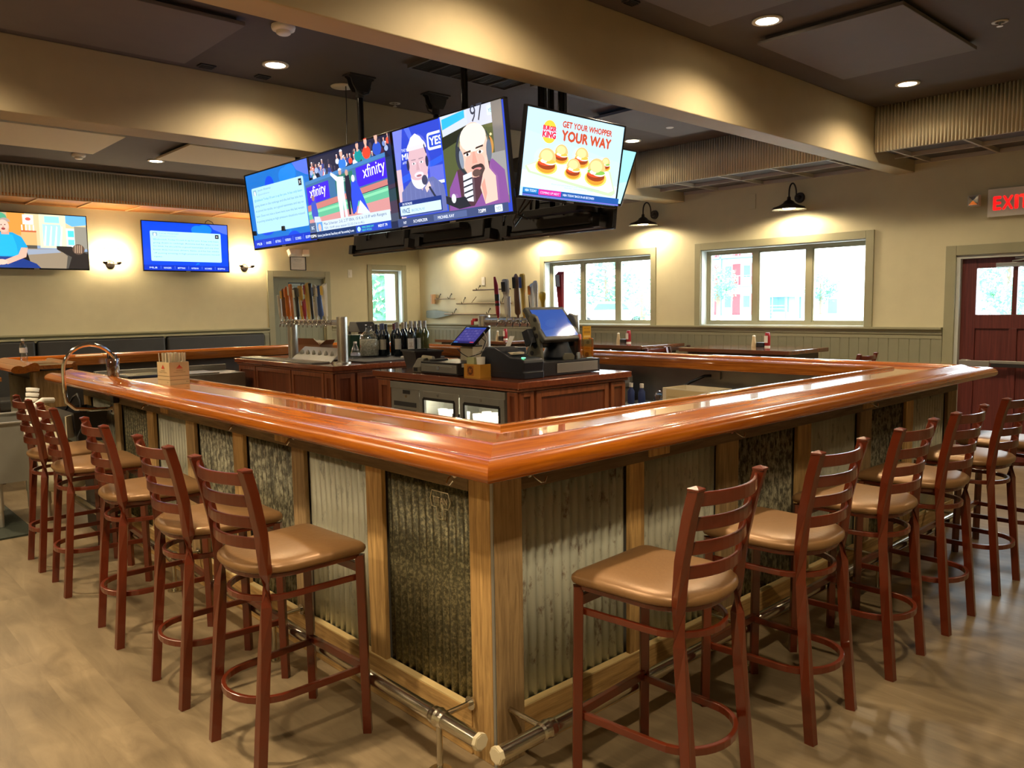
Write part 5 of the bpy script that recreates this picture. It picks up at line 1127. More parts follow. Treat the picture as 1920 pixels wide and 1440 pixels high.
# ---- tap towers
def rot_T(x, y, z, a=0): return TR(x, y, z) @ RZ(a)
def tap_tower(label, x, y0, y1, zman, face, handles, pr=.055, mr=.030, nfaucet=None):
    root = thing('tap_tower', label, 'tap tower', (0, 0, 0), group='steel beer tap towers')
    for y in (y0, y1):
        f = MB(); f.cyl((x, y, IZ), (x, y, zman+.055), pr, n=28); f.cyl((x, y, IZ), (x, y, IZ+.012), pr*1.5, pr*1.45, 28); f.cyl((x, y, zman+.055), (x, y, zman+.062), pr*.97, pr*.9, 28)
        for k in range(6): a = k*PI/3; f.cyl((x+pr*1.28*math.cos(a), y+pr*1.28*math.sin(a), IZ+.012), (x+pr*1.28*math.cos(a), y+pr*1.28*math.sin(a), IZ+.018), .006, n=6)
        f.build('tower_post', M_steel, root)
    f = MB(); f.cyl((x, y0, zman), (x, y1, zman), mr, n=20); f.build('beer_manifold', M_steel, root)
    fx = x+face*(mr+.055)
    ys = nfaucet or [h[0] for h in handles]
    for y in ys:
        y = y*(.978 if x < 5 else .984); f = MB(); f.cyl((x+face*mr*.8, y, zman), (fx, y, zman), .012, n=10); f.cyl((x+face*(mr+.006), y, zman), (x+face*(mr+.014), y, zman), .019, n=12); f.ball((fx, y, zman), .016, n=10)
        f.tube([(fx, y, zman), (fx+face*.012, y, zman-.02), (fx+face*.02, y, zman-.05)], [.010, .009, .008], 8); f.cyl((fx, y, zman), (fx, y, zman+.035), .008, n=8)
        f.build('faucet', M_chrome, root)
    for (y, kind, h, w_, cols, txt) in handles:
        y = y*(.978 if x < 5 else .984); w_ *= .86
        f = MB(); z0 = zman+.035; T = TR(fx, y, z0) @ RY(face*.06)
        f.cyl((0, 0, 0), (0, 0, .03), .010, .013, 12, 0, T=T)
        c0, c1, c2 = cols
        if kind == 'flare':    # narrow at the foot, wide slanted top
            f.add([(-.012, -w_*.28, .03), (.012, -w_*.28, .03), (.012, w_*.28, .03), (-.012, w_*.28, .03), (-.022, -w_*.5, h-.03), (.022, -w_*.5, h), (.022, w_*.5, h), (-.022, w_*.5, h-.03)], [(0, 3, 2, 1), (4, 5, 6, 7), (0, 1, 5, 4), (1, 2, 6, 5), (2, 3, 7, 6), (3, 0, 4, 7)], 0, T=T)
        elif kind == 'paddle':
            pts = [(-w_*.25, .03), (w_*.25, .03), (w_*.3, h*.55), (w_*.5, h*.70), (w_*.5, h*.97), (w_*.3, h), (-w_*.3, h), (-w_*.5, h*.97), (-w_*.5, h*.70), (-w_*.3, h*.55)]
            n = 10; f.add([(-.012, a, b) for a, b in pts]+[(.012, a, b) for a, b in pts], [tuple(range(n-1, -1, -1)), tuple(range(n, 2*n))]+[(i, (i+1) % n, n+(i+1) % n, n+i) for i in range(n)], 0, T=T)
        elif kind == 'ski':
            f.tube([(0, 0, .03), (0, .0, h*.4), (0, w_*.10, h*.8), (0, w_*.45, h)], [.020, .022, .022, .010], 10, 0, T=T)
        elif kind == 'round':
            f.lathe([(.012, .03), (.014, h*.3), (.016, h*.6), (w_*.45, h*.75), (w_*.5, h*.9), (w_*.35, h), (.0001, h*1.01)], (0, 0, 0), 16, 0, T=T)
        elif kind == 'bust':
            f.lathe([(.020, .03), (.030, .05), (.028, h*.5), (w_*.42, h*.68), (w_*.5, h*.80), (w_*.45, h*.92), (w_*.2, h), (.0001, h*1.01)], (0, 0, 0), 12, 0, T=T)
        else:                  # plain column
            f.lathe([(w_*.30, .03), (w_*.38, .06), (w_*.44, h*.9), (w_*.5, h*.97), (w_*.46, h), (.0001, h)], (0, 0, 0), 14, 0, T=T)
        o = f.build('tap_handle', c0, root, bevel=.003); o['label'] = txt
        f = MB(); f.add([(face*.031-.001, -w_*.34, h*.68), (face*.031+.001, -w_*.34, h*.68), (face*.031+.001, w_*.34, h*.68), (face*.031-.001, w_*.34, h*.68), (face*.031-.001, -w_*.34, h*.93), (face*.031+.001, -w_*.34, h*.93), (face*.031+.001, w_*.34, h*.93), (face*.031-.001, w_*.34, h*.93)], [(0, 3, 2, 1), (4, 5, 6, 7), (0, 1, 5, 4), (1, 2, 6, 5), (2, 3, 7, 6), (3, 0, 4, 7)], 0, T=T)
        if kind in ('paddle', 'bust', 'flare'): f.build('handle_badge', c1, o)
        f = MB(); f.cyl((0, 0, h*.30), (0, 0, h*.36), w_*.36 if kind != 'ski' else .024, n=12, T=T); f.cyl((0, 0, h*.42), (0, 0, h*.58), w_*.345 if kind != 'ski' else .0235, n=12, T=T)
        if kind in ('col', 'bust', 'ski'): f.build('handle_band', c2, o)
    return root
def P_(n, c, r=.35): return pm(n, c, r)
tw, tor, tbk, tye, tbr, tbl, tre, tgr, tgo, tbu, ts = (P_('tap_white', (.75, .72, .62)), P_('tap_orange', (.75, .22, .03)), P_('tap_black', (.02, .02, .02)), P_('tap_yellow', (.70, .42, .06)), P_('tap_brown', (.24, .13, .07)),
    P_('tap_blue', (.05, .10, .28)), P_('tap_red', (.38, .02, .03)), P_('tap_green', (.05, .13, .07)), P_('tap_gold', (.62, .42, .04)), P_('tap_buff', (.62, .55, .42)), P_('tap_silver', (.55, .55, .52), .2))
X1 = 4.26
tap_tower('steel tap tower with a dense row of beer handles, by the olive door', X1, 7.19, 8.26, 1.487, -1, [
    (8.56-.02, 'col', .27, .060, (tw, tw, tbk), 'white square handle'), (8.43, 'bust', .34, .075, (tbr, tye, tye), 'brown figure handle'), (8.34, 'bust', .36, .075, (tor, tor, tye), 'orange handle'),
    (8.25, 'paddle', .385, .055, (tor, tw, tw), 'orange slanted handle'), (8.13, 'paddle', .345, .075, (tbk, tw, tw), 'black handle'), (8.03, 'paddle', .36, .085, (tye, tbk, tbk), 'yellow green round badge handle'),
    (7.97, 'flare', .22, .05, (tre, tw, tw), 'maroon and white handle'), (7.88, 'flare', .39, .06, (tye, tre, tre), 'amber handle with red top'), (7.80, 'col', .38, .045, (tbk, tw, tw), 'black handle with white print'),
    (7.71, 'bust', .36, .075, (tw, tbl, tbr), 'white and red lettered handle'), (7.62, 'bust', .35, .07, (tbl, tw, tw), 'navy blue handle'), (7.515, 'flare', .37, .085, (tw, tgo, tgo), 'white flared LITE handle')],
    nfaucet=[8.54, 8.46, 8.38, 8.28, 8.20, 8.10, 8.00, 7.90, 7.80, 7.70, 7.60, 7.51])
o = [c for c in bpy.data.objects if c.get('label') == 'white flared LITE handle'][0]
p = Pic(.030, .11, '#cfc7a6'); p.text('LITE', .024, .012, .022, '#3a3320', w=.085, rot=PI/2)
p.build('handle_print', M_card, o, T=TR(X1-.085-.040, 7.53, 1.70) @ RZ(-PI/2))
X2 = 5.10
tap_tower('steel tap tower with beer handles behind the order terminal', X2, 4.745, 5.925, 1.485, -1, [
    (5.70, 'ski', .385, .05, (tre, tw, tbk), 'red ski shaped handle'), (5.57, 'paddle', .36, .09, (tbu, tbk, ts), 'buff handle with a black badge'), (5.54, 'col', .20, .045, (ts, tw, ts), 'silver curved handle'),
    (5.42, 'bust', .40, .07, (tbr, tbk, tgr), 'brown bottle handle with green base'), (5.335, 'paddle', .40, .06, (tye, tbl, tw), 'yellow and silver handle with blue head'), (5.25, 'col', .20, .035, (tbk, tbk, tbk), 'thin black handle'),
    (5.225, 'flare', .31, .05, (tw, tor, tor), 'white handle with orange print'), (5.17, 'round', .33, .055, (tw, tw, tw), 'slim white round topped handle'), (5.085, 'round', .23, .075, (tgo, tgo, tgo), 'golden bulb handle'), (4.86, 'flare', .40, .085, (tre, ts, ts), 'tall red handle with grey tip')],
    pr=.058, mr=.042, nfaucet=[5.70, 5.58, 5.48, 5.38, 5.28, 5.18, 5.08, 4.9])
# drip tray and sloped splash plate of the left tower
T_ = thing('drip_tray', 'steel drip tray with a sloped glass rinser plate below the left taps', 'drip tray', (0, 0, 0))
f = MB(); f.box(3.96, 4.165, 7.30, 9.0, IZ+.002, IZ+.016); f.build('tray_pan', M_steelS, T_, bevel=.003)
f = MB()
for k in range(28): f.box(3.975, 4.15, 7.34+.058*k, 7.34+.058*k+.022, IZ+.016, IZ+.019)
f.build('tray_grate', M_steel, T_)
f = MB(); f.add([(4.17, 7.29, IZ+.004), (4.17, 8.16, IZ+.004), (4.34, 8.14, IZ+.145), (4.34, 7.31, IZ+.145), (4.18, 7.29, IZ+.004), (4.18, 8.16, IZ+.004), (4.35, 8.14, IZ+.145), (4.35, 7.31, IZ+.145)], [(0, 1, 2, 3), (7, 6, 5, 4), (0, 4, 5, 1), (1, 5, 6, 2), (2, 6, 7, 3), (3, 7, 4, 0)])
for k in range(6): f.ball((4.255, 7.40+.13*k, IZ+.077), .012, .04, .045, 8)
f.build('splash_plate', M_steelS, T_)
# things behind the left tower
T_ = thing('napkin_carton', 'open brown carton with folded napkins behind the sloped steel plate', 'carton', (4.72, 8.60, IZ), .2)
f = MB(); f.box(-.10, .10, -.20, .20, 0, .14); f.add([(-.10, -.20, .14), (-.10, .20, .14), (-.17, .17, .22), (-.17, -.17, .22)], [(0, 1, 2, 3)]); f.add([(.1, -.20, .14), (-.1, -.20, .14), (-.07, -.28, .20), (.07, -.28, .20)], [(0, 1, 2, 3)])
f.build('carton_body', pm('brown_card', (.33, .17, .08), .7), T_)
f = MB(); rr = random.Random(5)
for k in range(9): f.box(-.08, .08, -.17+.036*k, -.17+.036*k+.02, .10, .17+rr.uniform(0, .02), T=RX(.12))
f.build('napkin_stack', M_offwhite, T_)
o = MB(); o.rbox(-.16, .16, -.11, .11, 0, .26, .02); o = o.build('green_bin', pm('dark_green_plastic', (.008, .05, .025), .35), None, bevel=.006); o.location = (4.95, 8.02, IZ); tag(o, 'dark green plastic bin left of the near tap post', 'bin')
T_ = thing('bar_blender', 'dark appliance with a sloped black hood beside the near tap post', 'appliance', (5.22, 8.30, IZ), 0)
f = MB(); f.rbox(-.13, .13, -.13, .13, 0, .10, .02); f.build('appliance_base', M_black, T_, bevel=.006)
f = MB(); f.lathe([(.05, .10), (.06, .12), (.075, .24), (.07, .30)], n=20, captop=True); f.build('appliance_jar', pm('smoked_brown_plastic', (.06, .02, .015), .2), T_)
f = MB(); f.add([(-.14, -.14, .28), (.14, -.14, .28), (.14, .14, .28), (-.14, .14, .28), (-.12, -.02, .40), (.12, -.02, .40), (.12, .13, .40), (-.12, .13, .40)], [(0, 3, 2, 1), (4, 5, 6, 7), (0, 1, 5, 4), (1, 2, 6, 5), (2, 3, 7, 6), (3, 0, 4, 7)]); f.box(-.14, -.12, .10, .14, .0, .3); f.box(.12, .14, .10, .14, .0, .3)
f.build('sloped_hood', M_black, T_, bevel=.006)
# black bar mat with bottles
o = MB(); o.rbox(4.42, 5.46, 7.02, 8.15, IZ+.001, IZ+.012, .02); o = o.build('bar_mat', M_blackm, None, bevel=.002); tag(o, 'black rubber bar mat under the wine bottles', 'mat')
T_ = thing('glass_jug', 'large clear glass jug with crushed ice beside the wine bottles', 'jug', (4.93, 7.74, IZ+.012))
f = MB(); f.lathe([(.098, .0), (.102, .01), (.102, .17), (.09, .205), (.055, .235), (.033, .255), (.033, .30), (.039, .30), (.039, .31)], n=32, captop=False); f.v = [(x*1.12, y*1.12, z*1.17) for x, y, z in f.v]; f.build('jug_glass', M_glassB, T_)
f = MB(); f.lathe([(.092, .014), (.095, .02), (.094, .15), (.08, .17), (.0001, .175)], n=24); f.v = [(x*1.1, y*1.1, z*1.15) for x, y, z in f.v]; f.build('crushed_ice', pm('crushed_ice', (.50, .49, .42), .3, var=.35, vscale=55, bump=.8, bscale=60), T_)
f = MB(); f.tube([(.0, -.034, .29), (.0, -.07, .28), (.0, -.075, .25), (.0, -.055, .225)], .006, 6); f.build('jug_loop', M_glassB, T_)
T_ = thing('small_growler', 'small clear handled bottle left of the large glass jug', 'bottle', (4.66, 7.60, IZ+.012))
f = MB(); f.lathe([(.052, 0), (.054, .01), (.052, .06), (.036, .11), (.020, .14), (.017, .165), (.021, .17)], n=24, captop=False); f.build('growler_glass', M_glassB, T_)
f = MB(); f.lathe([(.0535, .03), (.0525, .055), (.0500, .066)], n=24, captop=False, capbot=False); f.build('bottle_label', pm('pale_blue_label', (.42, .43, .55), .5), T_)
f = MB(); f.cyl((0, 0, .165), (0, 0, .185), .019, n=14); f.build('bottle_cap', M_white, T_)
def wine(label, x, y, z, glassm, capm, labm, s=1.0, ltxt=None, group='wine bottles on the black mat'):
    root = thing('wine_bottle', label, 'wine bottle', (x, y, z), 0, group)
    f = MB(); f.lathe([(.036*s, 0), (.0385*s, .006), (.0385*s, .195*s), (.034*s, .222*s), (.017*s, .252*s), (.0145*s, .27*s), (.0145*s, .318*s), (.0001, .32*s)], n=22); f.build('bottle_glass', glassm, root)
    f = MB(); f.lathe([(.0158*s, .262*s), (.0152*s, .30*s), (.0162*s, .315*s), (.0162*s, .323*s), (.0001, .3235*s)], n=16); f.build('foil_capsule', capm, root)
    if labm:
        f = MB(); vs = []; n = 10; R = .0390*s; a0 = math.atan2(-y, -x)
        for k in range(n+1):
            a = a0-.85+1.7*k/n
            vs += [(R*math.cos(a), R*math.sin(a), .065*s), (R*math.cos(a), R*math.sin(a), .165*s)]
        f.add(vs, [(2*k, 2*k+2, 2*k+3, 2*k+1) for k in range(n)], 0, True); o = f.build('bottle_label', labm, root)
        if ltxt:
            p = Pic(.05, .075, '#d8cfc0'); p.text(ltxt, .025, .052, .009, '#3c2a22', w=.036, align='c'); p.poly([(.012, .035), (.036, .042), (.030, .032)], '#4a2e28'); p.rect(.006, .02, .038, .003, '#8a3c30'); p.rect(.01, .010, .03, .002, '#7d7468')
            T = Matrix.Rotation(a0+PI/2, 4, 'Z') @ TR(-.025, -.0412*s, .077*s); p.build('label_print', M_card, root, T=T)
    return root
gdark = pm('dark_wine_glass', (.010, .014, .016), .08, coat=.5); golive = pm('olive_wine_glass', (.05, .055, .015), .08, coat=.5)
fo = [pm('foil_grey', (.40, .38, .34), .35, metal=.4), pm('foil_black', (.03, .03, .035), .3), pm('foil_tan', (.40, .32, .20), .4), pm('foil_maroon', (.16, .04, .05), .35), pm('foil_blue', (.08, .10, .2), .35)]
l1, l2, l3 = pm('label_cream', (.55, .52, .42), .6), pm('label_white', (.68, .66, .60), .6), pm('label_tan', (.48, .42, .30), .6)
zb = IZ+.012
wine('front wine bottle with a grey cream label, just right of the glass jug', 5.09, 7.70, zb, gdark, fo[4], l3, 1.16)
wine('front wine bottle with a small white label, between two other labelled bottles', 5.20, 7.56, zb, gdark, fo[0], l1, 1.20)
wine('front wine bottle with a tall pinkish white printed label', 5.24, 7.36, zb, gdark, fo[0], l2, 1.24, 'CABERNET')
wine('olive green wine bottle at the right end of the cluster', 5.36, 7.26, zb, golive, fo[0], None, 1.24)
wine('olive wine bottle second from the right end with a narrow label', 5.38, 7.38, zb, golive, fo[0], l2, 1.24)
for k, (x, y, s_, c) in enumerate(((5.18, 7.97, 1.12, 1), (5.16, 7.84, 1.14, 4), (5.28, 7.92, 1.12, 1), (5.26, 7.72, 1.14, 3), (5.34, 7.80, 1.16, 4), (5.30, 7.60, 1.18, 2), (5.38, 7.66, 1.20, 0), (5.33, 7.48, 1.20, 3), (5.42, 7.52, 1.22, 0))):
    wine('dark wine bottle crowded at the back of the cluster on the mat', x, y, zb, gdark, fo[c], None, s_, group='dark bottles at the back of the cluster')
o = MB(); o.rbox(-.13, .13, -.05, .05, 0, .018, .02); o.rbox(-.10, .13, -.035, .04, .018, .03, .02); o = o.build('folded_cloth', pm('white_cloth', (.62, .60, .52), .8, bump=.3), None, bevel=.008); o.location = (5.10, 7.14, IZ+.012); o.rotation_euler = (0, 0, -.7); tag(o, 'folded white bar cloth at the front edge of the black mat', 'cloth')
# black tub between the blocks
o = MB(); o.add([(-.14, -.10, 0), (.14, -.10, 0), (.14, .10, 0), (-.14, .10, 0), (-.18, -.13, .16), (.18, -.13, .16), (.18, .13, .16), (-.18, .13, .16)], [(0, 3, 2, 1), (0, 1, 5, 4), (1, 2, 6, 5), (2, 3, 7, 6), (3, 0, 4, 7)]); o.box(-.19, .19, -.14, -.12, .155, .17); o.box(-.19, .19, .12, .14, .155, .17); o.box(-.19, -.17, -.12, .12, .155, .17); o.box(.17, .19, -.12, .12, .155, .17)
o = o.build('bus_tub', M_blackm, None); o.location = (4.36, 5.96, IZ); o.rotation_euler = (0, 0, 1.3); tag(o, 'small black tub left of the card terminal', 'tub')

# ---- order terminals and registers on block A
def cash_drawer(label, loc, rz, w_, d_, h_=.105, plate=(.05, .05)):
    root = thing('cash_drawer', label, 'cash drawer', loc, rz, 'black cash drawers')
    f = MB(); f.box(-w_/2, w_/2, 0, d_, .004, h_); f.build('drawer_case', M_black, root, bevel=.004)
    f = MB(); f.box(-w_/2+plate[0], w_/2-plate[1], -.006, .0, .020, h_-.018); fr = f.build('drawer_front', M_steelS, root, bevel=.003); fr['label'] = 'brushed steel front'
    return root, fr
R1, fr = cash_drawer('black cash drawer with a steel front under the small tablet', (4.00, 5.235, IZ), -PI/2, .50, .38, plate=(.012, .012))
f = MB(); f.cyl((.0, -.012, .055), (0, -.005, .055), .016, n=16); f.box(-.18, .18, -.008, -.005, .068, .074); f.build('drawer_lock', M_chrome, fr)
f = MB(); f.box(.251, .2525, .04, .14, .07, .10); o = f.build('price_sticker', M_white, R1)
R2, fr = cash_drawer('black cash drawer with a steel front under the large order terminal', (4.70, 4.40, IZ), 0, .72, .24, .115, plate=(.20, .03))
T_ = thing('card_terminal', 'grey card payment terminal beside the left cash drawer', 'card terminal', (4.06, 5.57, IZ), -PI/2)
f = MB(); f.rbox(-.06, .06, -.05, .12, 0, .055, .02); f.add([(-.055, -.04, .055), (.055, -.04, .055), (.055, .12, .055), (-.055, .12, .055), (-.05, .0, .12), (.05, .0, .12), (.05, .11, .135), (-.05, .11, .135)], [(0, 1, 5, 4), (1, 2, 6, 5), (2, 3, 7, 6), (3, 0, 4, 7), (4, 5, 6, 7)]); f.build('terminal_body', pm('warm_grey_plastic', (.16, .15, .115), .45), T_, bevel=.008)
f = MB(); f.box(-.035, .02, -.0525, -.050, .015, .045); f.build('card_slot', M_black, T_)
f = MB(); f.cyl((-.03, .05, .125), (.09, .07, .118), .022, n=14); f.build('paper_roll', M_offwhite, T_)
o = MB(); o.rbox(-.09, .09, -.05, .05, 0, .014, .03); o = o.build('folded_glove', M_blackm, None, bevel=.005); o.location = (4.13, 5.40, IZ+.1055); o.rotation_euler = (0, 0, .3); tag(o, 'flat black folded pouch on the left cash drawer', 'pouch')
# tablet register on stand
T_ = thing('tablet_register', 'small tablet register with a purple screen tilted on a stand', 'tablet register', (4.22, 5.20, IZ+.106), -PI/2)
f = MB(); f.box(-.08, .08, .05, .17, .0, .115); f.build('carton_stand', M_offwhite, T_); f = MB(); f.rbox(-.06, .07, .04, .18, .115, .125, .02); f.cyl((0, .10, .12), (0, .12, .22), .02, n=12); f.rbox(-.11, -.03, .16, .20, 0, .2, .01); f.build('tablet_arm', M_black, T_)
tw_, th_ = .31, .235; Tt = TR(0, 0, .135) @ RX(-.88)
f = MB(); f.box(-tw_/2, tw_/2, 0, .018, 0, th_, T=Tt); f.build('tablet_case', M_blackg, T_, bevel=.004)
p = Pic(tw_-.04, th_-.04, '#4a4494'); W, H = tw_-.04, th_-.04; p.rect(0, H-.018, W, .018, '#3a5ac8'); p.rect(.0, 0, W, .02, '#2f2c6c'); p.rect(.005, .004, .05, .012, '#3a8ad8'); p.rect(W-.055, .004, .05, .012, '#d84a5a')
for i in range(5):
    for j in range(4): p.rect(.02+.048*i, .035+.033*j, .036, .022, '#5a54a6' if (i+j) % 3 else '#6a62b0')
p.text('ORDER', .02, H-.014, .010, '#dfe6ff', w=.04)
p.build('tablet_screen', picture_mat('dim_screen', s=.55), T_, T=Tt @ TR(-tw_/2+.02, -.0015, .02))
f = MB(); f.box(.12, .16, .02, .05, .33, .355); f.box(.09, .12, .03, .04, .30, .34); o = f.build('card_reader', P_('reader_red', (.5, .04, .05)), T_, bevel=.003); o['label'] = 'small red card reader on the corner'
f = MB(); f.tube([(.10, .12, .20), (.15, .14, .16), (.13, .1, .06), (.06, .02, .03), (.0, .0, .06), (-.06, .0, .1)], .004, 6); f.build('cable', M_black, T_); f = MB(); f.tube([(.15, .12, .24), (.18, .13, .18), (.15, .12, .1), (.10, .06, .05)], .004, 6); f.build('cable', M_white, T_)
# kraft yellow box with cup and cards
T_ = thing('yellow_card_box', 'small yellow open box with a round printed mark beside the large printer', 'box', (4.02, 4.83, IZ), -PI/2)
yk = pm('mustard_card', (.62, .30, .035), .6)
f = MB(); f.box(-.10, .10, 0, .004, 0, .105); f.box(-.10, .10, .116, .12, 0, .105); f.box(-.10, -.096, .004, .116, 0, .105); f.box(.096, .10, .004, .116, 0, .105); f.box(-.096, .096, .004, .116, 0, .004); f.build('box_body', yk, T_)
p = Pic(.08, .08, '#b4691c'); p.ell(.04, .04, .034, .034, '#6b3a14'); p.poly([(.018, .030), (.06, .058), (.062, .050), (.022, .022)], '#b4691c'); p.ell(.04, .04, .012, .02, '#b4691c', rot=.7); p.build('round_mark', M_card, T_, T=TR(-.06, -.001, .012))
o = MB(); o.box(-.05, .04, -.03, .03, .0, .15); o = o.build('tea_packet_box', pm('pale_green_card', (.50, .52, .28), .6), None); o.location = (4.075, 4.875, IZ+.005); o.rotation_euler = (0, 0, -PI/2); tag(o, 'pale green card packet standing in the yellow box', 'packet')
o = MB(); o.lathe([(.026, 0), (.036, .155), (.034, .155), (.024, .006), (.0001, .006)], n=18, captop=False); o = o.build('paper_cup', M_white, None); o.location = (4.075, 4.785, IZ+.005); tag(o, 'white paper cup standing in the yellow box', 'cup')
# receipt printer, big and near
T_ = thing('receipt_printer', 'large black rounded receipt printer with a green light', 'printer', (4.13, 4.345, IZ), 0)
prof = [(0, 0), (0, .045), (.012, .055), (.0, .125), (.010, .150), (.05, .160), (.16, .162), (.25, .205), (.34, .235), (.42, .235), (.49, .20), (.525, .13), (.53, .05), (.52, 0)]
def pr(xa, xb, s=1): return [(xa, y, z) for y, z in prof]
f = MB(); n = len(prof); f.add(pr(0, 0)+[(.215, y, z) for y, z in prof], [tuple(range(n)), tuple(range(2*n-1, n-1, -1))]+[(i, n+i, n+(i+1) % n, (i+1) % n) for i in range(n)]); f.build('printer_body', M_bluegrey, T_, bevel=.012, seg=3)
f = MB(); f.box(-.002, .217, -.001, .50, .044, .050); f.build('body_seam', M_black, T_)
f = MB(); f.box(.05, .17, .175, .245, .182, .198, T=TR(0, 0, 0)); o = f.build('paper_slot_plate', M_offwhite, T_); f = MB(); f.box(.02, .035, .02, .05, .162, .166); f.build('status_light', emit('green_led', (.1, 1, .35), 6), T_)
# second smaller dark printer behind
T_ = thing('slip_printer', 'dark blue grey slip printer behind the yellow box', 'printer', (4.62, 5.22, IZ), -PI/2)
f = MB(); f.rbox(-.17, .17, 0, .22, 0, .20, .02); f.build('printer_body', M_bluegrey, T_, bevel=.01); f = MB(); f.box(-.15, -.03, -.003, .0, .05, .17); f.box(.04, .09, -.004, 0, .06, .15); f.build('front_cover', M_black, T_); f = MB(); f.box(.05, .08, -.006, -.003, .065, .08); f.build('status_light', emit('blue_led', (.25, .35, 1), 3), T_); f = MB(); f.add([(.10, .02, .20), (.16, .02, .20), (.19, .05, .30), (.13, .05, .30)], [(0, 1, 2, 3)]); f.build('paper_tail', M_white, T_, solid=.001)
# large order terminal
T_ = thing('order_terminal', 'large tilted touch screen order terminal with a curved grey stand', 'order terminal', (4.75, 4.52, IZ+.115), 0)
sw, sh = .455, .355; ang = -.72; Tm = TR(-.245+.0, -.045, .175) @ RZ(0.03) @ TR(sw/2, 0, 0) @ RX(ang)
Tm = TR(-.02, -.03, .168) @ RX(ang)
f = MB(); f.box(-sw/2, sw/2, 0, .045, 0, sh, T=Tm); f.box(-sw/2+.03, sw/2-.03, .045, .075, .03, sh-.03, T=Tm); f.build('monitor_case', pm('grey_monitor_plastic', (.06, .062, .056), .45), T_, bevel=.010)
p = Pic(sw-.07, sh-.07, '#3f66c0'); W, H = sw-.07, sh-.07; p.poly([(0, 0), (W, 0), (W, H*.4), (0, H*.2)], '#4d74c8'); p.ell(W*.4, H*.5, W*.2, H*.12, '#466dc4', rot=.3); p.build('touch_screen', picture_mat('dim_screen', s=.55), T_, T=Tm @ TR(-sw/2+.035, -.0015, .035))
f = MB(); f.box(-sw/2+.028, sw/2-.028, -.001, .001, .028, sh-.028, T=Tm); f.build('screen_border', M_black, T_)
sp = [(-.02, .0), (.02, .30), (.05, .36), (.10, .38), (.13, .34), (.10, .26), (.11, .16), (.17, .06), (.22, .0)]
n = len(sp)
for xx in (.20, -.25):
    f = MB(); f.add([(xx, y+.03, z) for y, z in sp]+[(xx+.035, y+.03, z) for y, z in sp], [tuple(range(n)), tuple(range(2*n-1, n-1, -1))]+[(i, n+i, n+(i+1) % n, (i+1) % n) for i in range(n)]); st = f.build('curved_stand', pm('warm_grey_stand', (.13, .125, .095), .4), T_, bevel=.008)
f = MB()
for (y, z, r_) in ((.09, .33, .018), (.10, .26, .016), (.075, .20, .02), (.09, .12, .024), (.13, .06, .02)): f.cyl((-.254, y-.01, z), (-.249, y-.01, z), r_, n=14)
f.build('stand_hole', M_black, st)
f = MB(); f.lathe([(.13, 0), (.14, .02), (.10, .10), (.08, .18)], (.02, .09, 0), 20); f.box(-.2, .2, .08, .14, .10, .20); f.build('stand_base', M_bluegrey, T_, bevel=.006)
f = MB(); f.tube([(-.30, .06, .19), (-.33, .04, .15), (-.40, .0, .10), (-.45, -.02, .05)], .004, 6); f.rbox(-.31, -.25, .0, .08, .16, .28, .01, T=RX(-.4)); f.build('magstripe_reader', M_bluegrey, T_)
for (x, y, r_, lab) in ((4.72, 4.44, -.3, 'grey sunglasses case standing on the right cash drawer, left one'), (4.86, 4.46, .5, 'grey curved phone stand on the right cash drawer, right one')):
    f = MB(); f.add([(-.05, -.008, 0), (.05, -.008, 0), (.055, -.008, .03), (.035, -.008, .055), (-.035, -.008, .055), (-.055, -.008, .03), (-.05, .008, 0), (.05, .008, 0), (.055, .008, .03), (.035, .008, .055), (-.035, .008, .055), (-.055, .008, .03)], [(5, 4, 3, 2, 1, 0), (6, 7, 8, 9, 10, 11)]+[(i, (i+1) % 6, 6+(i+1) % 6, 6+i) for i in range(6)])
    o = f.build('phone_stand', pm('warm_grey_stand', (.19, .18, .13), .4), None, bevel=.004); o.location = (x, y, IZ+.1155); o.rotation_euler = (0, 0, r_); tag(o, lab, 'stand')
# brochure holder
T_ = thing('menu_card_holder', 'clear holder with yellow and orange menu cards at the right end of the drawer', 'card holder', (4.98, 4.50, IZ+.1155), -.15)
f = MB(); f.box(-.075, .075, -.035, -.032, 0, .16); f.box(-.075, .075, .035, .038, 0, .18); f.box(-.075, -.072, -.032, .035, 0, .16); f.box(.072, .075, -.032, .035, 0, .16); f.box(-.075, .075, -.032, .035, 0, .004); f.build('clear_pocket', M_glassB, T_)
p = Pic(.085, .15, '#c9b07a'); p.rect(.0, .02, .085, .09, '#e0a63a'); p.ell(.042, .125, .018, .014, '#8a6a34'); p.ell(.03, .022, .022, .02, '#5b3a1c'); p.rect(.015, .07, .05, .006, '#b87a28'); p.rect(.015, .055, .04, .005, '#b87a28'); o = p.build('menu_card', M_card, T_, T=TR(-.025, -.025, .006))
f = MB(); f.box(-.025, .06, -.024, -.020, .006, .156); f.build('card_back', M_offwhite, T_)
p = Pic(.09, .11, '#dca829'); p.rect(.01, .05, .07, .02, '#b4862a'); p.text('SPECIALS', .012, .085, .010, '#8a5a18', w=.06); p.rect(.01, .015, .07, .018, '#efd080'); p.build('tall_yellow_card', M_card, T_, T=TR(-.005, .015, .155))
f = MB(); f.box(-.005, .085, .016, .019, .02, .265); f.build('card_back', yk, T_); f = MB(); f.box(.058, .070, -.028, .03, .006, .165); f.build('orange_booklets', P_('orange_card', (.75, .22, .04), .6), T_)
f = MB(); f.cyl((-.055, -.005, .004), (-.055, -.005, .15), .014, n=14); f.cyl((-.055, -.005, .15), (-.055, -.005, .20), .016, .014, 14); o = f.build('marker_tube', P_('salmon_plastic', (.80, .22, .15), .4), T_); o['label'] = 'salmon capped tube'

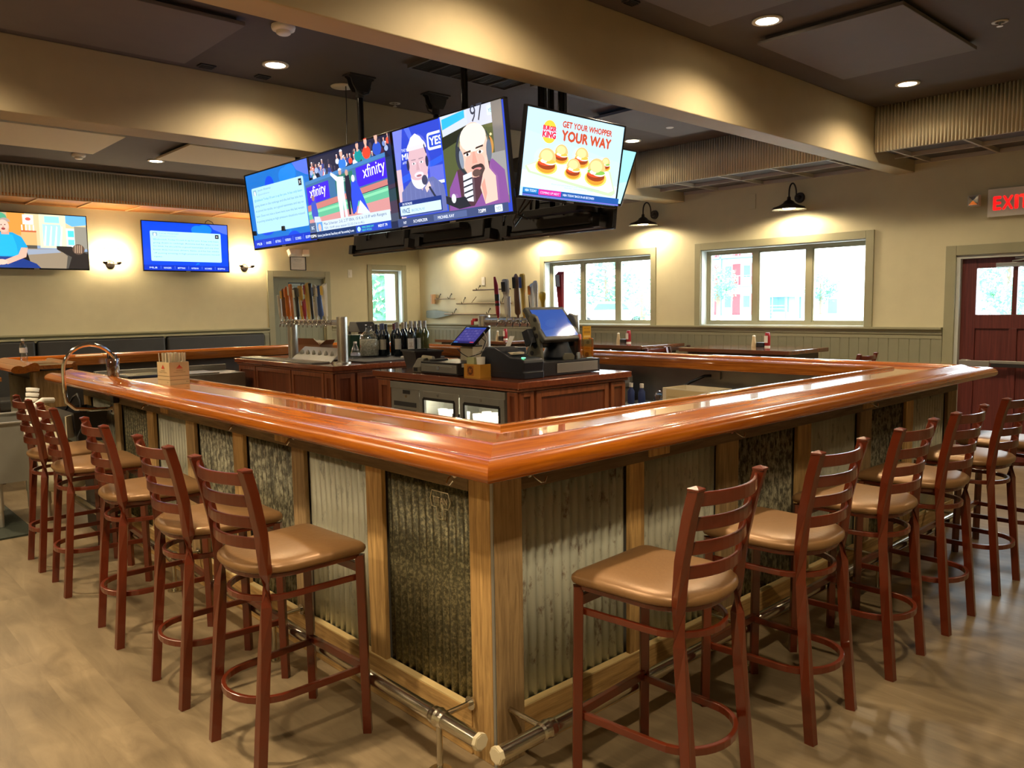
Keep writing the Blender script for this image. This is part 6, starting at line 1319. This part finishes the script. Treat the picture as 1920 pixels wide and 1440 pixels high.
# ================================================================= UNDERBAR STEEL
U = thing('underbar_sink', 'long steel underbar sink and shelf along the window side of the bar', 'sink unit', (0, 0, 0), group='steel underbar units')
f = MB(); f.box(5.52, 5.90, 2.46, 3.55, .72, .76); f.box(5.52, 5.90, 3.55, 4.62, .70, .74); f.box(5.52, 5.88, 4.72, 6.60, .86, .90); f.box(5.86, 5.90, 4.72, 6.60, .90, .96); f.box(5.56, 5.90, 4.74, 6.58, .10, .86); f.build('steel_top', M_steelS, U, bevel=.003)
f = MB(); f.box(5.56, 5.90, 2.50, 4.60, .45, .70); f.build('steel_basin', M_steelS, U)
f = MB()
for y in (2.55, 4.5): f.cyl((5.60, y, 0), (5.60, y, .45), .02, n=12)
f.build('unit_leg', M_steel, U)
f = MB(); f.tube([(5.82, 3.18, .76), (5.82, 3.18, .92), (5.74, 3.10, .95), (5.60, 2.95, .93), (5.56, 2.90, .88)], .011, 10); f.build('sink_faucet', M_chrome, U)
f = MB(); f.box(6.055, 6.078, 2.20, 9.7, .40, 1.09); tag(f.build('backsplash_sheet', M_steelS), 'dull steel backsplash sheet on the inner side of the far counter', 'backsplash')
f = MB(); f.box(6.035, 6.055, 3.86, 3.98, .96, 1.03); o = f.build('outlet_box', M_steelS, None, bevel=.002); tag(o, 'steel outlet box on the backsplash above the carton', 'outlet')
f = MB(); f.tube([(6.03, 3.95, .99), (5.98, 3.98, .99), (5.93, 4.10, .93), (5.86, 4.25, .82), (5.83, 4.3, .77)], .013, 8); tag(f.build('rubber_hose', M_black), 'thick black hose running down from the outlet box', 'hose')
T_ = thing('supply_carton', 'white printed cardboard supply carton on the steel underbar shelf', 'carton', (5.715, 3.88, .741), -.06)
f = MB(); f.box(-.16, .16, -.24, .24, 0, .004); f.box(-.16, -.156, -.24, .24, .004, .17); f.box(.156, .16, -.24, .24, .004, .17); f.box(-.156, .156, -.24, -.236, .004, .17); f.box(-.156, .156, .236, .24, .004, .17); f.build('carton_body', M_offwhite, T_)
p = Pic(.40, .15, '#c3ae7f'); p.text('film', .25, .07, .045, '#4d4030', w=.09, bold=.001); p.rect(.02, .05, .14, .003, '#8f7d58'); p.rect(.02, .085, .12, .003, '#8f7d58'); p.ell(.10, .03, .03, .012, '#2d2620'); p.build('carton_print', M_card, T_, T=TR(-.1605, .2, .01) @ RZ(-PI/2))
T_ = thing('plastic_wrap_roll', 'clear crumpled plastic roll left of the supply carton', 'plastic roll', (5.68, 4.24, .741), 0)
f = MB(); f.lathe([(.03, 0), (.07, .02), (.085, .07), (.07, .12), (.03, .14), (.02, .10), (.035, .07), (.02, .03)], n=14, captop=False, capbot=False, T=RX(.5)); f.build('roll_film', M_glassB, T_, solid=.004); f = MB(); f.lathe([(.028, .0), (.032, .06), (.02, .062)], (-.02, -.05, 0), 14); f.build('blue_cup', P_('navy_plastic', (.03, .05, .16)), T_)
g_ = None
for k, (x, y) in enumerate(((5.60, 4.50), (5.60, 4.38))):
    f = MB(); f.lathe([(.03, 0), (.032, .01), (.032, .11), (.014, .14), (.014, .15)], n=16); root = thing('squeeze_bottle', ('dark bottle with a white cap left of the plastic roll, left one', 'dark bottle with a white cap left of the plastic roll, right one')[k], 'bottle', (x, y, .741), 0, 'capped bottles on the underbar shelf'); f.build('bottle_body', P_('navy_plastic', (.03, .05, .16)), root)
    f = MB(); f.cyl((0, 0, .148), (0, 0, .185), .018, n=14); f.build('bottle_cap', M_white, root)
U = thing('underbar_ice_bin', 'steel ice bin and drainboard inside the back of the bar', 'ice bin', (0, 0, 0), group='steel underbar units')
f = MB(); f.box(2.45, 3.88, 8.70, 9.25, .55, .93); f.box(2.45, 3.88, 9.22, 9.27, .93, 1.0); f.build('bin_case', M_steelS, U, bevel=.004); f = MB(); f.box(2.8, 3.6, 8.74, 9.2, .931, .945); f.build('bin_lid', M_steel, U, bevel=.003); f = MB()
for x in (2.52, 3.80): f.cyl((x, 8.78, 0), (x, 8.78, .56), .02, n=10); f.cyl((x, 9.2, 0), (x, 9.2, .56), .02, n=10)
f.build('unit_leg', M_steel, U)
U = thing('underbar_ice_bin', 'steel underbar well close behind the left counter end', 'ice bin', (0, 0, 0), group='steel underbar units')
f = MB(); f.box(2.02, 2.55, 6.3, 7.7, .60, .98); f.box(1.98, 2.02, 6.3, 7.7, .98, 1.06); f.build('bin_case', M_steelS, U, bevel=.004); f = MB(); f.box(2.06, 2.5, 6.4, 7.0, .981, .99); f.build('black_lid', M_blackm, U, bevel=.003); f = MB()
for x in (2.06, 2.5): f.cyl((x, 6.36, 0), (x, 6.36, .61), .02, n=10); f.cyl((x, 7.64, 0), (x, 7.64, .61), .02, n=10)
f.build('unit_leg', M_steel, U)
T_ = thing('red_tongs', 'red handled tongs lying on the steel well behind the left counter end', 'tongs', (2.20, 6.62, .992), .6)
f = MB(); f.tube([(0, 0, .012), (.12, .01, .014), (.22, .0, .012)], .010, 6); f.tube([(0, .03, .012), (.12, .02, .014), (.22, .0, .012)], .010, 6); f.build('tong_arm', P_('tong_red', (.6, .06, .02)), T_)
o = MB(); o.rbox(-.17, .17, -.20, .20, 0, .10, .04); o = o.build('stacked_black_trays', M_blackg, None, bevel=.015); o.location = (2.33, 7.35, .981); tag(o, 'shiny black serving tray stack seen through the chrome arch', 'tray')
# ================================================================= LEFT END OF THE BAR
CZ = 1.1355
T_ = thing('straw_box', 'cream box of paper wrapped straws on the left counter', 'straw box', (1.955, 5.52, CZ), .12)
f = MB(); a, b = .068, .085; H_ = .150
f.box(-a, a, -b, -b+.003, 0, H_); f.box(-a, a, b-.003, b, 0, H_); f.box(-a, -a+.003, -b+.003, b-.003, 0, H_); f.box(a-.003, a, -b+.003, b-.003, 0, H_); f.box(-a, a, -b, b, 0, .003); f.build('box_body', M_offwhite, T_)
for (w_, T) in ((2*b, TR(-a-.0006, b, 0) @ RZ(-PI/2)), (2*a, TR(-a, -b-.0006, 0))):
    p = Pic(w_, H_, '#cdb78b'); p.rect(0, .030, w_, .0025, '#5b4a34'); p.rect(0, .056, w_, .0025, '#5b4a34')
    p.ell(w_/2, .112, .018, .010, '#c94a34', a0=0, a1=180); p.poly([(w_/2-.010, .118), (w_/2, .135), (w_/2+.010, .118)], '#c94a34'); p.rect(w_/2-.022, .106, .044, .004, '#c94a34')
    p.text('WRAPPED', w_/2, .090, .007, '#7d6a4c', w=.05, align='c'); p.text('PAPER STRAWS', w_/2, .078, .007, '#7d6a4c', w=w_*.6, align='c'); p.text('500', w_*.8, .012, .010, '#7d6a4c', w=.018)
    p.build('printed_side', M_card, T_, T=T)
rr = random.Random(9); s0 = None
for k in range(64):
    x = rr.uniform(-.055, .055); y = rr.uniform(-.070, .070); tx = x*.35+rr.uniform(-.08, .08)*.5; ty = y*.45+rr.uniform(-.10, .10)*.5
    if s0 is None:
        f = MB(); f.tube([(0, 0, 0), (0, 0, .205)], 0, flat=(.009, .004)); s0 = f.build('paper_straw', pm('wrapped_straw_paper', (.66, .60, .44), .7)); o = s0
    else: o = s0.copy(); COL.objects.link(o)
    M_ = T_.matrix_basis
    pos = Matrix.Rotation(.12, 4, 'Z') @ Vector((x, y, 0)); o.location = (1.955+pos.x, 5.52+pos.y, CZ+.005); o.rotation_euler = (-ty, tx, rr.uniform(0, 3)) if k % 2 else (-ty, tx, 0)
    tag(o, 'paper wrapped straw standing in the cream straw box', 'straw', 'wrapped straws in the cream box')
T_ = thing('stirrer_glass', 'clear glass holding dark stirrers beneath the chrome arch', 'glass', (1.775, 6.22, CZ))
f = MB(); f.lathe([(.036, 0), (.038, .004), (.046, .155), (.043, .155), (.035, .020), (.0001, .016)], n=24, captop=False); f.build('tumbler', M_glassB, T_)
f = MB(); rr = random.Random(2)
for k in range(26): a = rr.uniform(0, 6.28); r_ = rr.uniform(0, .022); f.cyl((r_*math.cos(a), r_*math.sin(a), .02), (r_*1.6*math.cos(a+.3), r_*1.6*math.sin(a+.3), .165+rr.uniform(0, .03)), .0028, n=5)
o = f.build('dark_stirrers', P_('stirrer_black', (.03, .02, .02))); o.location = (1.775, 6.22, CZ); tag(o, 'dark bar stirrers standing in the clear glass', 'stirrers', kind='stuff')
T_ = thing('service_rail', 'tall chrome arch rail rising in front of the left bar end', 'service rail', (0, 0, 0))
R_ = .175; yc = 6.20
pth = [(1.742, yc-.02, .93), (1.60, yc-.02, .935), (1.50, yc-.02, .95), (1.452, yc-.0, 1.0), (1.445, yc, 1.08), (1.445, yc, 1.22)]+[(1.445+R_*(1-math.cos(t)), yc+.10*t/PI*0, 1.22+R_*1.02*math.sin(t)) for t in [PI*k/14 for k in range(1, 14)]]+[(1.445+2*R_, yc, 1.22), (1.445+2*R_, yc, 1.136)]
f = MB(); f.tube(pth, .014, 14); f.build('arch_tube', M_chrome, T_)
f = MB(); f.cyl((1.445+2*R_, yc, 1.136), (1.445+2*R_, yc, 1.142), .028, n=18); f.cyl((1.742, yc-.02, .93), (1.735, yc-.02, .93), .028, n=18); f.build('arch_flange', M_chrome, T_)
f = MB(); f.box(1.70, 1.74, 6.00, 6.07, .985, 1.045); tag(f.build('black_clip', M_black, bevel=.004), 'black clip box under the left arm rail', 'clip')
# steel hand sink / bin stand
T_ = thing('steel_bin_stand', 'open steel bin stand on round legs at the end of the left stools', 'bin stand', (1.30, 7.30, 0), 0)
f = MB(); a, b = .20, .36; z0, z1 = .36, .80
f.box(-a, a, -b, -b+.012, z0, z1); f.box(-a, a, b-.012, b, z0, z1); f.box(-a, -a+.012, -b+.012, b-.012, z0, z1); f.box(a-.012, a, -b+.012, b-.012, z0, z1); f.box(-a, a, -b, b, z0-.01, z0); f.build('steel_tub', M_steelS, T_)
f = MB(); f.box(-a-.012, a+.012, -b-.012, -b+.03, z1, z1+.012); f.box(-a-.012, a+.012, b-.03, b+.012, z1, z1+.012); f.box(-a-.012, -a+.03, -b+.03, b-.03, z1, z1+.012); f.box(a-.03, a+.012, -b+.03, b-.03, z1, z1+.012); f.build('rolled_rim', M_steel, T_, bevel=.003)
for sx in (-1, 1):
    for sy in (-1, 1):
        f = MB(); f.cyl((sx*.16, sy*.32, .0), (sx*.16, sy*.32, .14), .018, n=14); f.cyl((sx*.16, sy*.32, .14), (sx*.16, sy*.32, .36), .024, n=14); f.build('leg', M_steel, T_)
T_ = thing('trash_bag', 'white plastic bag hung over the front of the steel bin stand', 'plastic bag', (1.53, 6.80, .0), 0)
f = MB(); rr = random.Random(4); vs = []; n = 22; hs = [(.80, .05), (.76, .08), (.70, .095), (.64, .12), (.56, .125), (.50, .15), (.44, .155), (.38, .175), (.33, .165), (.29, .13), (.27, .08), (.27, .01)]
for z, r_ in hs:
    for k in range(n): a_ = 2*PI*k/n; q = r_*(1+.16*math.sin(5*a_+z*14)+.10*math.sin(9*a_-z*22)+rr.uniform(-.07, .07)); vs.append((q*math.cos(a_)*.9, q*math.sin(a_)*1.1, z+rr.uniform(-.006, .006)))
f.add(vs, [(i*n+k, i*n+(k+1) % n, (i+1)*n+(k+1) % n, (i+1)*n+k) for i in range(len(hs)-1) for k in range(n)]+[tuple(range(n))], 0, True)
m_ = pm('white_bag_plastic', (.60, .57, .42), .4, bump=.6, bscale=14); f.build('bag_body', m_, T_)
T_ = thing('cup_sleeve', 'tall tilted stack of white lids in a clear sleeve standing in the steel bin', 'cup sleeve', (1.36, 7.10, .50), 0)
f = MB(); M2 = RY(.16) @ RX(-.12)
for k in range(14): f.lathe([(.044, .0), (.048, .028), (.042, .030)], (0, 0, .04*k), 16, T=M2)
f.build('stacked_lids', M_white, T_)
T_ = thing('coiled_tube', 'bundle of curled white tube and tan packets leaning in the steel bin', 'bundle', (1.36, 7.00, .80), 0)
f = MB(); f.tube([(-.05, 0, -.1), (0, 0, .02), (.04, 0, .10), (.12, .02, .15), (.20, .05, .14)], .022, 10); f.tube([(-.02, -.06, -.15), (-.03, -.08, .0), (.02, -.10, -.04), (.08, -.08, .02)], .018, 8); f.build('curled_tube', M_white, T_)
f = MB(); f.box(.06, .16, -.02, .02, .02, .16, T=RY(.5)); f.box(.08, .18, -.07, -.04, -.02, .12, T=RY(.35)); f.build('tan_packet', P_('tan_packet', (.36, .22, .10), .5), T_, bevel=.004)
T_ = thing('black_tote', 'black basket with cables hung under the left end of the bar', 'basket', (1.60, 6.45, .70), 0)
f = MB(); f.add([(-.09, -.22, 0), (.09, -.22, 0), (.09, .22, 0), (-.09, .22, 0), (-.11, -.26, .22), (.11, -.26, .22), (.11, .26, .22), (-.11, .26, .22)], [(0, 3, 2, 1), (0, 1, 5, 4), (1, 2, 6, 5), (2, 3, 7, 6), (3, 0, 4, 7)]); f.build('basket_body', M_black, T_)
f = MB(); f.tube([(-.05, -.2, .2), (-.06, -.25, .3), (-.04, -.1, .34), (-.02, .1, .30), (-.05, .2, .2)], .008, 6); f.tube([(0, -.24, .22), (-.1, -.28, .05), (-.08, -.30, -.12), (-.03, -.28, -.2)], .006, 6); f.build('cable', M_black, T_)
o = MB(); o.box(-.05, .05, -.004, .004, 0, .16); o = o.build('price_card', M_offwhite, None); o.location = (1.47, 6.35, .83); o.rotation_euler = (0, 0, .9); tag(o, 'blank cream card behind the second farthest left stool', 'card')
o.location = (1.47, 6.24, .74)
T_ = thing('low_cabinet', 'dark wooden crate and ice bag shelf beneath the left end of the bar', 'crate', (0, 0, 0))
f = MB(); f.box(1.625, 1.735, 5.95, 6.56, .02, .56); f.build('crate_body', pm('dark_crate', (.03, .022, .016), .5), T_, bevel=.006); f = MB(); f.rbox(1.63, 1.73, 6.0, 6.5, .565, .63, .03); f.build('ice_bag', pm('crushed_ice', (.50, .49, .42), .3), T_, bevel=.02)
# floor mat
o = MB(); o.rbox(-.9, 1.30, 6.62, 8.3, .001, .014, .04); o = o.build('floor_mat', pm('dark_green_mat', (.022, .028, .016), .8, var=.3, vscale=60, bump=.4, bscale=200), None); tag(o, 'dark green ribbed floor mat at the left edge', 'floor mat')
# water bottle on the back-left counter
T_ = thing('water_bottle', 'clear plastic water bottle on the far left counter piece', 'bottle', (1.80, 9.20, CZ+.0))
f = MB(); f.lathe([(.030, 0), (.034, .008), (.034, .05), (.030, .09), (.034, .12), (.034, .15), (.026, .19), (.013, .215), (.013, .225)], n=22, captop=False); f.build('bottle_body', M_glassB, T_); f = MB(); f.lathe([(.0345, .10), (.0350, .12), (.0345, .15)], n=22, capbot=False, captop=False); f.build('bottle_label', P_('pale_label', (.6, .6, .58)), T_); f = MB(); f.cyl((0, 0, .222), (0, 0, .24), .015, n=16); f.build('bottle_cap', M_white, T_)
o = MB(); o.rbox(-.12, .12, -.09, .09, 0, .02, .01); o = o.build('paper_menu_stack', M_offwhite, None, bevel=.004); o.location = (2.55, 9.78, CZ); tag(o, 'low stack of pale menus on the back counter', 'menus')
o = MB(); o.rbox(-.20, .20, -.15, .15, 0, .012, .01); o = o.build('paper_sheet_pile', M_offwhite, None, bevel=.003); o.location = (3.0, 9.0, .946); tag(o, 'pale paper sheets on the steel ice bin', 'papers')
# slatted wooden host cabinet at the far left
T_ = thing('slatted_cabinet', 'low dark wood slatted cabinet with an orange wood top at the left edge', 'cabinet', (0, 0, 0))
f = MB(); f.box(-.6, 1.52, 8.75, 9.35, .99, 1.03); f.build('cabinet_top', M_oak, T_, bevel=.006)
f = MB(); f.box(-.58, 1.50, 8.82, 9.33, .0, .99); f.build('cabinet_body', M_wdark, T_)
for k in range(8):
    f = MB(); f.box(-.58, 1.50, 8.795, 8.82, .04+.12*k, .04+.12*k+.105); f.build('front_slat', M_wdark, T_, bevel=.006)
f = MB(); f.box(-.6, 1.40, 8.42, 8.80, .70, .725); f.build('side_shelf', M_wdark, T_, bevel=.004)
o = MB(); o.box(-.14, .14, -.11, .11, 0, .006); o = o.build('paper_sheet_pile', M_offwhite, None); o.location = (1.0, 8.58, .726); tag(o, 'single pale sheet lying on the shelf at the left edge', 'papers')
o = MB(); o.box(-.01, .01, -.05, .05, 0, .10); o = o.build('yellow_tag', P_('bright_yellow', (.85, .60, .02), .6)); o.location = (1.10, 8.44, .40); o.rotation_euler = (0, 0, 1.3); tag(o, 'bright yellow tag at the left edge of the view', 'tag')

# ================================================================= BANQUETTE
for k, (a, b, lab) in enumerate(((-2.6, .9, 'charcoal upholstered banquette section at the far left edge'), (.92, 2.49, 'charcoal banquette section behind the water bottle'), (2.51, 4.16, 'charcoal banquette section under the person television'), (4.18, 5.70, 'charcoal banquette section left of the olive door'))):
    T_ = thing('banquette', lab, 'banquette', ((a+b)/2, YW-.07, 0), 0, 'charcoal banquette sections along the far wall'); h_ = (b-a)/2-.006
    f = MB(); f.box(-h_, h_, -.10, 0, .50, 1.265); f.build('back_cushion', M_leather, T_, bevel=.025, seg=3)
    f = MB(); f.box(-h_, h_, -.62, -.10, .42, .56); f.build('seat_cushion', M_leather, T_, bevel=.03, seg=3); f = MB(); f.box(-h_, h_, -.58, 0, .0, .42); f.build('plinth', M_blackm, T_)
f = MB(); f.box(X0, 5.74, YW-.175, YW-.063, 1.268, 1.29); struct(f.build('trim_4', M_trim, bevel=.004), 'olive grey cap strip over the banquette')

# ================================================================= HIGH TABLES BY THE WINDOWS
M_tabletop = wood('table_top_wood', (.10, .035, .018), (.19, .07, .03), 'Y', .14, coat=.9, stretch=12)
GT = 'tall dark wood tables by the windows'
def high_table(label, x0, x1, y0, y1, z=1.12):
    T_ = thing('high_table', label, 'table', ((x0+x1)/2, (y0+y1)/2, 0), 0, GT); a, b = (x1-x0)/2, (y1-y0)/2
    f = MB(); f.box(-a, a, -b, b, z-.045, z); f.build('table_top', M_tabletop, T_, bevel=.006)
    f = MB(); f.box(-a+.08, a-.08, -b+.08, b-.08, z-.12, z-.045); f.build('apron', M_wdark, T_)
    for s_ in (-1, 1): f = MB(); f.box(-.04, .04, s_*b*.6-.04, s_*b*.6+.04, .04, z-.12); f.box(-.30, .30, s_*b*.6-.04, s_*b*.6+.04, 0, .04); f.build('pedestal', M_blackm, T_)
    return T_
high_table('tall dark wood table under the window nearer the red door', 7.72, 8.62, 4.12, 5.50)
high_table('tall dark wood table between the two wide windows', 7.80, 8.70, 6.10, 7.75)
high_table('tall dark wood table near the far corner', 7.80, 8.70, 8.60, 10.3)
M_ck = P_('ketchup_red', (.30, .015, .02), .3); M_shk = P_('shaker_cream', (.60, .50, .30), .35)
def condiments(x, y, z, w):
    T_ = thing('ketchup_bottle', 'red ketchup bottle on the tall table '+w, 'ketchup bottle', (x, y, z), 0, 'ketchup bottles on the tall tables')
    f = MB(); f.lathe([(.030, .012), (.033, .02), (.033, .12), (.026, .16), (.024, .165)], n=18); f.build('bottle_body', M_ck, T_); f = MB(); f.cyl((0, 0, 0), (0, 0, .03), .033, .030, 16); f.build('bottle_cap', M_white, T_); f = MB(); f.box(-.0345, -.033, -.022, .022, .05, .13); f.build('bottle_label', M_white, T_)
    T_ = thing('salt_shaker', 'cream pepper mill shaped shaker left of the ketchup on the table '+w, 'shaker', (x-.02, y+.16, z), 0, 'cream shakers on the tall tables'); f = MB(); f.lathe([(.028, 0), (.030, .01), (.017, .10), (.016, .12)], n=16); f.build('shaker_body', M_shk, T_); f = MB(); f.lathe([(.017, .118), (.017, .13), (.0001, .136)], n=14); f.build('shaker_cap', M_white, T_)
    o = MB(); o.rbox(-.05, .05, -.05, .05, 0, .05, .01); o = o.build('sugar_caddy', M_black, None, bevel=.004); o.location = (x+.02, y+.08, z); tag(o, 'small black sugar packet caddy on the table '+w, 'caddy', 'sugar caddies on the tall tables')
condiments(8.35, 4.72, 1.12, 'nearer the red door'); condiments(8.35, 6.75, 1.12, 'between the windows'); condiments(8.35, 9.2, 1.12, 'near the far corner')
GC = 'ladder-back chairs at the tall tables'
def make_dark(root):
    for ch in root.children:
        if ch.name.startswith('seat_cushion'): continue
for k, (x, y, r, lab) in enumerate(((8.15, 3.72, PI/2, 'cherry high chair at the red door end of the window table'), (7.98, 5.78, -PI/2, 'cherry high chair at the far end of the window table'), (7.5, 6.35, 0, 'cherry high chair in front of the middle tall table, right one'), (7.5, 7.35, 0.0, 'cherry high chair in front of the middle tall table, left one'), (8.25, 8.1, -PI/2, 'cherry high chair left of the middle tall table'), (7.55, 9.0, 0, 'cherry high chair before the tall table near the far corner'))):
    dup(stool0, (x, y, 0), r, lab, GC)
# dark wood chair
d0 = dup(stool0, (8.15, 5.80+.0, 0), -PI/2+.0, 'black ladder-back high chair beside the cherry one between the tables', GC); d0.location = (8.47, 5.80, 0); d0.rotation_euler = (0, 0, -PI/2-.05)
for ch in list(d0.children):
    if ch.data.materials and ch.data.materials[0] is M_cherry:
        ch.data = ch.data.copy(); ch.data.materials[0] = M_wdark
bpy.data.objects.remove(d0) if False else None

# ================================================================= OUTDOORS
GZ = .40
M_ground = pm('bright_pavement', (.74, .74, .72), .9, var=.04, vscale=.5)
f = MB(); f.box(XW+.3, 140, -40, 110, GZ-.1, GZ); struct(f.build('ground', M_ground), 'pale pavement outside the windows')
f = MB(); f.box(-40, XW+.3, YW+.4, 110, GZ-.1, GZ); struct(f.build('ground', M_ground), 'pale pavement outside the narrow window')
M_leaf = pm('leaf_green', (.13, .36, .22), .6, var=.4, vscale=2.0); M_bark = P_('bark', (.20, .15, .11), .8)
def tree(label, x, y, h, r, seed, group='trees and shrubs outside', n=1500):
    T_ = thing('leafy_tree', label, 'tree', (x, y, GZ), 0, group); rr = random.Random(seed)
    f = MB(); f.tube([(0, 0, 0), (.05, .03, h*.4), (0, .1, h*.7)], [.16, .12, .06], 8); f.build('trunk', M_bark, T_)
    f = MB()
    for k in range(n):
        a = rr.uniform(0, 2*PI); b = math.acos(rr.uniform(-1, 1)); q = r*rr.uniform(.35, 1)**.6*(1+.25*math.sin(3*a+seed)*math.sin(2*b)); c = Vector((q*math.sin(b)*math.cos(a), q*math.sin(b)*math.sin(a), max(.1, h-r+q*.95*math.cos(b))))
        u = Vector((rr.uniform(-1, 1), rr.uniform(-1, 1), rr.uniform(-1, 1))).normalized(); v = u.orthogonal().normalized(); s_ = r*rr.uniform(.03, .065); f.add([c-u*s_-v*s_*.6, c+u*s_-v*s_*.6, c+u*s_+v*s_*.6, c-u*s_+v*s_*.6], [(0, 1, 2, 3)])
    f.build('foliage', M_leaf, T_)
tree('bushy green tree behind the parked car, in the middle pane of the farther window', 42, 35.9, 5.2, 2.5, 1)
tree('loose green shrub in the right pane of the farther window', 30, 23.4, 2.6, 1.2, 2, n=700)
tree('small green bush left of the red door building', 48, 30.9, 3.9, 1.3, 3)
tree('tall green tree filling the narrow window', 19.5, 31.0, 6.0, 3.2, 5, n=2400)
tree('smaller green tree beyond the exit door glass', 32, 8.75, 3.6, 1.5, 8); tree('low green shrub beyond the exit door glass', 24, 6.0, 2.0, .8, 9)
tree('far small tree beside the pale house', 80, 39.2, 4.6, 1.8, 10)
T_ = thing('parked_car', 'pale parked car seen through the farther wide window', 'car', (33.0, 27.9, GZ), 2.3)
f = MB(); pf = [(-2.1, .35), (-2.1, .75), (-1.9, .90), (-1.2, .98), (-.7, 1.42), (.75, 1.45), (1.5, .98), (2.05, .85), (2.15, .6), (2.15, .35)]; n = len(pf)
f.add([(x, -.85, z) for x, z in pf]+[(x, .85, z) for x, z in pf], [tuple(range(n)), tuple(range(2*n-1, n-1, -1))]+[(i, n+i, n+(i+1) % n, (i+1) % n) for i in range(n)]); f.build('car_body', P_('car_white', (.78, .78, .77), .25), T_, bevel=.08, seg=3)
gl = P_('car_glass', (.07, .24, .27), .15)
for nm, pts in (('side_window', [(-.95, -.865, 1.0), (.95, -.865, 1.0), (.7, -.865, 1.33), (-.65, -.865, 1.33)]), ('side_window', [(-.95, .865, 1.0), (.95, .865, 1.0), (.7, .865, 1.33), (-.65, .865, 1.33)]), ('windshield', [(-1.2, -.7, 1.0), (-1.2, .7, 1.0), (-.74, .7, 1.38), (-.74, -.7, 1.38)]), ('rear_window', [(1.5, -.7, 1.0), (1.5, .7, 1.0), (.8, .7, 1.42), (.8, -.7, 1.42)])):
    f = MB(); f.add(pts, [(0, 1, 2, 3)]); f.build(nm, gl, T_, solid=.03)
for x in (-1.35, 1.35):
    for y in (-.86, .70): f = MB(); f.cyl((x, y, .33), (x, y+.16, .33), .33, n=20); f.build('wheel', M_black, T_)
T_ = thing('motel_building', 'three storey building with red doors and railed balconies outside', 'building', (75.0, 49.2, GZ), -.05)
wl = P_('stucco_pale', (.66, .70, .72), .8); bld = P_('dark_blue_trim', (.12, .24, .34), .7)  # dark blue for roofs, balconies, posts and other outdoor trim
f = MB(); f.box(0, 8, -7, 7, 0, 9.4); f.build('wall', wl, T_); f = MB(); f.box(-1.7, 8.2, -7.3, 7.3, 9.4, 9.7); f.build('roof', bld, T_)
for z in (2.95, 5.95):
    f = MB(); f.box(-1.6, 0, -7, 7, z, z+.2); f.build('balcony_floor', bld, T_)
    f = MB(); f.box(-1.6, -1.54, -7, 7, z+1.1, z+1.18)
    for k in range(28): f.box(-1.59, -1.55, -7+.5*k, -7+.5*k+.06, z+.2, z+1.1)
    f.build('balcony_railing', P_('railing_blue', (.15, .22, .30), .5), T_)
for k in range(6):
    for z in (0.05, 3.2, 6.2):
        f = MB(); y = -6.0+2.3*k; f.box(-.05, 0.0, y, y+.95, z, z+2.2); f.build('door', P_('door_red_paint', (.62, .05, .06), .5), T_); f = MB(); f.box(-.04, 0.0, y+1.15, y+1.9, z+.8, z+2.0); f.build('window', gl, T_)
for k in range(4): f = MB(); y = -6.9+4.5*k; f.box(-1.6, -1.35, y, y+.25, 0, 9.4); f.build('balcony_post', bld, T_)
T_ = thing('picnic_pavilion', 'small open pavilion with a dark roof and rails in the middle pane', 'pavilion', (58.0, 31.9, GZ), .1)
f = MB(); f.add([(-1.6, -1.4, 1.7), (1.6, -1.4, 1.7), (1.6, 1.4, 1.7), (-1.6, 1.4, 1.7), (-.6, 0, 2.2), (.6, 0, 2.2)], [(0, 1, 5, 4), (2, 3, 4, 5), (1, 2, 5), (3, 0, 4), (3, 2, 1, 0)]); f.build('roof', bld, T_)
for x in (-1.4, 1.4):
    for y in (-1.2, 1.2): f = MB(); f.box(x-.07, x+.07, y-.07, y+.07, 0, 1.7); f.build('pavilion_post', bld, T_)
f = MB(); f.box(-.6, .6, -1.1, .2, .5, 1.7); f.build('booth', bld, T_)
f = MB(); [f.box(-1.4, -1.34, -1.3, 1.3, .25+.25*k, .32+.25*k) for k in range(4)]; f.build('rail', P_('railing_blue', (.15, .22, .30), .5), T_)
T_ = thing('pale_house', 'low pale house with a gable roof in the right pane', 'building', (88.0, 41.0, GZ), .1)
f = MB(); f.box(-2, 2, -2.3, 2.3, 0, 1.9); f.build('wall', P_('stucco_white', (.75, .78, .78), .8), T_); f = MB(); f.add([(-2.2, -2.6, 1.9), (2.2, -2.6, 1.9), (2.2, 2.6, 1.9), (-2.2, 2.6, 1.9), (-2.2, 0, 2.9), (2.2, 0, 2.9)], [(0, 1, 5, 4), (2, 3, 4, 5), (1, 2, 5), (3, 0, 4), (3, 2, 1, 0)]); f.build('roof', P_('roof_pale', (.40, .52, .56), .8), T_); f = MB(); f.box(-2.05, -2.0, -.5, .5, 0, 1.6); f.build('door', bld, T_)
T_ = thing('porch_post', 'white porch post outside the narrow window', 'post', (9.90, 14.6, GZ), 0); f = MB(); f.box(-.09, .09, -.09, .09, 0, 3.2); f.build('post_shaft', P_('car_white', (.75, .75, .74), .25), T_); f = MB(); f.box(-.13, .13, -.13, .13, 2.0, 2.15); f.build('post_cap', P_('car_white', (.75, .75, .74), .25), T_)
